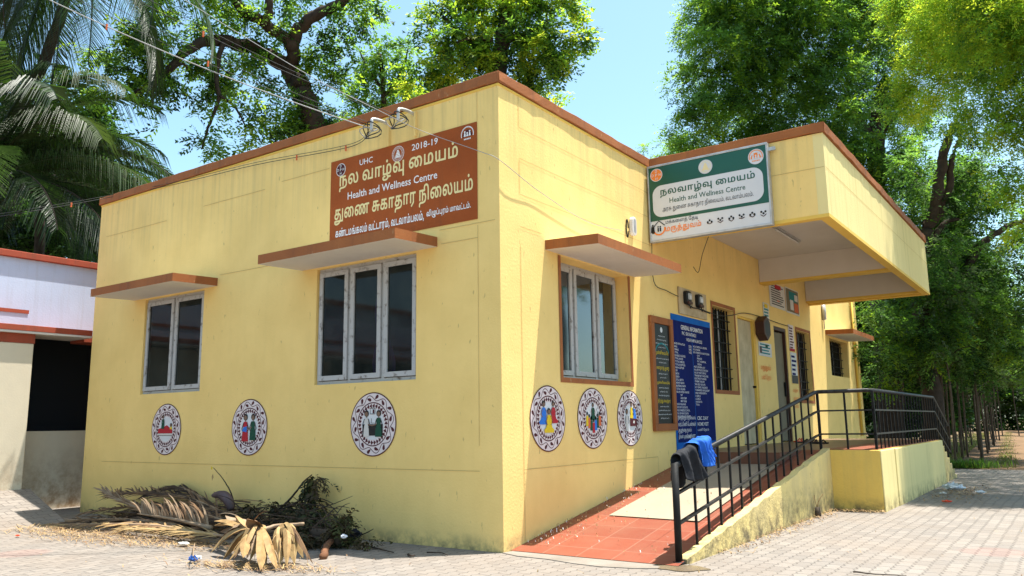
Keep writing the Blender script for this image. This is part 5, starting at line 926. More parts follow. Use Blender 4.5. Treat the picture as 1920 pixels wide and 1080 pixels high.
ib = thing("information_board", (0, 4.4, .7), "tall dark blue painted information board with white lists and pale blue border", "notice board")
s = MB(); FB.rect(s, 3.72, 5.06, .70, 2.47, m_bluewall, .0075, .003); FB.rect(s, 3.77, 5.05, .83, 2.39, m_navy, .0085); FB.rect(s, 4.372, 4.384, .84, 2.36, m_bluewall, .0095); s.build("painted_panel", ib)
def w_(txt, x0, x1, z0, z1, bold=.004): write_line(ib, FB, txt, (x0, x1, z0, z1), m_letterwhite, .011, bold)
w_("GENERAL INFORMATION", 4.02, 4.76, 2.285, 2.345, .02); w_("PHC : SIRUVANTHADU", 4.05, 4.52, 2.215, 2.262); w_("VADAVAMPALAM 2023", 4.18, 4.72, 2.14, 2.185)
Lc = ["MIXED POPULATION", "MALE", "FEMALE", "TOTAL", "ELIGIBLE COUPLES", "TOTAL HOUSES", "TOTAL FAMILIES", "TOTAL ACCEPTORS", "NON ACCEPTORS", "CPR", "BIRTH", "DEATH", "STILL BIRTH", "INFANT DEATH", "MATERNAL DEATH", "TOTAL VILLAGE", "NO.OF WATER SOURCES", "  TAP", "  HAND PUMP", "  MINI TANK", "NO.OF BALWADI", "NO.OF P.U.SCHOOL", "NO.OF MIDDLE SCHOOL", "NO.OF HIGH SCHOOL", "NO.OF PRIVATE SCHOOL"]
Rc = ["NO.OF MEDICAL CENTRE", "NO.OF BANK", "NO.OF MEDICAL INSTITUTION", "  GOVT", "  PRIVATE", "  PVT. HOSPITAL", "  SIDDHA", "POST GENERAL HUT", "NO.OF POLICE STATION", "NO.OF POST OFFICE", "TRANSPORT FACILITIES", "ELECTRICITY BOARD", "CINEMA THEATRE", "SHG SELF GROUPS", "0-5 YEARS CHILDREN", "TO MARRIED ADOLESCENT", "HIGH ORDER BIRTH", "1.GIRLS", "2.GIRLS", "HAND BOOK", "TOTAL"]
for i, x in enumerate(Lc):
    z = 2.10 - i * .0388; b_ = len(x) - len(x.lstrip()); x0 = 3.785 + b_ * .06; w_(x.strip(), x0, x0 + min(.021 * len(x.strip()), .50), z - .026, z)
for i, x in enumerate(Rc):
    z = 2.10 - i * .0388; b_ = len(x) - len(x.lstrip()); x0 = 4.40 + b_ * .06; w_(x.strip(), x0, x0 + min(.024 * len(x.strip()), .56), z - .026, z)
for i, x in enumerate(("3274", "1642", "1632")): w_(x, 4.25, 4.34, 2.06 - i * .04, 2.092 - i * .04)
for i, (l, r_) in enumerate((('தினந்தோறும் பிரதி செவ்வாய்', 'CBC DAY'), ('கர்ப்பிணி பெண்கள்', 'HOME VISIT'), ('குழந்தை நலம்', 'பணி நேரம்'), ('திங்கள் புதன் வெள்ளி', 'HOME VISIT'))):
    z = 1.16 - i * .078; w_(l, 3.79, 4.36 if i < 2 else 4.2, z - .06, z + .01, .006)
    if i == 3: w_(r_, 4.02, 4.32, z - .05, z - .002)
    else: w_(r_, 4.42, 4.80, z - .05, z - .002)

mb_ = thing("meter_board", (0, 4.4, 2.48), "plywood board carrying two old electricity meters above the blue notice board", "meter board")
s = MB(); FB.rect(s, 3.98, 4.93, 2.492, 2.85, m_wood, .025, .02); s.build("board", mb_, bevel=.003)
for x in (4.20, 4.60):
    s = MB(); s.prism([FB.p(x + a, 2.72 + b, .025) for a, b in rrect(-.085, .085, -.09, .09, .04)], (.05, 0, 0), m_black); s.prism([FB.p(x + .01 + a, 2.735 + b, .0755) for a, b in rrect(-.06, .06, -.045, .045, .02)], (.012, 0, 0), m_alu); s.prism([FB.p(x + a, 2.65 + b, .0755) for a, b in rrect(-.07, .07, -.018, .018, .008)], (.02, 0, 0), m_brown)
    mo = s.build("meter", mb_, bevel=.006); f = MB(); FB.rect(f, x - .035, x + .04, 2.70, 2.75, m_grey_white, .092); f.build("dial", mo)
s = MB(); s.tube([FB.p(4.2, 2.63, .05), FB.p(4.35, 2.60, .06), FB.p(4.55, 2.615, .05), FB.p(4.8, 2.60, .05), FB.p(4.95, 2.585, .06)], .008, m_cable, 6)
for q in (4.24, 4.64): s.tube([FB.p(q, 2.64, .06), FB.p(q + .05, 2.59, .05), FB.p(q + .10, 2.63, .05)], .007, m_cable, 6)
s.build("wiring", mb_)

# notices beside the door
def notice(a0, a1, b0, b1, label, rows, colr=m_black, photo=None, name="paper_notice", paper=m_paper, tilt=0.0):
    th = thing(name, (0, (a0 + a1) / 2, b0), label, "notice")
    s = MB(); FB.rect(s, a0, a1, b0, b1, paper, .0095, .004); s.build("sheet", th)
    t_ = MB()
    for i in range(rows):
        z = b1 - (b1 - b0) * (.10 + .84 * i / rows); ww = (a1 - a0) * random.uniform(.55, .82)
        FB.rect(t_, a0 + (a1 - a0) * .1, a0 + (a1 - a0) * .1 + ww, z - (b1 - b0) / rows * .42, z, colr, .0112)
    if photo:
        for q_, (u0, u1, v0, v1, mm) in enumerate(photo): FB.rect(t_, a0 + u0 * (a1 - a0), a0 + u1 * (a1 - a0), b0 + v0 * (b1 - b0), b0 + v1 * (b1 - b0), mm, .0125 + .0006 * q_)
    t_.build("print", th); return th
notice(7.90, 8.78, 3.03, 3.46, "white printed poster with black text lines under the porch ceiling", 9, photo=[(.35, .75, .80, .97, m_pred), (.45, .6, .28, .33, m_porange)])
notice(8.83, 9.66, 3.02, 3.49, "dark pictorial poster pinned beside the white printed poster", 1, m_brown, [(.04, .96, .06, .96, m_door2), (.25, .8, .5, .88, m_teal), (.3, .55, .15, .55, m_grey_white), (.6, .92, .1, .45, m_porange), (.65, .9, .55, .8, m_paper)])
notice(7.50, 7.80, 2.56, 3.05, "narrow white and teal leaflet above the brown hexagonal box", 8, m_teal, [(.0, 1., .0, .12, m_bluewall), (.2, .8, .82, .96, m_pyel)])
notice(7.14, 7.80, 2.135, 2.36, "pale landscape card with a small portrait between the two doors", 4, m_teal, [(.05, .22, .2, .7, m_brown), (.5, .7, .65, .9, m_green)])
notice(8.86, 9.17, 2.32, 2.80, "narrow pinkish leaflet beside the barred window, higher of two", 8, m_maroon, [(.0, 1., .0, .1, m_pred)], paper=m_pinkwhite)
notice(8.88, 9.24, 1.74, 2.30, "blue and white striped notice beside the barred window, lower of two", 6, m_navy, [(.0, 1., .0, .26, m_black)])
wl_ = thing("wall_lettering", (0, 7.45, 1.6), "orange Tamil words painted on the yellow wall either side of the open door", "lettering")
for (x0, x1, z0, z1, tx) in ((7.20, 7.70, 1.88, 2.0, 'மருத்துவம்'), (7.20, 7.68, 1.72, 1.84, 'பணி நேரம்'), (8.90, 9.22, 1.56, 1.66, 'மாத்திரை'), (8.90, 9.22, 1.42, 1.52, 'குழந்தை நலம்'), (8.95, 9.18, 1.28, 1.38, 'தலைமையில்')):
    write_line(wl_, FB, tx, (x0, x1, z0, z1), m_signorange, .0075, .006, "painted_word")
# brown hexagonal box
hx = thing("hexagonal_box", (0.07, 7.2, 2.55), "dark brown hexagonal wooden box fixed to the wall between the doors", "wall box")
s = MB(); hexo = [(7.2 + .19 * math.cos(math.radians(60 * i + 30)), 2.57 + .205 * math.sin(math.radians(60 * i + 30))) for i in range(6)]
s.prism([FB.p(a, b, .003) for a, b in hexo], (.15, 0, 0), m_brown); s.build("case", hx, bevel=.01)
s = MB(); FB.shape(s, [(7.2 + .13 * math.cos(math.radians(60 * i + 30)), 2.57 + .145 * math.sin(math.radians(60 * i + 30))) for i in range(6)], m_black, .156); s.build("grille_cloth", hx)
# wall lamp holder near the corner of the porch
lp = thing("wall_lamp", (0, 2.66, 3.3), "small white oval lamp fitting on the sunlit entrance wall above the sunshade", "lamp")
s = MB(); s.prism([FB.p(2.70 + a, 3.41 + b, .003) for a, b in rrect(-.055, .055, -.115, .115, .054)], (.05, 0, 0), m_white); s.build("housing", lp, bevel=.01)
s = MB(); FB.shape(s, [(2.70 + a, 3.41 + b) for a, b in rrect(-.03, .03, -.085, .085, .029)], m_alu, .0545); s.build("lens", lp)
s = MB(); s.tube([FB.p(2.56, 3.36 + .11 * math.sin(q) , .02 + .012 * math.cos(q)) for q in [math.radians(20 * i) for i in range(18)]], .008, m_cable, 6); s.build("cable_loop", lp)
# tube light under the porch
tl = thing("tube_light", (.98, 5.7, 3.70), "slim fluorescent tube fitting under the porch ceiling", "light")
s = MB(); s.box(.955, 1.005, 5.15, 6.35, 3.725, 3.757, m_alu); s.build("batten", tl); s = MB(); s.tube([(.98, 5.2, 3.705), (.98, 6.3, 3.705)], .013, m_white, 8); s.build("tube", tl)
fx = thing("conduit_fitting", (0, 11.3, 3.1), "small grey fitting on the wall beyond the porch beam", "fitting")
s = MB(); s.tube([FB.p(11.35, 3.45, .04), FB.p(11.35, 3.12, .04)], .045, m_alu, 10); s.tube([FB.p(11.35, 3.12, .03), FB.p(11.35, 2.93, .03)], .012, m_white, 8); s.build("tube", fx, True)
dp = thing("drain_pipe", (0, 14.0, .7), "thin yellow drain pipe down the far end of the entrance wall", "pipe")
s = MB(); s.tube([FB.p(13.95, .72, .04), FB.p(13.95, 4.2, .04)], .03, m_deep_yellow, 10); s.build("pipe", dp, True)
s = MB(); s.tube([FB.p(13.95, 1.5, .04), FB.p(13.95, 1.53, .04)], .042, m_deep_yellow, 10); s.tube([FB.p(13.95, 2.8, .04), FB.p(13.95, 2.83, .04)], .042, m_deep_yellow, 10); s.build("collar", dp, True)
# purple cloth hanging behind the middle pane
pc = MB(); vs = []; nu, nv = 9, 16
for i in range(nv + 1):
    for k in range(nu + 1):
        u, v = k / nu - .5, i / nv; wd = .16 + .10 * v + .05 * math.sin(v * 9)
        vs.append((-1.60 + .05 * v + u * wd, .115 + .015 * math.sin(u * 22 + v * 4), 2.40 - .78 * v))
pc.add(vs, [(i * (nu + 1) + k, i * (nu + 1) + k + 1, (i + 1) * (nu + 1) + k + 1, (i + 1) * (nu + 1) + k) for i in range(nv) for k in range(nu)], m_cloth_purple)
o = pc.build("hanging_cloth", None, True); tag(o, "purple cloth hanging behind the middle pane of the triple window", "cloth")

# ------------------------------------------------------------------ clothes on the railing, sandals by the door
def drape(name, y0, y1, hang_out, hang_in, m_, label, seed, skew=0., lift=0.):
    R_ = np.random.default_rng(seed); mb = MB(); nu, nv = 64, 44; vs = []
    ph = R_.uniform(0, 6, 4)
    for i in range(nv + 1):
        s_ = i / nv; 
        for k in range(nu + 1):
            u = k / nu; y = y0 + (y1 - y0) * u
            top = rz(y) + .752; Lo, Li = hang_out * (.45 + .62 * math.sin(math.pi * (.12 + .8 * u)) + .07 * math.sin(u * 13)), hang_in * (1 + .25 * math.sin(u * 4 + ph[1]))
            tot = Lo + Li + .12; q = s_ * tot
            fold = .020 * math.sin(u * 15 + ph[2] + 2.2 * s_) + .012 * math.sin(u * 33 + ph[3] - 3 * s_) + .007 * math.sin(u * 57 + 5 * s_ + ph[0]) + R_.normal(0, .0016)
            if q < Lo: x = .045 + .02 * (1 - q / Lo) * math.sin(u * 9 + ph[1]) + fold + .03 * (1 - q / Lo); z = -(Lo - q) 
            elif q < Lo + .12: a = (q - Lo) / .12 * math.pi; x = .045 * math.cos(a) + fold * math.cos(a / 2) * .8; z = .042 * math.sin(a) + abs(fold) * .5
            else: x = -.045 + fold - .02 * (q - Lo - .12) / Li; z = -(q - Lo - .12)
            yy = y + skew * max(0, -z) + .02 * math.sin(s_ * 7 + u * 3)
            x += math.copysign(lift, x); z += lift if q >= Lo else 0
            vs.append((xr(y) + x, yy, top + z + .004))
    mb.add(vs, [(i * (nu + 1) + k, i * (nu + 1) + k + 1, (i + 1) * (nu + 1) + k + 1, (i + 1) * (nu + 1) + k) for i in range(nv) for k in range(nu)], m_)
    o = mb.build(name, None, True); sm = o.modifiers.new("thickness", 'SOLIDIFY'); sm.thickness = .0025
    return tag(o, label, "cloth")
drape("black_cloth", .245, .74, .20, .25, m_cloth_black, "black cloth draped over the foot of the ramp railing", 3, .12)
drape("blue_cloth", .60, .88, .145, .10, m_cloth_blue, "bright blue cloth draped over the railing beside the black cloth", 5, .12, .022)
def sandal(x, y, rot, m_, label):
    th = thing("sandal", (x, y, PZ), label, "sandal", "sandals left by the door")
    c_, s_ = math.cos(rot), math.sin(rot)
    T_ = lambda a, b, z: (x + a * c_ - b * s_, y + a * s_ + b * c_, PZ + z)
    ol = [(-.13, -.03), (-.12, .035), (0, .03), (.08, .05), (.13, .02), (.13, -.03), (.07, -.05), (0, -.035)]
    s = MB(); s.prism([T_(a, b, .002) for a, b in ol], (0, 0, .022), m_); s.build("sole", th, bevel=.004)
    s = MB(); s.tube([T_(.01, .035, .02), T_(.05, .02, .06), T_(.085, 0, .03), T_(.05, -.025, .06), T_(.01, -.035, .02)], .011, m_, 7); s.build("strap", th, True)
sandal(.42, 7.85, .5, m_black, "black sandal by the open door, nearest the wall")
sandal(.62, 7.62, .9, m_brown, "dark brown sandal by the open door, middle one")
sandal(.80, 7.35, .2, m_iron, "dark grey sandal nearest the railing corner")
sandal(.20, 8.35, 1.3, m_redplastic, "red sandal on the door threshold")
# ------------------------------------------------------------------ old building on the left
ob = thing("old_building", (-9, 0, 0), "pale blue-white old building with red roof edge, deep dark opening and cream pillar", "building")
WX = -8.0
FL = Frame((WX, 0, 0), (0, 1, 0))
s = MB(); wall_grid(s, FL, -14, 9, 2.50, 3.53, [], m_bwhite); s.poly([(WX, -14, 3.53), (WX, 9, 3.53), (-16, 9, 3.53), (-16, -14, 3.53)], m_concrete)
s.poly([(-16, 9, 0), (WX, 9, 0), (WX, 9, 3.53), (-16, 9, 3.53)], m_bwhite); s.poly([(-16, -14, 0), (-16, 9, 0), (-16, 9, 3.53), (-16, -14, 3.53)], m_bwhite); s.poly([(-16, -14, 0), (WX, -14, 0), (WX, -14, 3.53), (-16, -14, 3.53)], m_bwhite)
s.build("wall", ob)
s = MB(); s.box(WX - .2, WX, -14, 9, -.05, 1.09, m_cream); s.build("low_wall", ob)
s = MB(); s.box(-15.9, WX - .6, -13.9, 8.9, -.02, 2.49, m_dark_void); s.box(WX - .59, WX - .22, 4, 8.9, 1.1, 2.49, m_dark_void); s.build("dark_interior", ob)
s = MB(); s.box(WX - .2, WX + .05, -14.02, 9.02, 3.532, 3.625, m_red2); s.build("roof_edge", ob, bevel=.008)
s = MB(); s.box(WX + .001, WX + .62, -9, -.18 + .33, 2.40, 2.43, m_white); s.box(WX + .001, WX + .625, -9, .152, 2.4305, 2.51, m_red2); s.box(WX + .001, WX + .40, .153, 6, 2.36, 2.44, m_red2); s.build("sunshade", ob, bevel=.004)
s = MB(); s.box(WX + .03, WX + .35, -9, -.62, 2.511, 2.70, m_bwhite); s.box(WX + .03, WX + .36, -9, -.615, 2.7005, 2.75, m_red2); s.build("upstand", ob)
s = MB(); s.box(-7.75, -7.45, -1.02, -.60, .2, 2.27, m_cream); s.build("pillar", ob, bevel=.01); s = MB(); s.box(-7.757, -7.443, -1.027, -.593, 2.2705, 2.399, m_red2); s.build("pillar_band", ob)
s = MB(); s.box(WX + .005, -7.76, -5, -1.0, .33, 2.38, m_cream); s.build("side_wall", ob)
s = MB(); s.add([(-8, -6, .33), (-7.4, -6, .33), (-7.4, -.52, .33), (-8, -.52, .33), (-5.9, -.75, -.003), (-5.9, -6, -.003), (-8, -.52, -.1), (-5.9, -.75, -.1)],
                [(0, 1, 2, 3), (2, 1, 5, 4), (3, 2, 4, 7, 6)], m_paver); structure(s, "paved_ramp")

# ------------------------------------------------------------------ foliage
def basis(fwd, upish):
    f = fwd / np.linalg.norm(fwd, axis=1, keepdims=True)
    s_ = np.cross(upish, f); s_ /= np.linalg.norm(s_, axis=1, keepdims=True) + 1e-9
    u = np.cross(f, s_)
    return np.stack([f, s_, u], axis=2)          # columns: forward, side, up
def rhomb(p, d, side, L, W):
    """a leaf quad from p along d"""
    d = np.array(d) / np.linalg.norm(d); s_ = np.array(side) / np.linalg.norm(side)
    return [p, p + d * L * .45 + s_ * W / 2, p + d * L, p + d * L * .45 - s_ * W / 2]
def tmpl_broad(R_, n=13, L=.42, leaf=(.11, .048)):
    V = []
    for i in range(n):
        t = (i + .6) / n; p = np.array([t * L, 0, -.10 * t * t]); sg_ = 1 if i % 2 else -1
        d = np.array([.55 + .3 * R_.random(), sg_ * (.7 + .3 * R_.random()), R_.uniform(-.5, .35)]); sd = np.cross(d, [R_.uniform(-.5, .5), R_.uniform(-.5, .5), 1])
        k = R_.uniform(.75, 1.2); V += rhomb(p + R_.normal(0, .02, 3), d, sd, leaf[0] * k, leaf[1] * k)
    return np.array(V)
def tmpl_feather(R_, n=4, L=.34, pairs=9, leaf=(.062, .020)):
    V = []
    for a in range(n):
        yaw = R_.uniform(-1.2, 1.2); o_ = np.array([a * .09, 0, 0]); f = np.array([math.cos(yaw), math.sin(yaw), R_.uniform(-.25, .2)])
        s_ = np.cross([0, 0, 1], f); s_ /= np.linalg.norm(s_)
        for i in range(pairs):
            t = (i + 1) / pairs; p = o_ + f * t * L + np.array([0, 0, -.12 * t * t])
            for q in (-1, 1):
                d = s_ * q * .95 + f * .35 + np.array([0, 0, -.12 + R_.uniform(-.1, .1)]); k = (1 - .55 * abs(t - .45)) * R_.uniform(.85, 1.15)
                V += rhomb(p, d, f, leaf[0] * k, leaf[1])
    return np.array(V)
def tmpl_needle(R_, n=16, L=.30):
    V = []
    for i in range(n):
        d = np.array([R_.uniform(.2, 1), R_.uniform(-.8, .8), R_.uniform(-1.0, .1)]); V += rhomb(np.array([R_.uniform(0, .2), 0, 0]), d, np.cross(d, [.3, .5, .8]), L * R_.uniform(.7, 1.2), .014)
    return np.array(V)
_R = np.random.default_rng(21)
T_BROAD = [tmpl_broad(_R) for _ in range(5)]
T_BIG = [tmpl_broad(_R, 12, .55, (.17, .075)) for _ in range(4)]
T_FEATH = [tmpl_feather(_R) for _ in range(6)]
T_FEATHBIG = [tmpl_feather(_R, 4, .50, 8, (.11, .042)) for _ in range(5)]
T_SMALL = [tmpl_broad(_R, 18, .42, (.085, .036)) for _ in range(6)]
T_TINY = [tmpl_broad(_R, 18, .30, (.052, .021)) for _ in range(6)]
T_FEATHMID = [tmpl_feather(_R, 3, .40, 8, (.085, .032)) for _ in range(6)]
T_NEED = [tmpl_needle(_R) for _ in range(4)]

def foliage(name, blobs, T_, mats, parent, seed, per=110, droop=.25, scale=1., outw=.8, flat=.8, weights=None):
    """blobs = (centre, radius[, density]); sprays fill each blob in small sub-clumps so that gaps stay between them"""
    R_ = np.random.default_rng(seed); P, F_, C_ = [], [], []
    for b in blobs:
        c, r = np.array(b[0], float), b[1]; den = b[2] if len(b) > 2 else 1.
        n = max(4, int(per * den * (r / .8) ** 1.8)); ns = max(3, n // 16)
        sub = R_.normal(0, 1, (ns, 3)); sub /= np.linalg.norm(sub, axis=1, keepdims=True); sub *= (R_.random((ns, 1)) ** .45) * r * np.array([1, 1, flat])
        pick = R_.integers(0, ns, n); p = sub[pick] + R_.normal(0, 1, (n, 3)) * r * .17
        P.append(p + c); F_.append(p / (np.linalg.norm(p, axis=1, keepdims=True) + .05) * outw); C_.append(pick + 1000 * len(P))
    P, F_, C_ = np.concatenate(P), np.concatenate(F_), np.concatenate(C_)
    n = len(P); fwd = F_ + R_.normal(0, .6, (n, 3)); fwd[:, 2] = fwd[:, 2] * .6 - droop
    up = R_.normal(0, .35, (n, 3)) + np.array([0, 0, 1.])
    B_ = basis(fwd, up); S_ = R_.uniform(.75, 1.25, n) * scale; which = R_.integers(0, len(T_), n)
    tone = (R_.random(n) * .7 + np.random.default_rng(seed + 1).random(100000)[C_ % 100000] * .6)
    V, MI = [], []
    wts = np.cumsum(weights if weights else [1 / len(mats)] * len(mats)); tone = tone / 1.3
    mi = np.searchsorted(wts / wts[-1], np.argsort(np.argsort(tone)) / n)
    for k, tv in enumerate(T_):
        sel = np.where(which == k)[0]
        if not len(sel): continue
        w = np.einsum('nij,kj->nki', B_[sel], tv) * S_[sel][:, None, None] + P[sel][:, None, :]
        V.append(w.reshape(-1, 3)); MI.append(np.repeat(np.minimum(mi[sel], len(mats) - 1), len(tv) // 4))
    V = np.concatenate(V); MI = np.concatenate(MI); F4 = np.arange(len(V)).reshape(-1, 4)
    return from_arrays(name, V, F4, MI, mats, parent)

def smooth_path(pts, n=6):
    P = [np.array(p, float) for p in pts]; out = []
    for i in range(len(P) - 1):
        p0, p1, p2, p3 = P[max(i - 1, 0)], P[i], P[i + 1], P[min(i + 2, len(P) - 1)]
        for k in range(n):
            t = k / n; out.append(.5 * ((2 * p1) + (p2 - p0) * t + (2 * p0 - 5 * p1 + 4 * p2 - p3) * t * t + (3 * p1 - p0 - 3 * p2 + p3) * t ** 3))
    return out + [P[-1]]
def limb(mb, pts, r0, r1, m_=None, n=8, wob=.03):
    p = smooth_path(pts); k = len(p); R_ = [r0 + (r1 - r0) * i / (k - 1) for i in range(k)]
    p = [q + np.array([random.uniform(-1, 1), random.uniform(-1, 1), random.uniform(-1, 1)]) * R_[i] * .25 for i, q in enumerate(p)]
    mb.tube(p, R_, m_ or m_bark, n)
def pxblob(px, py, d, rpx, den=1.): return (at(px, py, d), rpx * d / FPX, den)

# leaf colours mixed at random through the crowns: (reflect, transmit)
L_bright = leaf_mat("bright_green_leaf", (.13, .24, .022), (.42, .62, .04), amount=.55)
L_mid = leaf_mat("mid_green_leaf", (.085, .19, .03), (.26, .48, .045), amount=.5)
L_dark = leaf_mat("dark_green_leaf", (.046, .112, .024), (.10, .22, .03))
L_yel = leaf_mat("yellow_green_leaf", (.21, .27, .022), (.62, .70, .04), amount=.6)
L_cool = leaf_mat("cool_green_leaf", (.090, .19, .065), (.24, .44, .09), amount=.5)
L_deep = leaf_mat("deep_green_leaf", (.022, .056, .015), (.035, .085, .012))
L_cas = leaf_mat("greyish_needle", (.11, .155, .075), (.18, .27, .09))
L_palm = leaf_mat("coconut_leaflet", (.032, .070, .018), (.07, .15, .016), .45, .2, .35)
L_palm2 = leaf_mat("dull_coconut_leaflet", (.055, .08, .028), (.08, .13, .02), .45, .2, .35)
L_palm3 = leaf_mat("dark_coconut_leaflet", (.020, .038, .014), (.03, .05, .010), .4, .3, .2)

# big spreading tree behind the building
D1 = 20
bt = thing("spreading_tree", at(600, 340, D1 + 1) * np.array([1, 1, 0]), "large spreading tree with dark curving limbs behind the gable wall", "tree")
s = MB()
base = at(600, 340, D1 + 1); foot = base * np.array([1, 1, 0])
limb(s, [foot, foot + np.array([.1, 0, 2.5]), base, at(585, 230, D1), at(566, 170, D1), at(545, 130, D1)], .38, .24)
limb(s, [at(545, 130, D1), at(505, 105, D1), at(460, 85, D1 - .5), at(400, 75, D1 - 1), at(350, 95, D1 - 1.5), at(300, 145, D1 - 2), at(240, 185, D1 - 2)], .22, .05)
limb(s, [at(548, 135, D1), at(548, 90, D1 - .4), at(520, 60, D1 - .6), at(487, 38, D1 - .8), at(450, 15, D1 - 1), at(428, -20, D1 - 1)], .18, .10)
limb(s, [at(548, 92, D1 - .4), at(560, 55, D1 - .5), at(600, 25, D1 - .7), at(640, 5, D1 - .9), at(680, -40, D1 - 1)], .17, .10)
limb(s, [at(497, 45, D1 - .8), at(505, 10, D1 - 1), at(500, -40, D1 - 1)], .12, .08)
limb(s, [at(420, 75, D1 - 1), at(405, 140, D1 - 1.2), at(410, 185, D1 - 1.3), at(390, 240, D1 - 1.3), at(378, 280, D1 - 1.3)], .07, .02)
limb(s, [at(412, 180, D1 - 1.3), at(440, 200, D1 - 1.3), at(462, 240, D1 - 1.3)], .04, .015)
limb(s, [at(300, 145, D1 - 2), at(340, 120, D1 - 2), at(352, 130, D1 - 2)], .04, .02)
s.build("trunk", bt, True)
BL = [pxblob(*q) for q in (
    (250, 60, 18, 50, .8), (300, 50, 18, 45, .7), (240, 120, 18, 45, .9), (300, 110, 18.5, 40, .9), (275, 165, 18, 38, .9), (225, 165, 18.5, 32, .7), (318, 170, 18.3, 24, .5), (303, 235, 18.4, 15, .4), (335, 145, 18.3, 16, .4), (210, 90, 18.6, 45),
    (370, 55, 19, 38, .7), (390, 110, 19, 34, .9), (430, 130, 19.5, 42), (470, 150, 19.3, 34), (405, 165, 19, 28, .8), (450, 110, 19.6, 38), (395, 20, 19, 40, .7),
    (385, 225, 18.7, 22, .55), (376, 275, 18.7, 28, .8), (410, 290, 18.8, 24, .8), (402, 190, 18.7, 20, .5),
    (462, 190, 18.7, 22, .6), (475, 215, 18.8, 26, .7), (497, 240, 18.9, 24, .6), (480, 270, 19, 22, .6), (505, 195, 19, 22, .5),
    (530, 215, 19.5, 30), (560, 235, 20, 34), (600, 215, 20, 36), (640, 225, 20.5, 32), (560, 195, 20, 26), (620, 250, 20.5, 30), (540, 255, 20, 24, .8),
    (500, 20, 19, 28, .7), (520, 55, 19.5, 26, .7), (470, 50, 19.5, 26, .6), (560, 15, 19.5, 26, .5), (580, 95, 20, 30, .8), (610, 120, 20.2, 36), (600, 160, 20, 34), (630, 90, 20, 28, .7), (650, 30, 19.5, 36, .9), (690, 20, 19.4, 30, .8), (665, -10, 19.5, 36), (620, 60, 20, 24, .5), (640, 150, 20.3, 24, .6),
    (330, -20, 18.5, 50), (420, -30, 19, 50), (540, -40, 19.5, 50))]
foliage("crown", BL, T_BROAD, [L_deep, L_dark, L_mid, L_bright], bt, 31, per=200, weights=[.16, .26, .32, .26])

# smaller tree and the sunny one, behind the roof
def leafy(name, label, dd, trunk_pts, blobs, T_, mats, seed, per=110, weights=None, r0=.25, extra=(), cat="tree", scale=1., bark=None, group=None, more=()):
    t0 = at(*trunk_pts[0], dd) if len(trunk_pts[0]) == 2 else np.array(trunk_pts[0])
    ft = np.array([t0[0], t0[1], 0.])
    th = thing(name, ft, label, cat, group)
    s = MB(); pts = [ft, (ft + t0) / 2] + [at(q[0], q[1], dd if len(q) < 3 else q[2]) for q in trunk_pts]
    limb(s, pts, r0, r0 * .35, bark)
    for e_ in extra: limb(s, [at(q[0], q[1], dd if len(q) < 3 else q[2]) for q in e_[1]], e_[0], e_[0] * .3, bark)
    s.build("trunk", th, True)
    foliage("crown", [pxblob(*q) for q in blobs] + list(more), T_, mats, th, seed, per=per, weights=weights, scale=scale)
    return th
leafy("slender_tree", "thin open-crowned tree rising behind the roof in the middle", 22, [(722, 250), (718, 160), (712, 100)], [
    (700, 60, 22, 28, .35), (720, 95, 22, 40, .55), (690, 110, 22, 34, .5), (750, 110, 22, 36, .55), (770, 95, 22.2, 24, .4), (715, 140, 22, 34, .6), (760, 140, 22, 28, .7), (680, 150, 22, 26, .5), (700, 180, 22.3, 40, .9), (740, 185, 22.3, 36, .9), (770, 165, 22.5, 30, .8), (680, 205, 22.5, 30, .9)],
    T_BROAD, [L_dark, L_mid, L_cool, L_bright], 33, 210, [.2, .3, .25, .25], .14, [(.05, [(720, 170), (690, 130), (672, 90)]), (.05, [(722, 180), (755, 130), (765, 90)])])
leafy("sunny_tree", "bright yellow-green tree standing behind the corner of the roof", 19, [(935, 250), (935, 130), (948, 40), (945, -20)], [
    (820, 20, 19, 30, .6), (800, 45, 19, 22, .4), (860, 15, 19, 40, .8), (900, 20, 19, 44), (860, 60, 18.7, 34), (830, 75, 18.6, 30), (800, 60, 18.8, 24, .6), (850, 85, 18.4, 30), (885, 90, 18.5, 36), (925, 70, 18.8, 40), (925, 110, 18.8, 34), (880, 125, 19, 34), (840, 120, 19, 34), (810, 140, 19.2, 30), (850, 150, 19.3, 30), (790, 165, 19.5, 26), (780, 120, 19.3, 24, .5), (900, 150, 19.2, 30),
    (960, 20, 19, 40), (1000, 30, 19, 38), (1040, 15, 19, 40), (1070, 5, 19.2, 30, .8), (990, 60, 18.5, 34), (1020, 70, 18.4, 32), (975, 85, 18.6, 34), (1000, 100, 18.6, 30), (1050, 70, 18.8, 34, .8), (1080, 65, 19, 28, .6), (1070, 95, 18.8, 32, .8), (1045, 115, 18.7, 28), (1030, 100, 18.6, 26), (985, 125, 18.9, 28), (970, 150, 19, 26), (995, 150, 19, 24), (1020, 165, 19.3, 20, .6), (1040, 178, 19.5, 18, .5), (1000, 175, 19.5, 22, .6), (1100, 75, 19, 16, .4),
    (880, -30, 19, 50), (960, -30, 19, 50), (1040, -30, 19, 40)],
    T_BROAD, [L_deep, L_dark, L_mid, L_bright, L_yel], 35, 240, [.10, .16, .24, .28, .22], .35, [(.12, [(940, 120), (900, 90), (860, 60), (830, 30)]), (.10, [(940, 80), (1000, 60), (1040, 30)]), (.06, [(925, 75, 18.6), (885, 72, 18.5), (855, 80, 18.4)])])

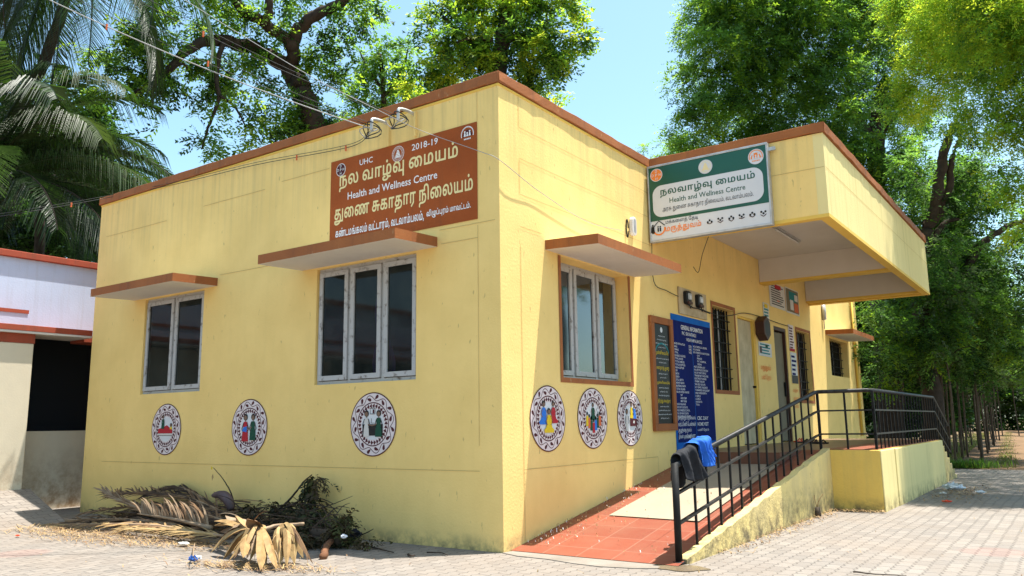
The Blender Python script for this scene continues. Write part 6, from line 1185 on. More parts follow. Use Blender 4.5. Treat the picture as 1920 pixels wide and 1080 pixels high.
# feathery tree behind the porch
DF = 25
FB_ = []
for (px, py, rp_, den) in ((1330, 20, 50, .8), (1390, 20, 60, 1), (1450, 20, 60, 1), (1520, 15, 60, 1), (1590, 10, 60, 1), (1650, 20, 50, 1), (1300, 70, 28, .5), (1340, 80, 46, .8), (1400, 90, 56, 1), (1460, 95, 56, 1), (1530, 90, 60, 1), (1600, 90, 56, 1), (1660, 90, 46, 1), (1285, 125, 26, .5), (1320, 145, 42, .8), (1370, 160, 52, 1), (1430, 165, 54, 1), (1500, 170, 56, 1), (1570, 165, 56, 1), (1640, 165, 44, 1), (1262, 165, 18, .4), (1290, 195, 32, .7), (1330, 215, 44, .9), (1390, 230, 50, 1), (1450, 240, 50, 1), (1510, 230, 50, 1), (1580, 230, 46, .9), (1275, 240, 24, .5), (1310, 270, 34, .8), (1360, 285, 40, 1), (1420, 290, 40, 1), (1640, 225, 40, .8), (1600, 280, 40, .9), (1660, 290, 44, .9), (1690, 340, 50, .9), (1700, 230, 40, .8), (1640, 350, 50, .9), (1560, 290, 46, .9), (1360, -30, 60, 1), (1460, -40, 60, 1), (1560, -40, 60, 1)):
    FB_.append((px, py, DF + random.uniform(-1.3, 1.3), rp_, den))
leafy("feathery_tree", "tall feathery-leaved tree with dense dark crown behind the porch", DF, [(1640, 430), (1640, 330), (1642, 250), (1652, 190), (1660, 150)], FB_, T_SMALL, [L_deep, L_dark, L_cool, L_mid, L_bright], 41, 460, [.05, .12, .26, .32, .25], .42, [(.22, [(1642, 300), (1655, 240), (1690, 210)]), (.2, [(1640, 270), (1610, 230), (1570, 200)]), (.1, [(1570, 330), (1545, 270), (1500, 240)])], bark=m_bark)
leafy("young_tree", "low pale feathery bush-like tree seen over the roof edge", 30, [(1255, 330), (1255, 290)], [(1225, 285, 30, 20, .6), (1250, 278, 30, 24, .7), (1280, 285, 30, 22, .7), (1240, 300, 30, 22, .8), (1275, 268, 30, 14, .5), (1300, 300, 30, 24)], T_SMALL, [L_mid, L_cool, L_bright], 43, 300, None, .12)

# near bright tree overhanging from the right
DN = 11.5
NB = []
for (px, py, d, rp_, den) in ((1720, 20, 15, 44, .7), (1770, 30, 14, 60, .9), (1840, 20, 12.8, 70, 1), (1910, 30, 12, 70, 1), (1740, 80, 15, 50, .8), (1790, 100, 14, 60, .9), (1860, 100, 12.8, 60, .9), (1920, 110, 12, 60, .9), (1700, 130, 15, 34, .6), (1680, 165, 15, 30, .6), (1720, 180, 15, 36, .8), (1760, 170, 14, 40, .7), (1690, 205, 15, 26, .5), (1830, 180, 12.8, 50, .7), (1900, 190, 12, 50, .8), (1890, 250, 12, 44, .7), (1930, 240, 12, 40, .8), (1800, 230, 12.8, 34, .4), (1930, 330, 12, 44, .7), (1890, 330, 12, 36, .5), (1900, 440, 12, 36, .4), (1700, -20, 15, 60, .8), (1800, -40, 12.8, 70, 1), (1900, -40, 12, 70, 1), (1990, 40, 12, 80, 1), (1990, 160, 12, 70, 1), (2000, 280, 12, 70, 1), (2050, -60, 12, 90, 1)):
    NB.append((px, py, d, rp_, den))
SHADE = [((x_, y_, z_), 1.25, .55) for x_, y_, z_ in ((3.2, 10.2, 8.6), (4.6, 9.4, 8.2), (3.4, 12.4, 9.4), (5.0, 11.5, 9.0), (3.0, 14.4, 10.0), (4.8, 14.0, 10.0), (6.2, 10.4, 8.6), (6.4, 13, 9.4), (4.0, 16.2, 10.6))]
leafy("overhanging_tree", "bright yellow-green tree overhanging the yard from the right", 12.5, [(2120, 500), (2090, 330), (2030, 180), (1960, 80)], NB, T_TINY, [L_dark, L_mid, L_bright, L_yel], 45, 900, [.07, .27, .38, .28], .28, [(.05, [(1960, 80, 13.5), (1880, 60, 14), (1800, 90, 14.6), (1730, 140, 15.2)])], more=SHADE)

# dark leaning tree right of the porch
DL = 20
LB = []
for (px, py, rp_, den) in ((1720, 300, 44, .55), (1770, 210, 44, .5), (1820, 250, 40, .45), (1700, 420, 44, .8), (1750, 360, 40, .4), (1790, 330, 40, .45), (1840, 380, 46, .6), (1890, 400, 46, .6), (1810, 440, 46, .7), (1760, 500, 46, .8), (1830, 510, 44, .6), (1890, 500, 40, .45), (1770, 560, 44, .9), (1830, 570, 46, .8), (1890, 580, 46, .8), (1720, 560, 40, .8), (1690, 600, 44, 1), (1740, 620, 46, 1), (1800, 630, 46, 1), (1860, 640, 46, .9), (1910, 640, 46, .8), (1660, 620, 40, .9), (1640, 570, 34, .7), (1700, 670, 44, .9), (1750, 680, 40, .8), (1800, 690, 40, .8), (1850, 690, 36, .7), (1640, 660, 36, .9), (1660, 710, 36, .9), (1950, 450, 60, .8), (1960, 560, 60, .9), (1940, 690, 30, .6), (1850, 300, 40, .4)):
    LB.append((px, py, DL + random.uniform(-1.5, 1.5), rp_, den))
leafy("leaning_tree", "dark forked tree leaning right beyond the porch end", DL, [(1722, 520), (1732, 455), (1752, 390), (1768, 300), (1788, 230)], LB, T_SMALL, [L_deep, L_dark, L_cool, L_mid, L_bright], 47, 310, [.20, .30, .22, .18, .10], .26, [(.13, [(1745, 420), (1775, 370), (1785, 300), (1800, 260)]), (.10, [(1735, 470), (1770, 420), (1800, 410)]), (.13, [(1790, 560), (1830, 470), (1880, 430), (1930, 410)]), (.1, [(1785, 600), (1815, 500), (1850, 450)])])
# dense thicket closing the view behind the porch end
tk = MB()
for i, (px, py, d, rp_) in enumerate(((1630, 660, 27, 70), (1700, 640, 28, 80), (1640, 760, 26, 60), (1700, 740, 27, 60), (1740, 700, 30, 60), (1600, 560, 28, 70), (1660, 500, 29, 80), (1740, 560, 29, 80), (1760, 460, 31, 70), (1620, 430, 29, 70), (1680, 800, 27, 50), (1740, 780, 30, 50), (1580, 640, 27, 60))):
    pass
TH = [pxblob(px, py, d, r_, 1.2) for (px, py, d, r_) in ((1630, 660, 27, 70), (1700, 640, 28, 70), (1640, 760, 26, 60), (1700, 740, 27, 60), (1740, 690, 30, 54), (1600, 560, 28, 70), (1660, 520, 29, 70), (1740, 590, 29, 66), (1620, 450, 29, 60), (1690, 800, 27, 46), (1745, 770, 30, 44), (1580, 640, 27, 60), (1800, 640, 31, 60), (1720, 820, 29, 30))]
tt = thing("dense_tree", TH[0][0] * np.array([1, 1, 0]), "dense dark tree filling the gap behind the porch end", "tree")
s = MB(); c = TH[0][0]; limb(s, [c * np.array([1, 1, 0]), c * np.array([1, 1, .6]), c + np.array([.2, .1, 1.5])], .25, .1); s.build("trunk", tt, True)
foliage("crown", TH, T_BIG, [L_deep, L_dark], tt, 51, per=130, weights=[.7, .3], scale=1.3)

# wood of slender casuarinas along the track
def wood_proto(name, seed, h, label):
    R_ = random.Random(seed); th = thing(name, (0, 0, 0), label, "tree", "slender trees of the wood beside the track")
    s = MB(); top = np.array([R_.uniform(-.3, .3), R_.uniform(-.3, .3), h])
    pts = [np.zeros(3), np.array([R_.uniform(-.08, .08), R_.uniform(-.08, .08), h * .4]), np.array([top[0] * .6, top[1] * .6, h * .75]), top]
    limb(s, pts, .034, .014, m_bark2, 7)
    for k in range(7):
        z = h * R_.uniform(.35, .8); a = R_.uniform(0, 6.28); limb(s, [np.array([top[0] * z / h, top[1] * z / h, z]), np.array([math.cos(a) * .6, math.sin(a) * .6, z + .3]), np.array([math.cos(a) * 1.2, math.sin(a) * 1.2, z + .35])], .018, .006, m_bark, 5)
    s.build("trunk", th, True)
    bl = []
    for k in range(13):
        z = h * R_.uniform(.52, 1.05); a = R_.uniform(0, 6.28); q = (1.15 - z / h) * 1.6
        bl.append(((math.cos(a) * q * R_.random() * 1.3, math.sin(a) * q * R_.random() * 1.3, z), R_.uniform(.55, .95), .8))
    foliage("crown", bl, T_SMALL if seed % 2 else T_NEED, [L_dark, L_mid, L_cas] if seed % 2 else [L_cas, L_mid, L_dark], th, seed, per=150 if seed % 2 else 90, droop=.35, scale=1.0, weights=[.4, .3, .3]); return th
protos = [wood_proto("casuarina_tree", 61 + k, 5.8 + k * .5, "slender bare-stemmed tree of the wood beside the dirt track") for k in range(4)]
def place(o, loc, rot, sc):
    r = o.copy(); col.objects.link(r); r.location = loc; r.rotation_euler = (0, 0, rot); r.scale = (sc, sc, sc)
    for ch in o.children:
        c = ch.copy(); col.objects.link(c); c.parent = r
    return r
spots = []
Rw = random.Random(5)
for (px, py) in ((1775, 868), (1860, 836), (1800, 860), (1870, 828), (1788, 874), (1834, 866), (1822, 858), (1842, 860), (1846, 852), (1853, 846), (1860, 838), (1815, 848), (1795, 852), (1868, 830), (1782, 855), (1835, 845), (1873, 825), (1805, 840), (1825, 838), (1790, 842), (1850, 832), (1862, 824), (1878, 818), (1914, 818), (1768, 850)):
    q = on(2, 0, px, py); spots.append((q[0] + Rw.uniform(-.1, .1), q[1]))
for i in range(26):
    y = Rw.uniform(22, 62); cx = 2.75 - (y - 14.3) * .066; spots.append((cx - 1.8 - Rw.uniform(0, 9), y))
for i in range(8):
    y = Rw.uniform(40, 66); cx = 2.75 - (y - 14.3) * .066; spots.append((cx + 1.7 + Rw.uniform(0, 5), y))
for i, (x, y) in enumerate(spots):
    k = i % 4
    if y < 24: k = (0, 2)[i % 2]
    if i < 4: o = protos[i]; o.location = (x, y, 0)
    else: place(protos[k], (x, y, 0), Rw.uniform(0, 6.28), Rw.uniform(.8, 1.15))
# the far wood closing the track
FW = []
for i in range(46):
    x = -16 + i * .8; FW.append(((x - 2, 74 + random.uniform(-4, 4), random.uniform(1.2, 6.5)), random.uniform(1.8, 2.8), 1.))
fw = foliage("far_wood", FW, T_BIG, [L_dark, L_cas, L_mid, L_deep], None, 71, per=34, scale=2.2); tag(fw, kind="stuff")
# grass along the track and weeds by the steps
def blades(name, spots_, h, m_list, seed, parent=None):
    R_ = np.random.default_rng(seed); n = len(spots_); P = np.array(spots_)
    a = R_.uniform(0, 6.28, n); d = np.stack([np.cos(a), np.sin(a), np.zeros(n)], 1); L_ = R_.uniform(.5, 1.3, n)[:, None] * h
    w = d[:, [1, 0, 2]] * np.array([-1, 1, 0]) * .008
    top = P + d * L_ * R_.uniform(.1, .7, n)[:, None] + np.array([0, 0, 1]) * L_ * R_.uniform(.5, 1, n)[:, None]; mid = (P + top) / 2 + np.array([0, 0, 1]) * L_ * .12
    V = np.stack([P - w, P + w, mid + w, mid - w, mid - w, mid + w, top + w * .2, top - w * .2], 1).reshape(-1, 3)
    return from_arrays(name, V, np.arange(len(V)).reshape(-1, 4), np.repeat(R_.integers(0, len(m_list), n), 2), m_list, parent)
L_grass = leaf_mat("track_grass", (.12, .17, .03), (.2, .28, .04)); L_grass2 = leaf_mat("dry_track_grass", (.26, .23, .08), (.2, .18, .05))
Rg = np.random.default_rng(9); sp_ = []
for i in range(15000):
    y = 14.6 + Rg.random() ** 1.6 * 45; cx = 2.75 - (y - 14.3) * .066; u = Rg.choice([-1, 1]) * (1.0 + abs(Rg.normal(0, .6))) if Rg.random() < .8 else Rg.normal(0, .12)
    if Rg.random() < (22 - y) / 8 * .95: continue
    sp_.append((cx + u, y, 0.02))
g = blades("track_grass", sp_, .08, [L_grass, L_grass2, L_grass2], 10); tag(g, kind="stuff")
sp_ = [(1.95 + Rg.normal(0, .28), 14.5 + abs(Rg.normal(0, .6)), 0) for i in range(1100)]
g = blades("weed_patch", sp_, .18, [L_mid, L_dark, L_grass], 11); tag(g, kind="stuff")

# ------------------------------------------------------------------ coconut palms
def frond(mb, base, yaw, pitch, length, m_list, R_, leaflet=.62, droop=1.0, roll=0.):
    n = 16; p = np.array(base, float); pts = [p.copy()]; pit = pitch
    for i in range(n):
        pit -= droop * (1.6 / n) * (.35 + i / n)
        p = p + np.array([math.cos(yaw) * math.cos(pit), math.sin(yaw) * math.cos(pit), math.sin(pit)]) * length / n; pts.append(p.copy())
    mb.tube(pts, [.035 * (1 - i / (n + 2)) + .004 for i in range(n + 1)], m_list[-1], 5)
    m = int(length * 24); kmat = R_.random()
    for i in range(m):
        t = .12 + .88 * i / m; f = t * n; k = min(int(f), n - 1); q = pts[k] + (pts[k + 1] - pts[k]) * (f - k); d = pts[k + 1] - pts[k]; d /= np.linalg.norm(d)
        side = np.cross(d, [0, 0, 1.]); side /= np.linalg.norm(side) + 1e-6
        if roll: side = side * math.cos(roll) + np.cross(d, side) * math.sin(roll)
        L_ = leaflet * 1.35 * math.sin(math.pi * (.18 + .74 * t)) ** .8 * R_.uniform(.85, 1.1)
        for s_ in (-1, 1):
            a = side * s_ * .85 + d * (.5 + .5 * t) + np.array([0, 0, .10 - .35 * R_.random()]); a /= np.linalg.norm(a)
            wv = np.cross(a, [0, 0, 1.]); wv /= np.linalg.norm(wv) + 1e-6; wv = wv * .55 + np.array([0, 0, .45]); wd = .0145
            p1 = q + a * L_ * .5; p2 = p1 + (a * .75 + np.array([0, 0, -.75 - .35 * R_.random()])) * L_ * .5
            mt = m_list[0] if (kmat + R_.random() * .35) % 1 < .62 else m_list[1]
            mb.add([q - wv * wd, q + wv * wd, p1 + wv * wd * .9, p1 - wv * wd * .9, p2 + wv * .002, p2 - wv * .002], [(0, 1, 2, 3), (3, 2, 4, 5)], mt)
def palm(name, crown, label, seed, fr, foot=None):
    R_ = random.Random(seed); th = thing(name, (crown[0], crown[1], 0), label, "palm tree", "coconut palms behind the old building")
    s = MB(); k = 14; ft = np.array([crown[0] + .3, crown[1] + .2, 0.])
    pts = [ft, (ft * .6 + np.array(crown) * .4), (ft * .3 + np.array(crown) * .7), crown]
    if foot: pts = [np.array(foot[-1]) * np.array([1, 1, 0])] + list(foot[::-1]) + [crown]
    limb(s, pts, .15, .10, m_bark, 10); s.build("trunk", th, True)
    for (yaw, pitch, L_, dr, ml) in fr:
        s = MB(); frond(s, np.array(crown) + np.array([math.cos(yaw), math.sin(yaw), .3]) * .15, yaw, pitch, L_, ml, R_, .75, dr); s.build("frond", th)
c1_ = at(150, -110, 17); c2_ = at(-40, 340, 15.5); c3_ = at(75, 345, 18.5)
G1, G2, G3 = [L_palm, L_palm3, L_palm3], [L_palm2, L_palm, L_palm2], [L_palm3, L_palm, m_bark]
yr = math.atan2(RIGHT[1], RIGHT[0])               # towards the right of the picture
palm("coconut_palm", c1_, "tall coconut palm with long drooping fronds reaching in at the top left", 81, [
    (yr + 3.3, -.15, 4.4, 1.2, G1), (yr + 2.7, -.3, 4.6, 1.3, G2), (yr + 2.2, .1, 4.4, 1.2, G1), (yr + .25, -.1, 4.0, 1.2, G1), (yr - .5, -.2, 4.2, 1.3, G1), (yr - 1.5, -.3, 4.4, 1.2, G3), (yr - 2.3, -.4, 4.8, 1.0, G1), (yr + 1.4, 0, 4.2, 1.1, G3), (yr - 2.8, -.9, 4.2, .5, G2), (yr + 3.0, -.8, 4.2, .6, G1), (yr - 1.2, -.9, 4.0, .6, G1), (yr + .7, .5, 4.0, 1.2, G1), (yr - .9, -.65, 4.2, .8, G1), (yr + 3.6, -.6, 4.4, .8, G1), (yr - 1.8, -1.1, 4.2, .4, G1), (yr - 2.5, -.7, 4.6, .8, G1), (yr + .1, -.7, 3.8, .8, G1), (yr + 3.1, -1.1, 4.2, .4, G1), (yr - 3.0, -.4, 4.6, 1.1, G1)], foot=[at(100, 70, 16.8), at(45, 190, 16.5), at(-40, 400, 16.3)])
palm("coconut_palm", c2_, "coconut palm at the far left whose fronds arch over the old building roof", 83, [
    (yr + .0, .55, 4.0, 1.05, G1), (yr - .2, .35, 4.3, 1.0, G2), (yr + .25, .85, 3.5, 1.1, G1), (yr - .5, .7, 4.0, 1.2, G2), (yr - .9, .3, 3.8, 1.1, G1), (yr + .6, .5, 4.2, 1.1, G3), (yr + 1.2, .7, 4.0, 1.1, G3), (yr - 1.3, 1.0, 4.0, 1.2, G2), (yr - 1.8, .6, 4.0, 1.1, G2), (yr + 2.4, .6, 3.8, 1.1, G1), (yr - .25, 0., 3.8, .9, G3), (yr + .1, .1, 4.0, .8, G1), (yr - .6, .05, 3.6, .9, G3), (yr - 1.0, 1.2, 3.8, 1.3, G2), (yr + .5, 1.25, 4.0, 1.2, G1), (yr - .1, -.3, 3.4, .7, G1), (yr - .35, 1.1, 4.2, 1.35, G2), (yr + .05, .85, 3.6, 1.3, G1), (yr - .7, .9, 4.0, 1.3, G1)])
palm("coconut_palm", c3_, "dense dark coconut palm beside the corner of the gable wall", 85, [
    (yr + .0, .45, 3.6, 1.1, G1), (yr - .3, .2, 3.4, 1.0, G2), (yr + .9, .9, 3.6, 1.2, G1), (yr - .7, .6, 4.0, 1.1, G3), (yr + 2.9, .4, 4.0, 1.1, G1), (yr + 2.5, .8, 4.0, 1.2, G3), (yr - 1.4, .5, 4.0, 1.1, G1), (yr - 2.0, .2, 4.0, 1.0, G3), (yr - 2.6, .5, 4.0, 1.0, G1), (yr + 3.3, .0, 4.0, .9, G3), (yr + 1.5, .8, 3.8, 1.1, G3), (yr - 1.0, 1.1, 4.0, 1.2, G1), (yr - 1.7, 1.2, 3.8, 1.3, G1), (yr - .1, -.1, 3.6, .8, G3), (yr - .5, -.2, 3.8, .8, G3), (yr - 1.2, -.1, 3.8, .8, G1), (yr - 2.3, -.2, 3.8, .8, G3), (yr + 3.0, -.4, 3.6, .7, G3)])
# dark foliage behind the palms
tt = thing("shady_tree", at(90, 420, 22) * np.array([1, 1, 0]), "dark leafy tree behind the coconut palms", "tree")
s = MB(); c = at(90, 420, 22); limb(s, [c * np.array([1, 1, 0]), c * np.array([1, 1, .6]), c], .3, .15); s.build("trunk", tt, True)
foliage("crown", [pxblob(*q) for q in ((30, 420, 22, 70), (110, 430, 22, 70), (180, 420, 22.5, 50), (60, 340, 23, 70), (140, 340, 23, 60), (200, 330, 23, 40, .6), (20, 260, 23, 60), (100, 250, 23, 60, .8), (170, 250, 23, 50, .7), (-40, 350, 22, 80), (210, 410, 23, 40), (40, 180, 23, 60, .7), (130, 190, 23, 44, .7))], T_BIG, [L_deep, L_dark], tt, 87, per=340, weights=[.6, .4])
# ------------------------------------------------------------------ service brackets and cables on the gable wall
def bracket(x, z, label):
    th = thing("cable_bracket", (x, 0, z), label, "bracket", "pipe brackets on the gable wall")
    s = MB(); s.tube(smooth_path([(x, .0, z + .03), (x - .0, -.10, z + .035), (x - .02, -.19, z + .03), (x - .02, -.215, z - .0), (x - .02, -.215, z - .10)], 4), .017, m_steel, 10); s.build("bent_pipe", th, True)
    s = MB(); s.box(x + .02, x + .04, -.03, -.001, z - .22, z + .05, m_yellow); s.build("strap", th)
    s = MB()
    for k in range(3):
        a = [(x - .02 + .02 * k + .10 * math.cos(q) - .06, -.2 + .05 * math.sin(q * 2 + k), z - .10 + (.05 + .02 * k) * math.sin(q)) for q in [2 * math.pi * i / 16 for i in range(17)]]
        s.tube(a, .006, m_cable if k else m_cablew, 5)
    s.build("wire_coil", th)
    return np.array([x - .02, -.215, z - .08])
b1 = bracket(-1.43, 4.18, "bent steel pipe bracket with coiled wires, the one further from the building corner")
b2 = bracket(-1.06, 4.20, "bent steel pipe bracket with coiled wires, the one nearer the building corner")
def cable(p0, p1, sag, rad, m_, label, pts=None, ties=()):
    P = [np.array(p0) * (1 - t) + np.array(p1) * t - np.array([0, 0, 4 * sag * t * (1 - t)]) for t in [i / 30 for i in range(31)]] if pts is None else smooth_path(pts)
    th = thing("overhead_cable", P[0], label, "cable", "overhead cables to the gable wall")
    s = MB(); s.tube(P, rad, m_, 6); s.build("wire", th, True)
    for t in ties:
        q = P[int(t * (len(P) - 1))]; s = MB(); s.tube([q + np.array([0, 0, .025]), q - np.array([0, 0, .035])], .010, m_porange, 6); s.build("tie", th)
    return th
cable(b1, at(-180, -140, 8.2), .14, .0056, m_cablew, "thick white cable rising left from the bracket further from the corner", ties=(.58,))
cable(b1 + (0, 0, .03), at(-60, -120, 8.4), .16, .0032, m_cable, "thin dark cable just above the thick white cable", ties=(.4,))
cable(b1 + (.01, 0, .05), at(0, -110, 8.6), .12, .0026, m_cable, "thin grey cable second above the thick white cable")
cable(b2, at(40, -120, 8.6), .10, .0032, m_cable, "thin dark cable rising left from the bracket nearer the corner", ties=(.5,))
cable(b2 + (0, 0, .03), at(90, -110, 8.6), .10, .0026, m_cable, "thin grey cable rising left from the bracket nearer the corner")
q1 = on(1, -.05, 900, 284); q2 = np.array([.03, -.03, 3.42]); q2[2] = on(1, -.03, 938, 300)[2]
cable(None, None, 0, .0032, m_cablew, "pale cable passing over the brackets and round the building corner", pts=[at(330, -10, 7.9), at(560, 130, 7.2), at(700, 202, 6.9), on(1, -.2, 790, 245), q1, q2, on(0, .03, 1010, 358), on(0, .03, 1100, 415), on(0, .04, 1165, 432)])
pr = [b1 - np.array([.03, 0, .02]), on(1, -.04, 675, 268), on(1, -.04, 622, 283), on(1, -.05, 480, 309), on(1, -.06, 330, 345), on(1, -.10, 195, 372), at(60, 396, 9.5), at(-60, 414, 10.5)]
cable(None, None, 0, .0036, m_cable, "black twin cable running left below the parapet edge, lower of the pair", pts=pr, ties=(.25, .36, .80))
cable(None, None, 0, .0028, m_cable, "black twin cable running left below the parapet edge, upper of the pair", pts=[p + np.array([0, 0, .03]) for p in pr])
cable(None, None, 0, .005, m_cable, "thin wire strung along the entrance wall to the meter board", pts=[on(0, .03, 1222, 452), on(0, .03, 1200, 480) * 0 + on(0, .03, 1226, 528), on(0, .03, 1250, 545), on(0, .04, 1272, 556)])
cable(None, None, 0, .006, m_cable, "black wire from the meters across the barred window to the doors", pts=[on(0, .05, 1320, 582), on(0, .09, 1350, 592), on(0, .08, 1372, 591), on(0, .04, 1395, 587), on(0, .03, 1420, 592), on(0, .03, 1460, 606), on(0, .03, 1480, 612)])
cable(None, None, 0, .004, m_cable, "thin wire hanging under the sign box", pts=[(.75, 3.25, 3.28), (.6, 3.4, 3.1), (.42, 3.7, 2.95), on(0, .05, 1300, 500)])

# ------------------------------------------------------------------ heap of dry palm fronds by the gable wall
def strip(mb, p, d, L_, wd, m_, curl=.3, R_=random, twist=0.):
    p = np.array(p, float); d = np.array(d, float) / np.linalg.norm(d); n = 4
    w = np.cross(d, [0, 0, 1.]); w = w / (np.linalg.norm(w) + 1e-6) * math.cos(twist) + np.array([0, 0, 1]) * math.sin(twist); vs = []
    for i in range(n + 1):
        t = i / n; k = wd * (1 - t) ** .6 * (.6 if i == 0 else 1) + .001
        vs += [p + w * k / 2, p - w * k / 2]; d = d + np.array([0, 0, -curl / n]); d /= np.linalg.norm(d); p = p + d * L_ / n
        if p[2] < .006: p[2] = .006
    mb.add(vs, [(2 * i, 2 * i + 1, 2 * i + 3, 2 * i + 2) for i in range(n)], m_)
def dry_frond(pts, lf_len, a_up, label, mats, seed, n=60, back=.3, both=True, along=.8, curl=.35, lw=.022, r=.022):
    R_ = random.Random(seed); P = smooth_path(pts); th = thing("dry_frond", P[0], label, "palm frond", "dry coconut fronds heaped by the gable wall")
    s = MB(); s.tube(P, [r * (1 - .75 * i / (len(P) - 1)) for i in range(len(P))], m_rachis, 7); s.build("midrib", th, True)
    s = MB()
    for i in range(n):
        t = .06 + .92 * i / n; k = t * (len(P) - 1); j = min(int(k), len(P) - 2); q = P[j] + (P[j + 1] - P[j]) * (k - j); d = P[j + 1] - P[j]; d /= np.linalg.norm(d)
        for sgn in ((1, -1) if both else (1,)):
            v = d * along * R_.uniform(.8, 1.2) + np.array([0, sgn * back + R_.uniform(-.15, .15), a_up * (1 if sgn > 0 else .35) + R_.uniform(-.12, .12)])
            strip(s, q, v, lf_len * R_.uniform(.7, 1.15) * (1 - .4 * t), lw * R_.uniform(.7, 1.2), mats[0] if R_.random() < .6 else mats[1], curl, R_, R_.uniform(.3, 1.2))
    s.build("leaflets", th); return th
Y_ = lambda px, py, y: on(1, y, px, py)
m_drygrey = mat("weathered_grey_leaflet", (.30, .205, .125), (.17, .105, .06), 12, .7)
dry_frond([Y_(396, 990, -.80), Y_(330, 974, -.78), Y_(258, 963, -.76)], .42, .95, "dry grey-brown frond with its comb of leaflets standing up at the left of the heap", [m_drygrey, m_dry2], 3, 46, .12, False, .55, 1.0, .026, .026)
dry_frond([Y_(420, 962, -.20), Y_(350, 934, -.25), Y_(280, 925, -.3), Y_(215, 925, -.35)], .50, .25, "dark dry frond arching along the wall at the back of the heap", [m_dry2, m_dry3], 4, 60, .3)
dry_frond([Y_(425, 975, -.35), Y_(340, 955, -.35), Y_(250, 950, -.4), Y_(170, 960, -.45)], .55, .2, "dark dry frond lying in the middle of the heap", [m_dry3, m_dry2], 5, 60, .3)
dry_frond([Y_(380, 1000, -.95), Y_(280, 985, -.95), Y_(160, 983, -.95), Y_(70, 985, -.95)], .45, .08, "tan dry frond trailing to the left along the front of the heap", [m_dry, m_dry2], 6, 60, .25)
dry_frond([Y_(330, 985, -.75), Y_(240, 975, -.70), Y_(140, 975, -.70), Y_(80, 980, -.75)], .50, .1, "brown dry frond whose tip reaches the paved ramp", [m_dry2, m_dry3], 7, 60, .25)
dry_frond([Y_(440, 985, -.6), Y_(380, 965, -.55), Y_(320, 958, -.5)], .45, .15, "short dark dry frond under the curved spathe", [m_dry3, m_dry2], 8, 44, .3)
dry_frond([Y_(395, 945, -.12), Y_(345, 917, -.14), Y_(305, 917, -.15), Y_(275, 930, -.15)], .40, .1, "blackish dry frond humped against the wall at the top of the heap", [m_dry3, m_dry3], 9, 44, .25)
dry_frond([Y_(300, 972, -.5), Y_(230, 940, -.5), Y_(195, 922, -.5)], .35, .3, "small dry frond with tips pointing up to the left", [m_dry2, m_drygrey], 12, 34, .15, True, .9, .2)
dry_frond([Y_(420, 1005, -1.0), Y_(330, 993, -1.05), Y_(230, 990, -1.1)], .40, .06, "pale straw-coloured dry frond flat on the paving before the heap", [m_straw, m_dry], 13, 44, .25, True, .9, .2, .016, .012)
# a mass of loose dead leaflets inside the heap
s = MB(); R_ = random.Random(15)
for i in range(700):
    x = R_.uniform(-5.6, -1.6); y = -abs(R_.gauss(.0, .42)) - .03; hmax = .34 * math.exp(-((x + 3.6) / 1.7) ** 2) * max(0, 1 + y / 1.1); z = R_.random() * hmax + .01
    a = R_.gauss(math.pi, .6); strip(s, (x, y, z), (math.cos(a), math.sin(a) * .6, R_.uniform(-.1, .3)), R_.uniform(.25, .6), .02, m_dry3 if R_.random() < .72 else m_dry2, .3, R_, R_.uniform(0, 1.4))
o = s.build("dead_leaf_litter"); tag(o, "mass of loose dark dead leaflets filling the heap by the wall", "leaf litter", kind="stuff")
# dried fan palm leaf
def fan_leaf(hub, tips, label, seed, wmul=1.):
    R_ = random.Random(seed); th = thing("fan_palm_leaf", hub, label, "dry leaf"); s = MB()
    for (tip, lift) in tips:
        a, b = np.array(hub), np.array(tip); L_ = np.linalg.norm(b - a); d = (b - a) / L_; side = np.cross(d, [0, 0, 1.]); side /= np.linalg.norm(side) + 1e-6; n = 7; vs = []
        nrm = np.cross(side, d); sway = R_.uniform(-.05, .05); curl_ = R_.uniform(-.018, .018); wl_k = R_.uniform(.55, 1.15)
        if nrm[2] < 0: nrm = -nrm
        for i in range(n + 1):
            t = i / n; w = (.052 * math.sin(math.pi * min(t * .62 + .06, 1)) if t < .8 else .052 * math.sin(math.pi * .556) * (1 - t) / .2 * .9 + .002) * wmul; c_ = a + (b - a) * t + np.array([0, 0, 1]) * lift * math.sin(math.pi * t ** .8) + side * sway * math.sin(math.pi * t * 1.3) + nrm * curl_ * math.sin(math.pi * 2 * t)
            c_[2] = max(c_[2], .01); w *= wl_k; tw = math.sin(t * 2.5 + L_ * 9) * .25; vs += [c_ - side * w / 2 - nrm * w * (.34 + tw), c_ + nrm * .004, c_ + side * w / 2 - nrm * w * (.34 - tw)]
        s.add(vs, [(3 * i + k, 3 * i + k + 1, 3 * i + k + 4, 3 * i + k + 3) for i in range(n) for k in (0, 1)], R_.choice([m_dry, m_dry, m_straw, m_dry2, m_rachis]))
    for k in range(26):                           # torn shreds hanging between the folds
        tip, lift = tips[R_.randrange(len(tips))]; q = np.array(hub) + (np.array(tip) - np.array(hub)) * R_.uniform(.3, .85) + np.array([R_.uniform(-.03, .03), R_.uniform(-.03, .03), lift * .5])
        strip(s, q, np.array(tip) - np.array(hub) + np.array([R_.uniform(-.2, .2), R_.uniform(-.2, .2), R_.uniform(-.1, .2)]), R_.uniform(.10, .26), .010, R_.choice([m_dry2, m_rachis, m_dry]), 1.0, R_, R_.uniform(0, 1.4))
    o = s.build("leaf_blade", th); return th, hub
gz = lambda px, py, z=.012: on(2, z, px, py)
hub = gz(482, 994, .24)
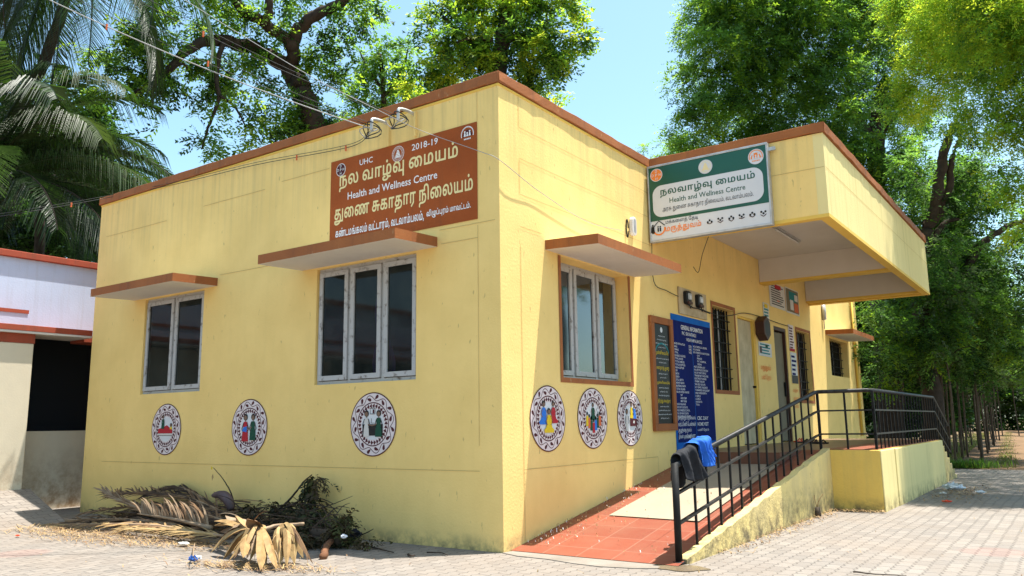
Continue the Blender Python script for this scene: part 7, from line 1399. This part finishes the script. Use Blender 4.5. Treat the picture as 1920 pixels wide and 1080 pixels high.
th, _ = fan_leaf(hub, [(gz(424, 967, .34), .03), (gz(440, 968, .36), .02), (gz(408, 977, .25), .03), (gz(400, 986, .20), .04), (gz(412, 997, .16), .03), (gz(404, 1016, .06), .08), (gz(394, 1037, .02), .1), (gz(418, 1050), .10), (gz(430, 1054), .12), (gz(444, 1048, .06), .14), (gz(456, 1042, .10), .12), (gz(468, 1046, .06), .12), (gz(478, 1052), .12), (gz(492, 1071), .10), (gz(500, 1062), .12), (gz(510, 1050, .04), .12), (gz(450, 1046, .1), .06), (gz(520, 1068), .10), (gz(470, 973, .36), .0)],
    "large dried tan fan palm leaf spread open in front of the heap", 5, 1.7)
s = MB(); limb(s, [hub, gz(520, 986, .26), gz(570, 982, .28)], .018, .014, m_rachis, 7); s.build("stalk", th, True)
hub2 = gz(528, 990, .27)
fan_leaf(hub2, [(gz(519, 1062), .08), (gz(534, 1058), .10), (gz(541, 1064), .10), (gz(548, 1050, .03), .12), (gz(558, 1058), .12), (gz(584, 1057), .12), (gz(570, 1046, .04), .10), (gz(553, 1020, .16), .10), (gz(525, 1018, .15), .04), (gz(512, 1010, .2), .02)], "smaller dried fan leaf drooping to the right of the large one", 6, 1.4)
# spathe, logs, stump, twigs
th = thing("palm_spathe", Y_(420, 950, -.3), "purplish-brown curved palm spathe standing at the top of the heap", "spathe")
s = MB(); P = smooth_path([Y_(434, 956, -.28), Y_(428, 938, -.28), Y_(416, 928, -.28), Y_(399, 929, -.28)], 5); k = len(P); s.tube(P, [.012 + .045 * math.sin(math.pi * (.15 + .8 * i / (k - 1))) for i in range(k)], mat("purple_brown_husk", (.13, .085, .085), (.08, .05, .05), 9, .6), 9); s.build("husk", th, True)
th = thing("fallen_log", gz(580, 1000, .1), "grey-brown length of branch lying right of the fan leaf", "log")
s = MB(); limb(s, [gz(515, 966, .16), gz(560, 986, .12), gz(640, 1014, .06)], .030, .062, m_bark2, 12); s.build("wood", th, True)
th = thing("broken_branch", gz(620, 1040, .02), "short rusty-brown broken branch standing at the right end of the heap", "branch")
s = MB(); m_rust = mat("rusty_bark", (.20, .085, .04), (.09, .045, .025), 14, .9, bump=.6); limb(s, [gz(606, 1044, .02), gz(612, 1024, .06), gz(625, 1008, .08), gz(632, 992, .14), gz(648, 972, .22)], .034, .014, m_rust, 9); s.build("wood", th, True)
def twig(pts, r, label, m_=m_bark):
    th = thing("dry_twig", pts[0], label, "twig", "twigs lying on and by the heap"); s = MB(); limb(s, pts, r, r * .35, m_, 6); s.build("wood", th, True); return th
tw = twig([Y_(440, 948, -.25), Y_(432, 922, -.25), Y_(418, 898, -.25), Y_(400, 877, -.25)], .009, "bare bent twig standing up from the heap with a yellow leaf at its tip")
s = MB(); a = Y_(399, 876, -.25); s.add([a, a + np.array([-.03, 0, .01]), a + np.array([-.035, 0, -.02]), a + np.array([-.01, 0, -.03])], [(0, 1, 2, 3)], m_pyel); a = Y_(397, 893, -.25); s.add([a, a + np.array([.02, 0, .03]), a + np.array([.035, 0, -.01]), a + np.array([.01, 0, -.05])], [(0, 1, 2, 3)], m_straw); s.build("leaf", tw)
twig([gz(640, 1013, .03), gz(690, 1024, .012), gz(738, 1036, .012)], .013, "dark straight twig on the paving pointing right from the heap")
twig([gz(620, 1008, .05), gz(665, 1006, .05), gz(685, 1000, .10), gz(700, 992, .16)], .009, "curved twig with upturned tip right of the heap")
twig([gz(765, 1040, .012), gz(772, 1042, .012), gz(778, 1041, .012)], .012, "short dark stick lying in the wall shadow")
twig([gz(800, 1036, .012), gz(825, 1036, .012), gz(840, 1041, .012)], .007, "thin dark stick lying near the sun line")
twig([gz(1600, 1072, .012), gz(1650, 1077, .012), gz(1700, 1079, .012)], .006, "thin dark stick at the front edge of the paving on the right")
twig([gz(365, 1020, .03), gz(362, 1040, .10), gz(370, 1052, .02)], .006, "thin curled stalk standing beside the blue packet", m_rachis)
# wilted branches
L_wilt = leaf_mat("wilted_olive_leaf", (.095, .10, .035), (.09, .10, .02), .6, .2, .25); L_wilt2 = leaf_mat("wilted_brown_leaf", (.085, .060, .03), (.05, .035, .012), .6, .2, .2); L_wdark = leaf_mat("wilted_dark_leaf", (.040, .046, .022), (.03, .035, .012), .6, .2, .15)
th = thing("wilted_branch", Y_(520, 965, -.2), "leafy wilted branch leaning against the wall at the right of the heap", "branch")
s = MB(); limb(s, [Y_(512, 964, -.3), Y_(545, 935, -.22), Y_(568, 905, -.18), Y_(585, 890, -.16)], .014, .005, m_bark, 6); limb(s, [Y_(515, 962, -.3), Y_(545, 948, -.3), Y_(575, 945, -.3), Y_(640, 955, -.3)], .010, .004, m_bark, 6); limb(s, [Y_(520, 960, -.28), Y_(560, 940, -.25), Y_(600, 935, -.2), Y_(625, 945, -.2)], .009, .004, m_bark, 6); s.build("stem", th, True)
yb_ = lambda px, py, y, rp_, den=1.: (Y_(px, py, y), rp_ * 7.2 / FPX, den)
foliage("foliage", [yb_(580, 895, -.18, 14, 2.2), yb_(598, 896, -.18, 9, 2.2), yb_(573, 918, -.18, 12, 1.4), yb_(580, 938, -.22, 16, 2.5), yb_(596, 952, -.25, 14, 1.4), yb_(578, 962, -.28, 15, 1.4), yb_(614, 972, -.28, 13, 1.4), yb_(596, 982, -.32, 17, 1.6), yb_(634, 990, -.35, 12, 1.5), yb_(540, 945, -.28, 14, 2)], [t * .5 for t in T_BROAD], [L_wdark, L_wilt, L_wilt2], th, 91, per=900, droop=1.1, weights=[.35, .35, .3])
th = thing("wilted_sprig", gz(640, 990, .1), "small wilted sprig with upturned leafy tip at the far right of the heap", "branch")
s = MB(); limb(s, [Y_(620, 1000, -.5), Y_(640, 982, -.5), Y_(655, 964, -.5)], .008, .004, m_bark, 6); s.build("stem", th, True)
foliage("foliage", [yb_(648, 972, -.5, 8, 4), yb_(654, 965, -.5, 6, 4), yb_(632, 990, -.5, 9, 3), yb_(690, 1012, -.45, 7, 2.5), yb_(675, 1008, -.45, 6, 2.5)], [t * .38 for t in T_BROAD], [L_wilt, L_wilt2], th, 92, per=1500, droop=.6)
th = thing("dead_brush", gz(540, 985, .1), "tangle of dark dead brushwood behind the fan leaves", "brushwood")
s = MB(); R_ = random.Random(8)
for i in range(60):
    a = Y_(R_.uniform(430, 640), R_.uniform(955, 1010), R_.uniform(-.9, -.15)); a[2] = max(a[2], .02); d = np.array([R_.uniform(-.5, .5), R_.uniform(-.3, .3), R_.uniform(-.1, .16)]); 
    b_ = a + d; b_[2] = max(b_[2], .015); limb(s, [a, (a + b_) / 2 + np.array([0, 0, R_.uniform(-.02, .06)]), b_], R_.uniform(.004, .009), .002, m_bark, 5)
s.build("wood", th)
foliage("dead_leaves", [yb_(px, py, y, r_, dn) for px, py, y, r_, dn in ((470, 952, -.3, 20, 3), (505, 955, -.35, 20, 3), (540, 975, -.5, 20, 2), (450, 968, -.5, 16, 2), (600, 1005, -.55, 24, 3), (640, 1005, -.45, 18, 3), (570, 1000, -.7, 18, 2), (560, 970, -.4, 22, 3))], [t * .45 for t in T_BROAD], [L_wdark, L_wilt2], th, 93, per=420, droop=.8, weights=[.45, .55])
# straw and leaf bits scattered on the paving
def scatter(name, n, fn, L_, w_, mats, seed, label):
    R_ = random.Random(seed); s = MB()
    for i in range(n):
        x, y, z = fn(R_); a = R_.uniform(0, 6.28) if R_.random() < .5 else R_.gauss(3.0, .4); l = L_ * R_.uniform(.3, 1.2); d = np.array([math.cos(a), math.sin(a), 0]); p = np.array([x, y, z + R_.uniform(.003, .02)]); sd = np.array([-d[1], d[0], 0]) * w_ * R_.uniform(.5, 1.2)
        q = p + d * l; q[2] += R_.uniform(-.002, .02); m = (p + q) / 2 + np.array([R_.uniform(-.1, .1) * l, R_.uniform(-.1, .1) * l, R_.uniform(0, .015)])
        s.add([p - sd, p + sd, m + sd, m - sd, q + sd * .4, q - sd * .4], [(0, 1, 2, 3), (3, 2, 4, 5)], R_.choice(mats))
    o = s.build(name); return tag(o, label, "litter", kind="stuff")
def near(cxy, sx, sy, z=0.):
    return lambda R_: (R_.gauss(cxy[0], sx), R_.gauss(cxy[1], sy), z)
def pxline(a, b, sx, sy):
    A_, B_ = gz(*a), gz(*b)
    def f(R_):
        t = R_.random(); return (A_[0] * (1 - t) + B_[0] * t + R_.gauss(0, sx), A_[1] * (1 - t) + B_[1] * t + R_.gauss(0, sy), .0)
    return f
scatter("straw_litter", 900, pxline((60, 992), (440, 1025), .35, .17), .30, .0032, [m_straw, m_straw, m_dry, m_dry2, m_rachis], 2, "straw and leaf shreds strewn along the front of the heap")
scatter("straw_litter", 420, pxline((370, 1058), (590, 1066), .22, .08), .18, .0032, [m_straw, m_dry, m_rachis, m_dry2], 3, "straw shreds strewn before the fan leaf")
scatter("straw_litter", 160, pxline((110, 1012), (330, 1022), .25, .08), .08, .004, [m_straw, m_dry, m_dry2], 4, "yellow leaf bits strewn left of the fan leaf")
scatter("leaf_litter", 380, lambda R_: (1.60 + abs(R_.gauss(0, .09)), .8 + 3.9 * R_.random() ** .8, 0.), .07, .0045, [m_straw, m_dry, m_dry2, m_dry2], 5, "yellow leaf bits along the foot of the ramp wall")
scatter("leaf_litter", 160, lambda R_: (R_.uniform(1.75, 2.2), 4.62 + R_.gauss(0, .05), 0.), .08, .004, [m_straw, m_dry, m_dry2], 6, "leaf bits under the platform front")
scatter("leaf_litter", 520, near((2.62, 7.6), .22, .75), .10, .0055, [m_straw, m_dry, m_dry2, m_dry2], 7, "drift of straw and leaves beside the long platform wall")
scatter("leaf_litter", 500, lambda R_: (R_.uniform(-6, 6), R_.uniform(-4, 13), 0.), .05, .004, [m_straw, m_dry, m_dry2], 8, "sparse leaf bits over the whole paved yard")
def petals(R_):
    y = .25 + R_.random() ** 1.3 * 3.4; x = abs(R_.gauss(0, .22)) + .03 if R_.random() < .75 else R_.uniform(.05, 1.3); return (min(x, 1.4), y, rz(y) + .004)
scatter("fallen_petals", 320, petals, .015, .004, [m_paper, m_straw, m_dry], 9, "tiny pale petals fallen on the ramp tiles")
# odd litter
def crumple(name, c, r, m_, label, cat, seed, sq=.5, parts=1):
    R_ = np.random.default_rng(seed); mb = MB(); n, k = 9, 14; vs = []
    for i in range(n + 1):
        for q in range(k):
            a = 2 * math.pi * q / k; ph = math.pi * i / n; rr = r * (1 + R_.normal(0, .22)); vs.append((c[0] + rr * math.sin(ph) * math.cos(a), c[1] + rr * math.sin(ph) * math.sin(a) * .7, max(.002, c[2] + rr * sq * (math.cos(ph) * .6 + .35))))
    mb.add(vs, [(i * k + q, i * k + (q + 1) % k, (i + 1) * k + (q + 1) % k, (i + 1) * k + q) for i in range(n) for q in range(k)], m_)
    return tag(mb.build(name), label, cat)
crumple("plastic_bag", gz(1790, 917), .15, m_plastic, "crumpled pale plastic bag lying beside the long platform wall", "bag", 3, .5)
crumple("plastic_scrap", gz(1838, 924), .06, m_plastic, "small scrap of pale plastic right of the plastic bag", "litter", 4)
crumple("plastic_scrap", gz(1768, 926), .05, m_white, "small white scrap left of the plastic bag", "litter", 6)
crumple("red_packet", gz(1776, 941), .055, m_redplastic, "bright red packet on the shaded paving", "litter", 5, .4)
crumple("red_flower", gz(33, 1005), .025, m_redplastic, "small red flower on the paving at the far left", "flower", 8)
crumple("blue_packet", gz(362, 1050, .02), .045, m_blueplastic, "small blue packet beside the fan leaf", "packet", 9, .7)
crumple("white_packet", gz(371, 1047, .02), .035, m_plastic, "small white packet touching the blue packet", "packet", 10, .7)
crumple("paper_scrap", gz(345, 1020, .02), .06, m_paper, "white paper scrap before the heap", "litter", 11, .3)
crumple("black_bag", gz(662, 1010, .05), .085, m_cloth_black, "black plastic bag at the right end of the heap", "bag", 12, .9)
crumple("paper_scrap", gz(645, 1008, .14), .03, m_plastic, "pale scrap on top of the black bag", "litter", 13, .8)
ps_ = thing("cut_stump", gz(1534, 968), "short cut plant stump with two dry stems at the foot of the ramp wall", "stump"); c = gz(1534, 968)
s = MB(); s.tube([c, c + np.array([0, 0, .10])], [.035, .028], m_bark2, 10); s.build("stub", ps_, True)
s = MB(); limb(s, [c + np.array([0, 0, .09]), c + np.array([.02, 0, .17]), c + np.array([.07, .02, .25])], .008, .004, m_straw, 6); limb(s, [c + np.array([0, 0, .09]), c + np.array([-.02, 0, .17]), c + np.array([-.03, .02, .23])], .007, .004, m_straw, 6); s.build("stem", ps_, True)
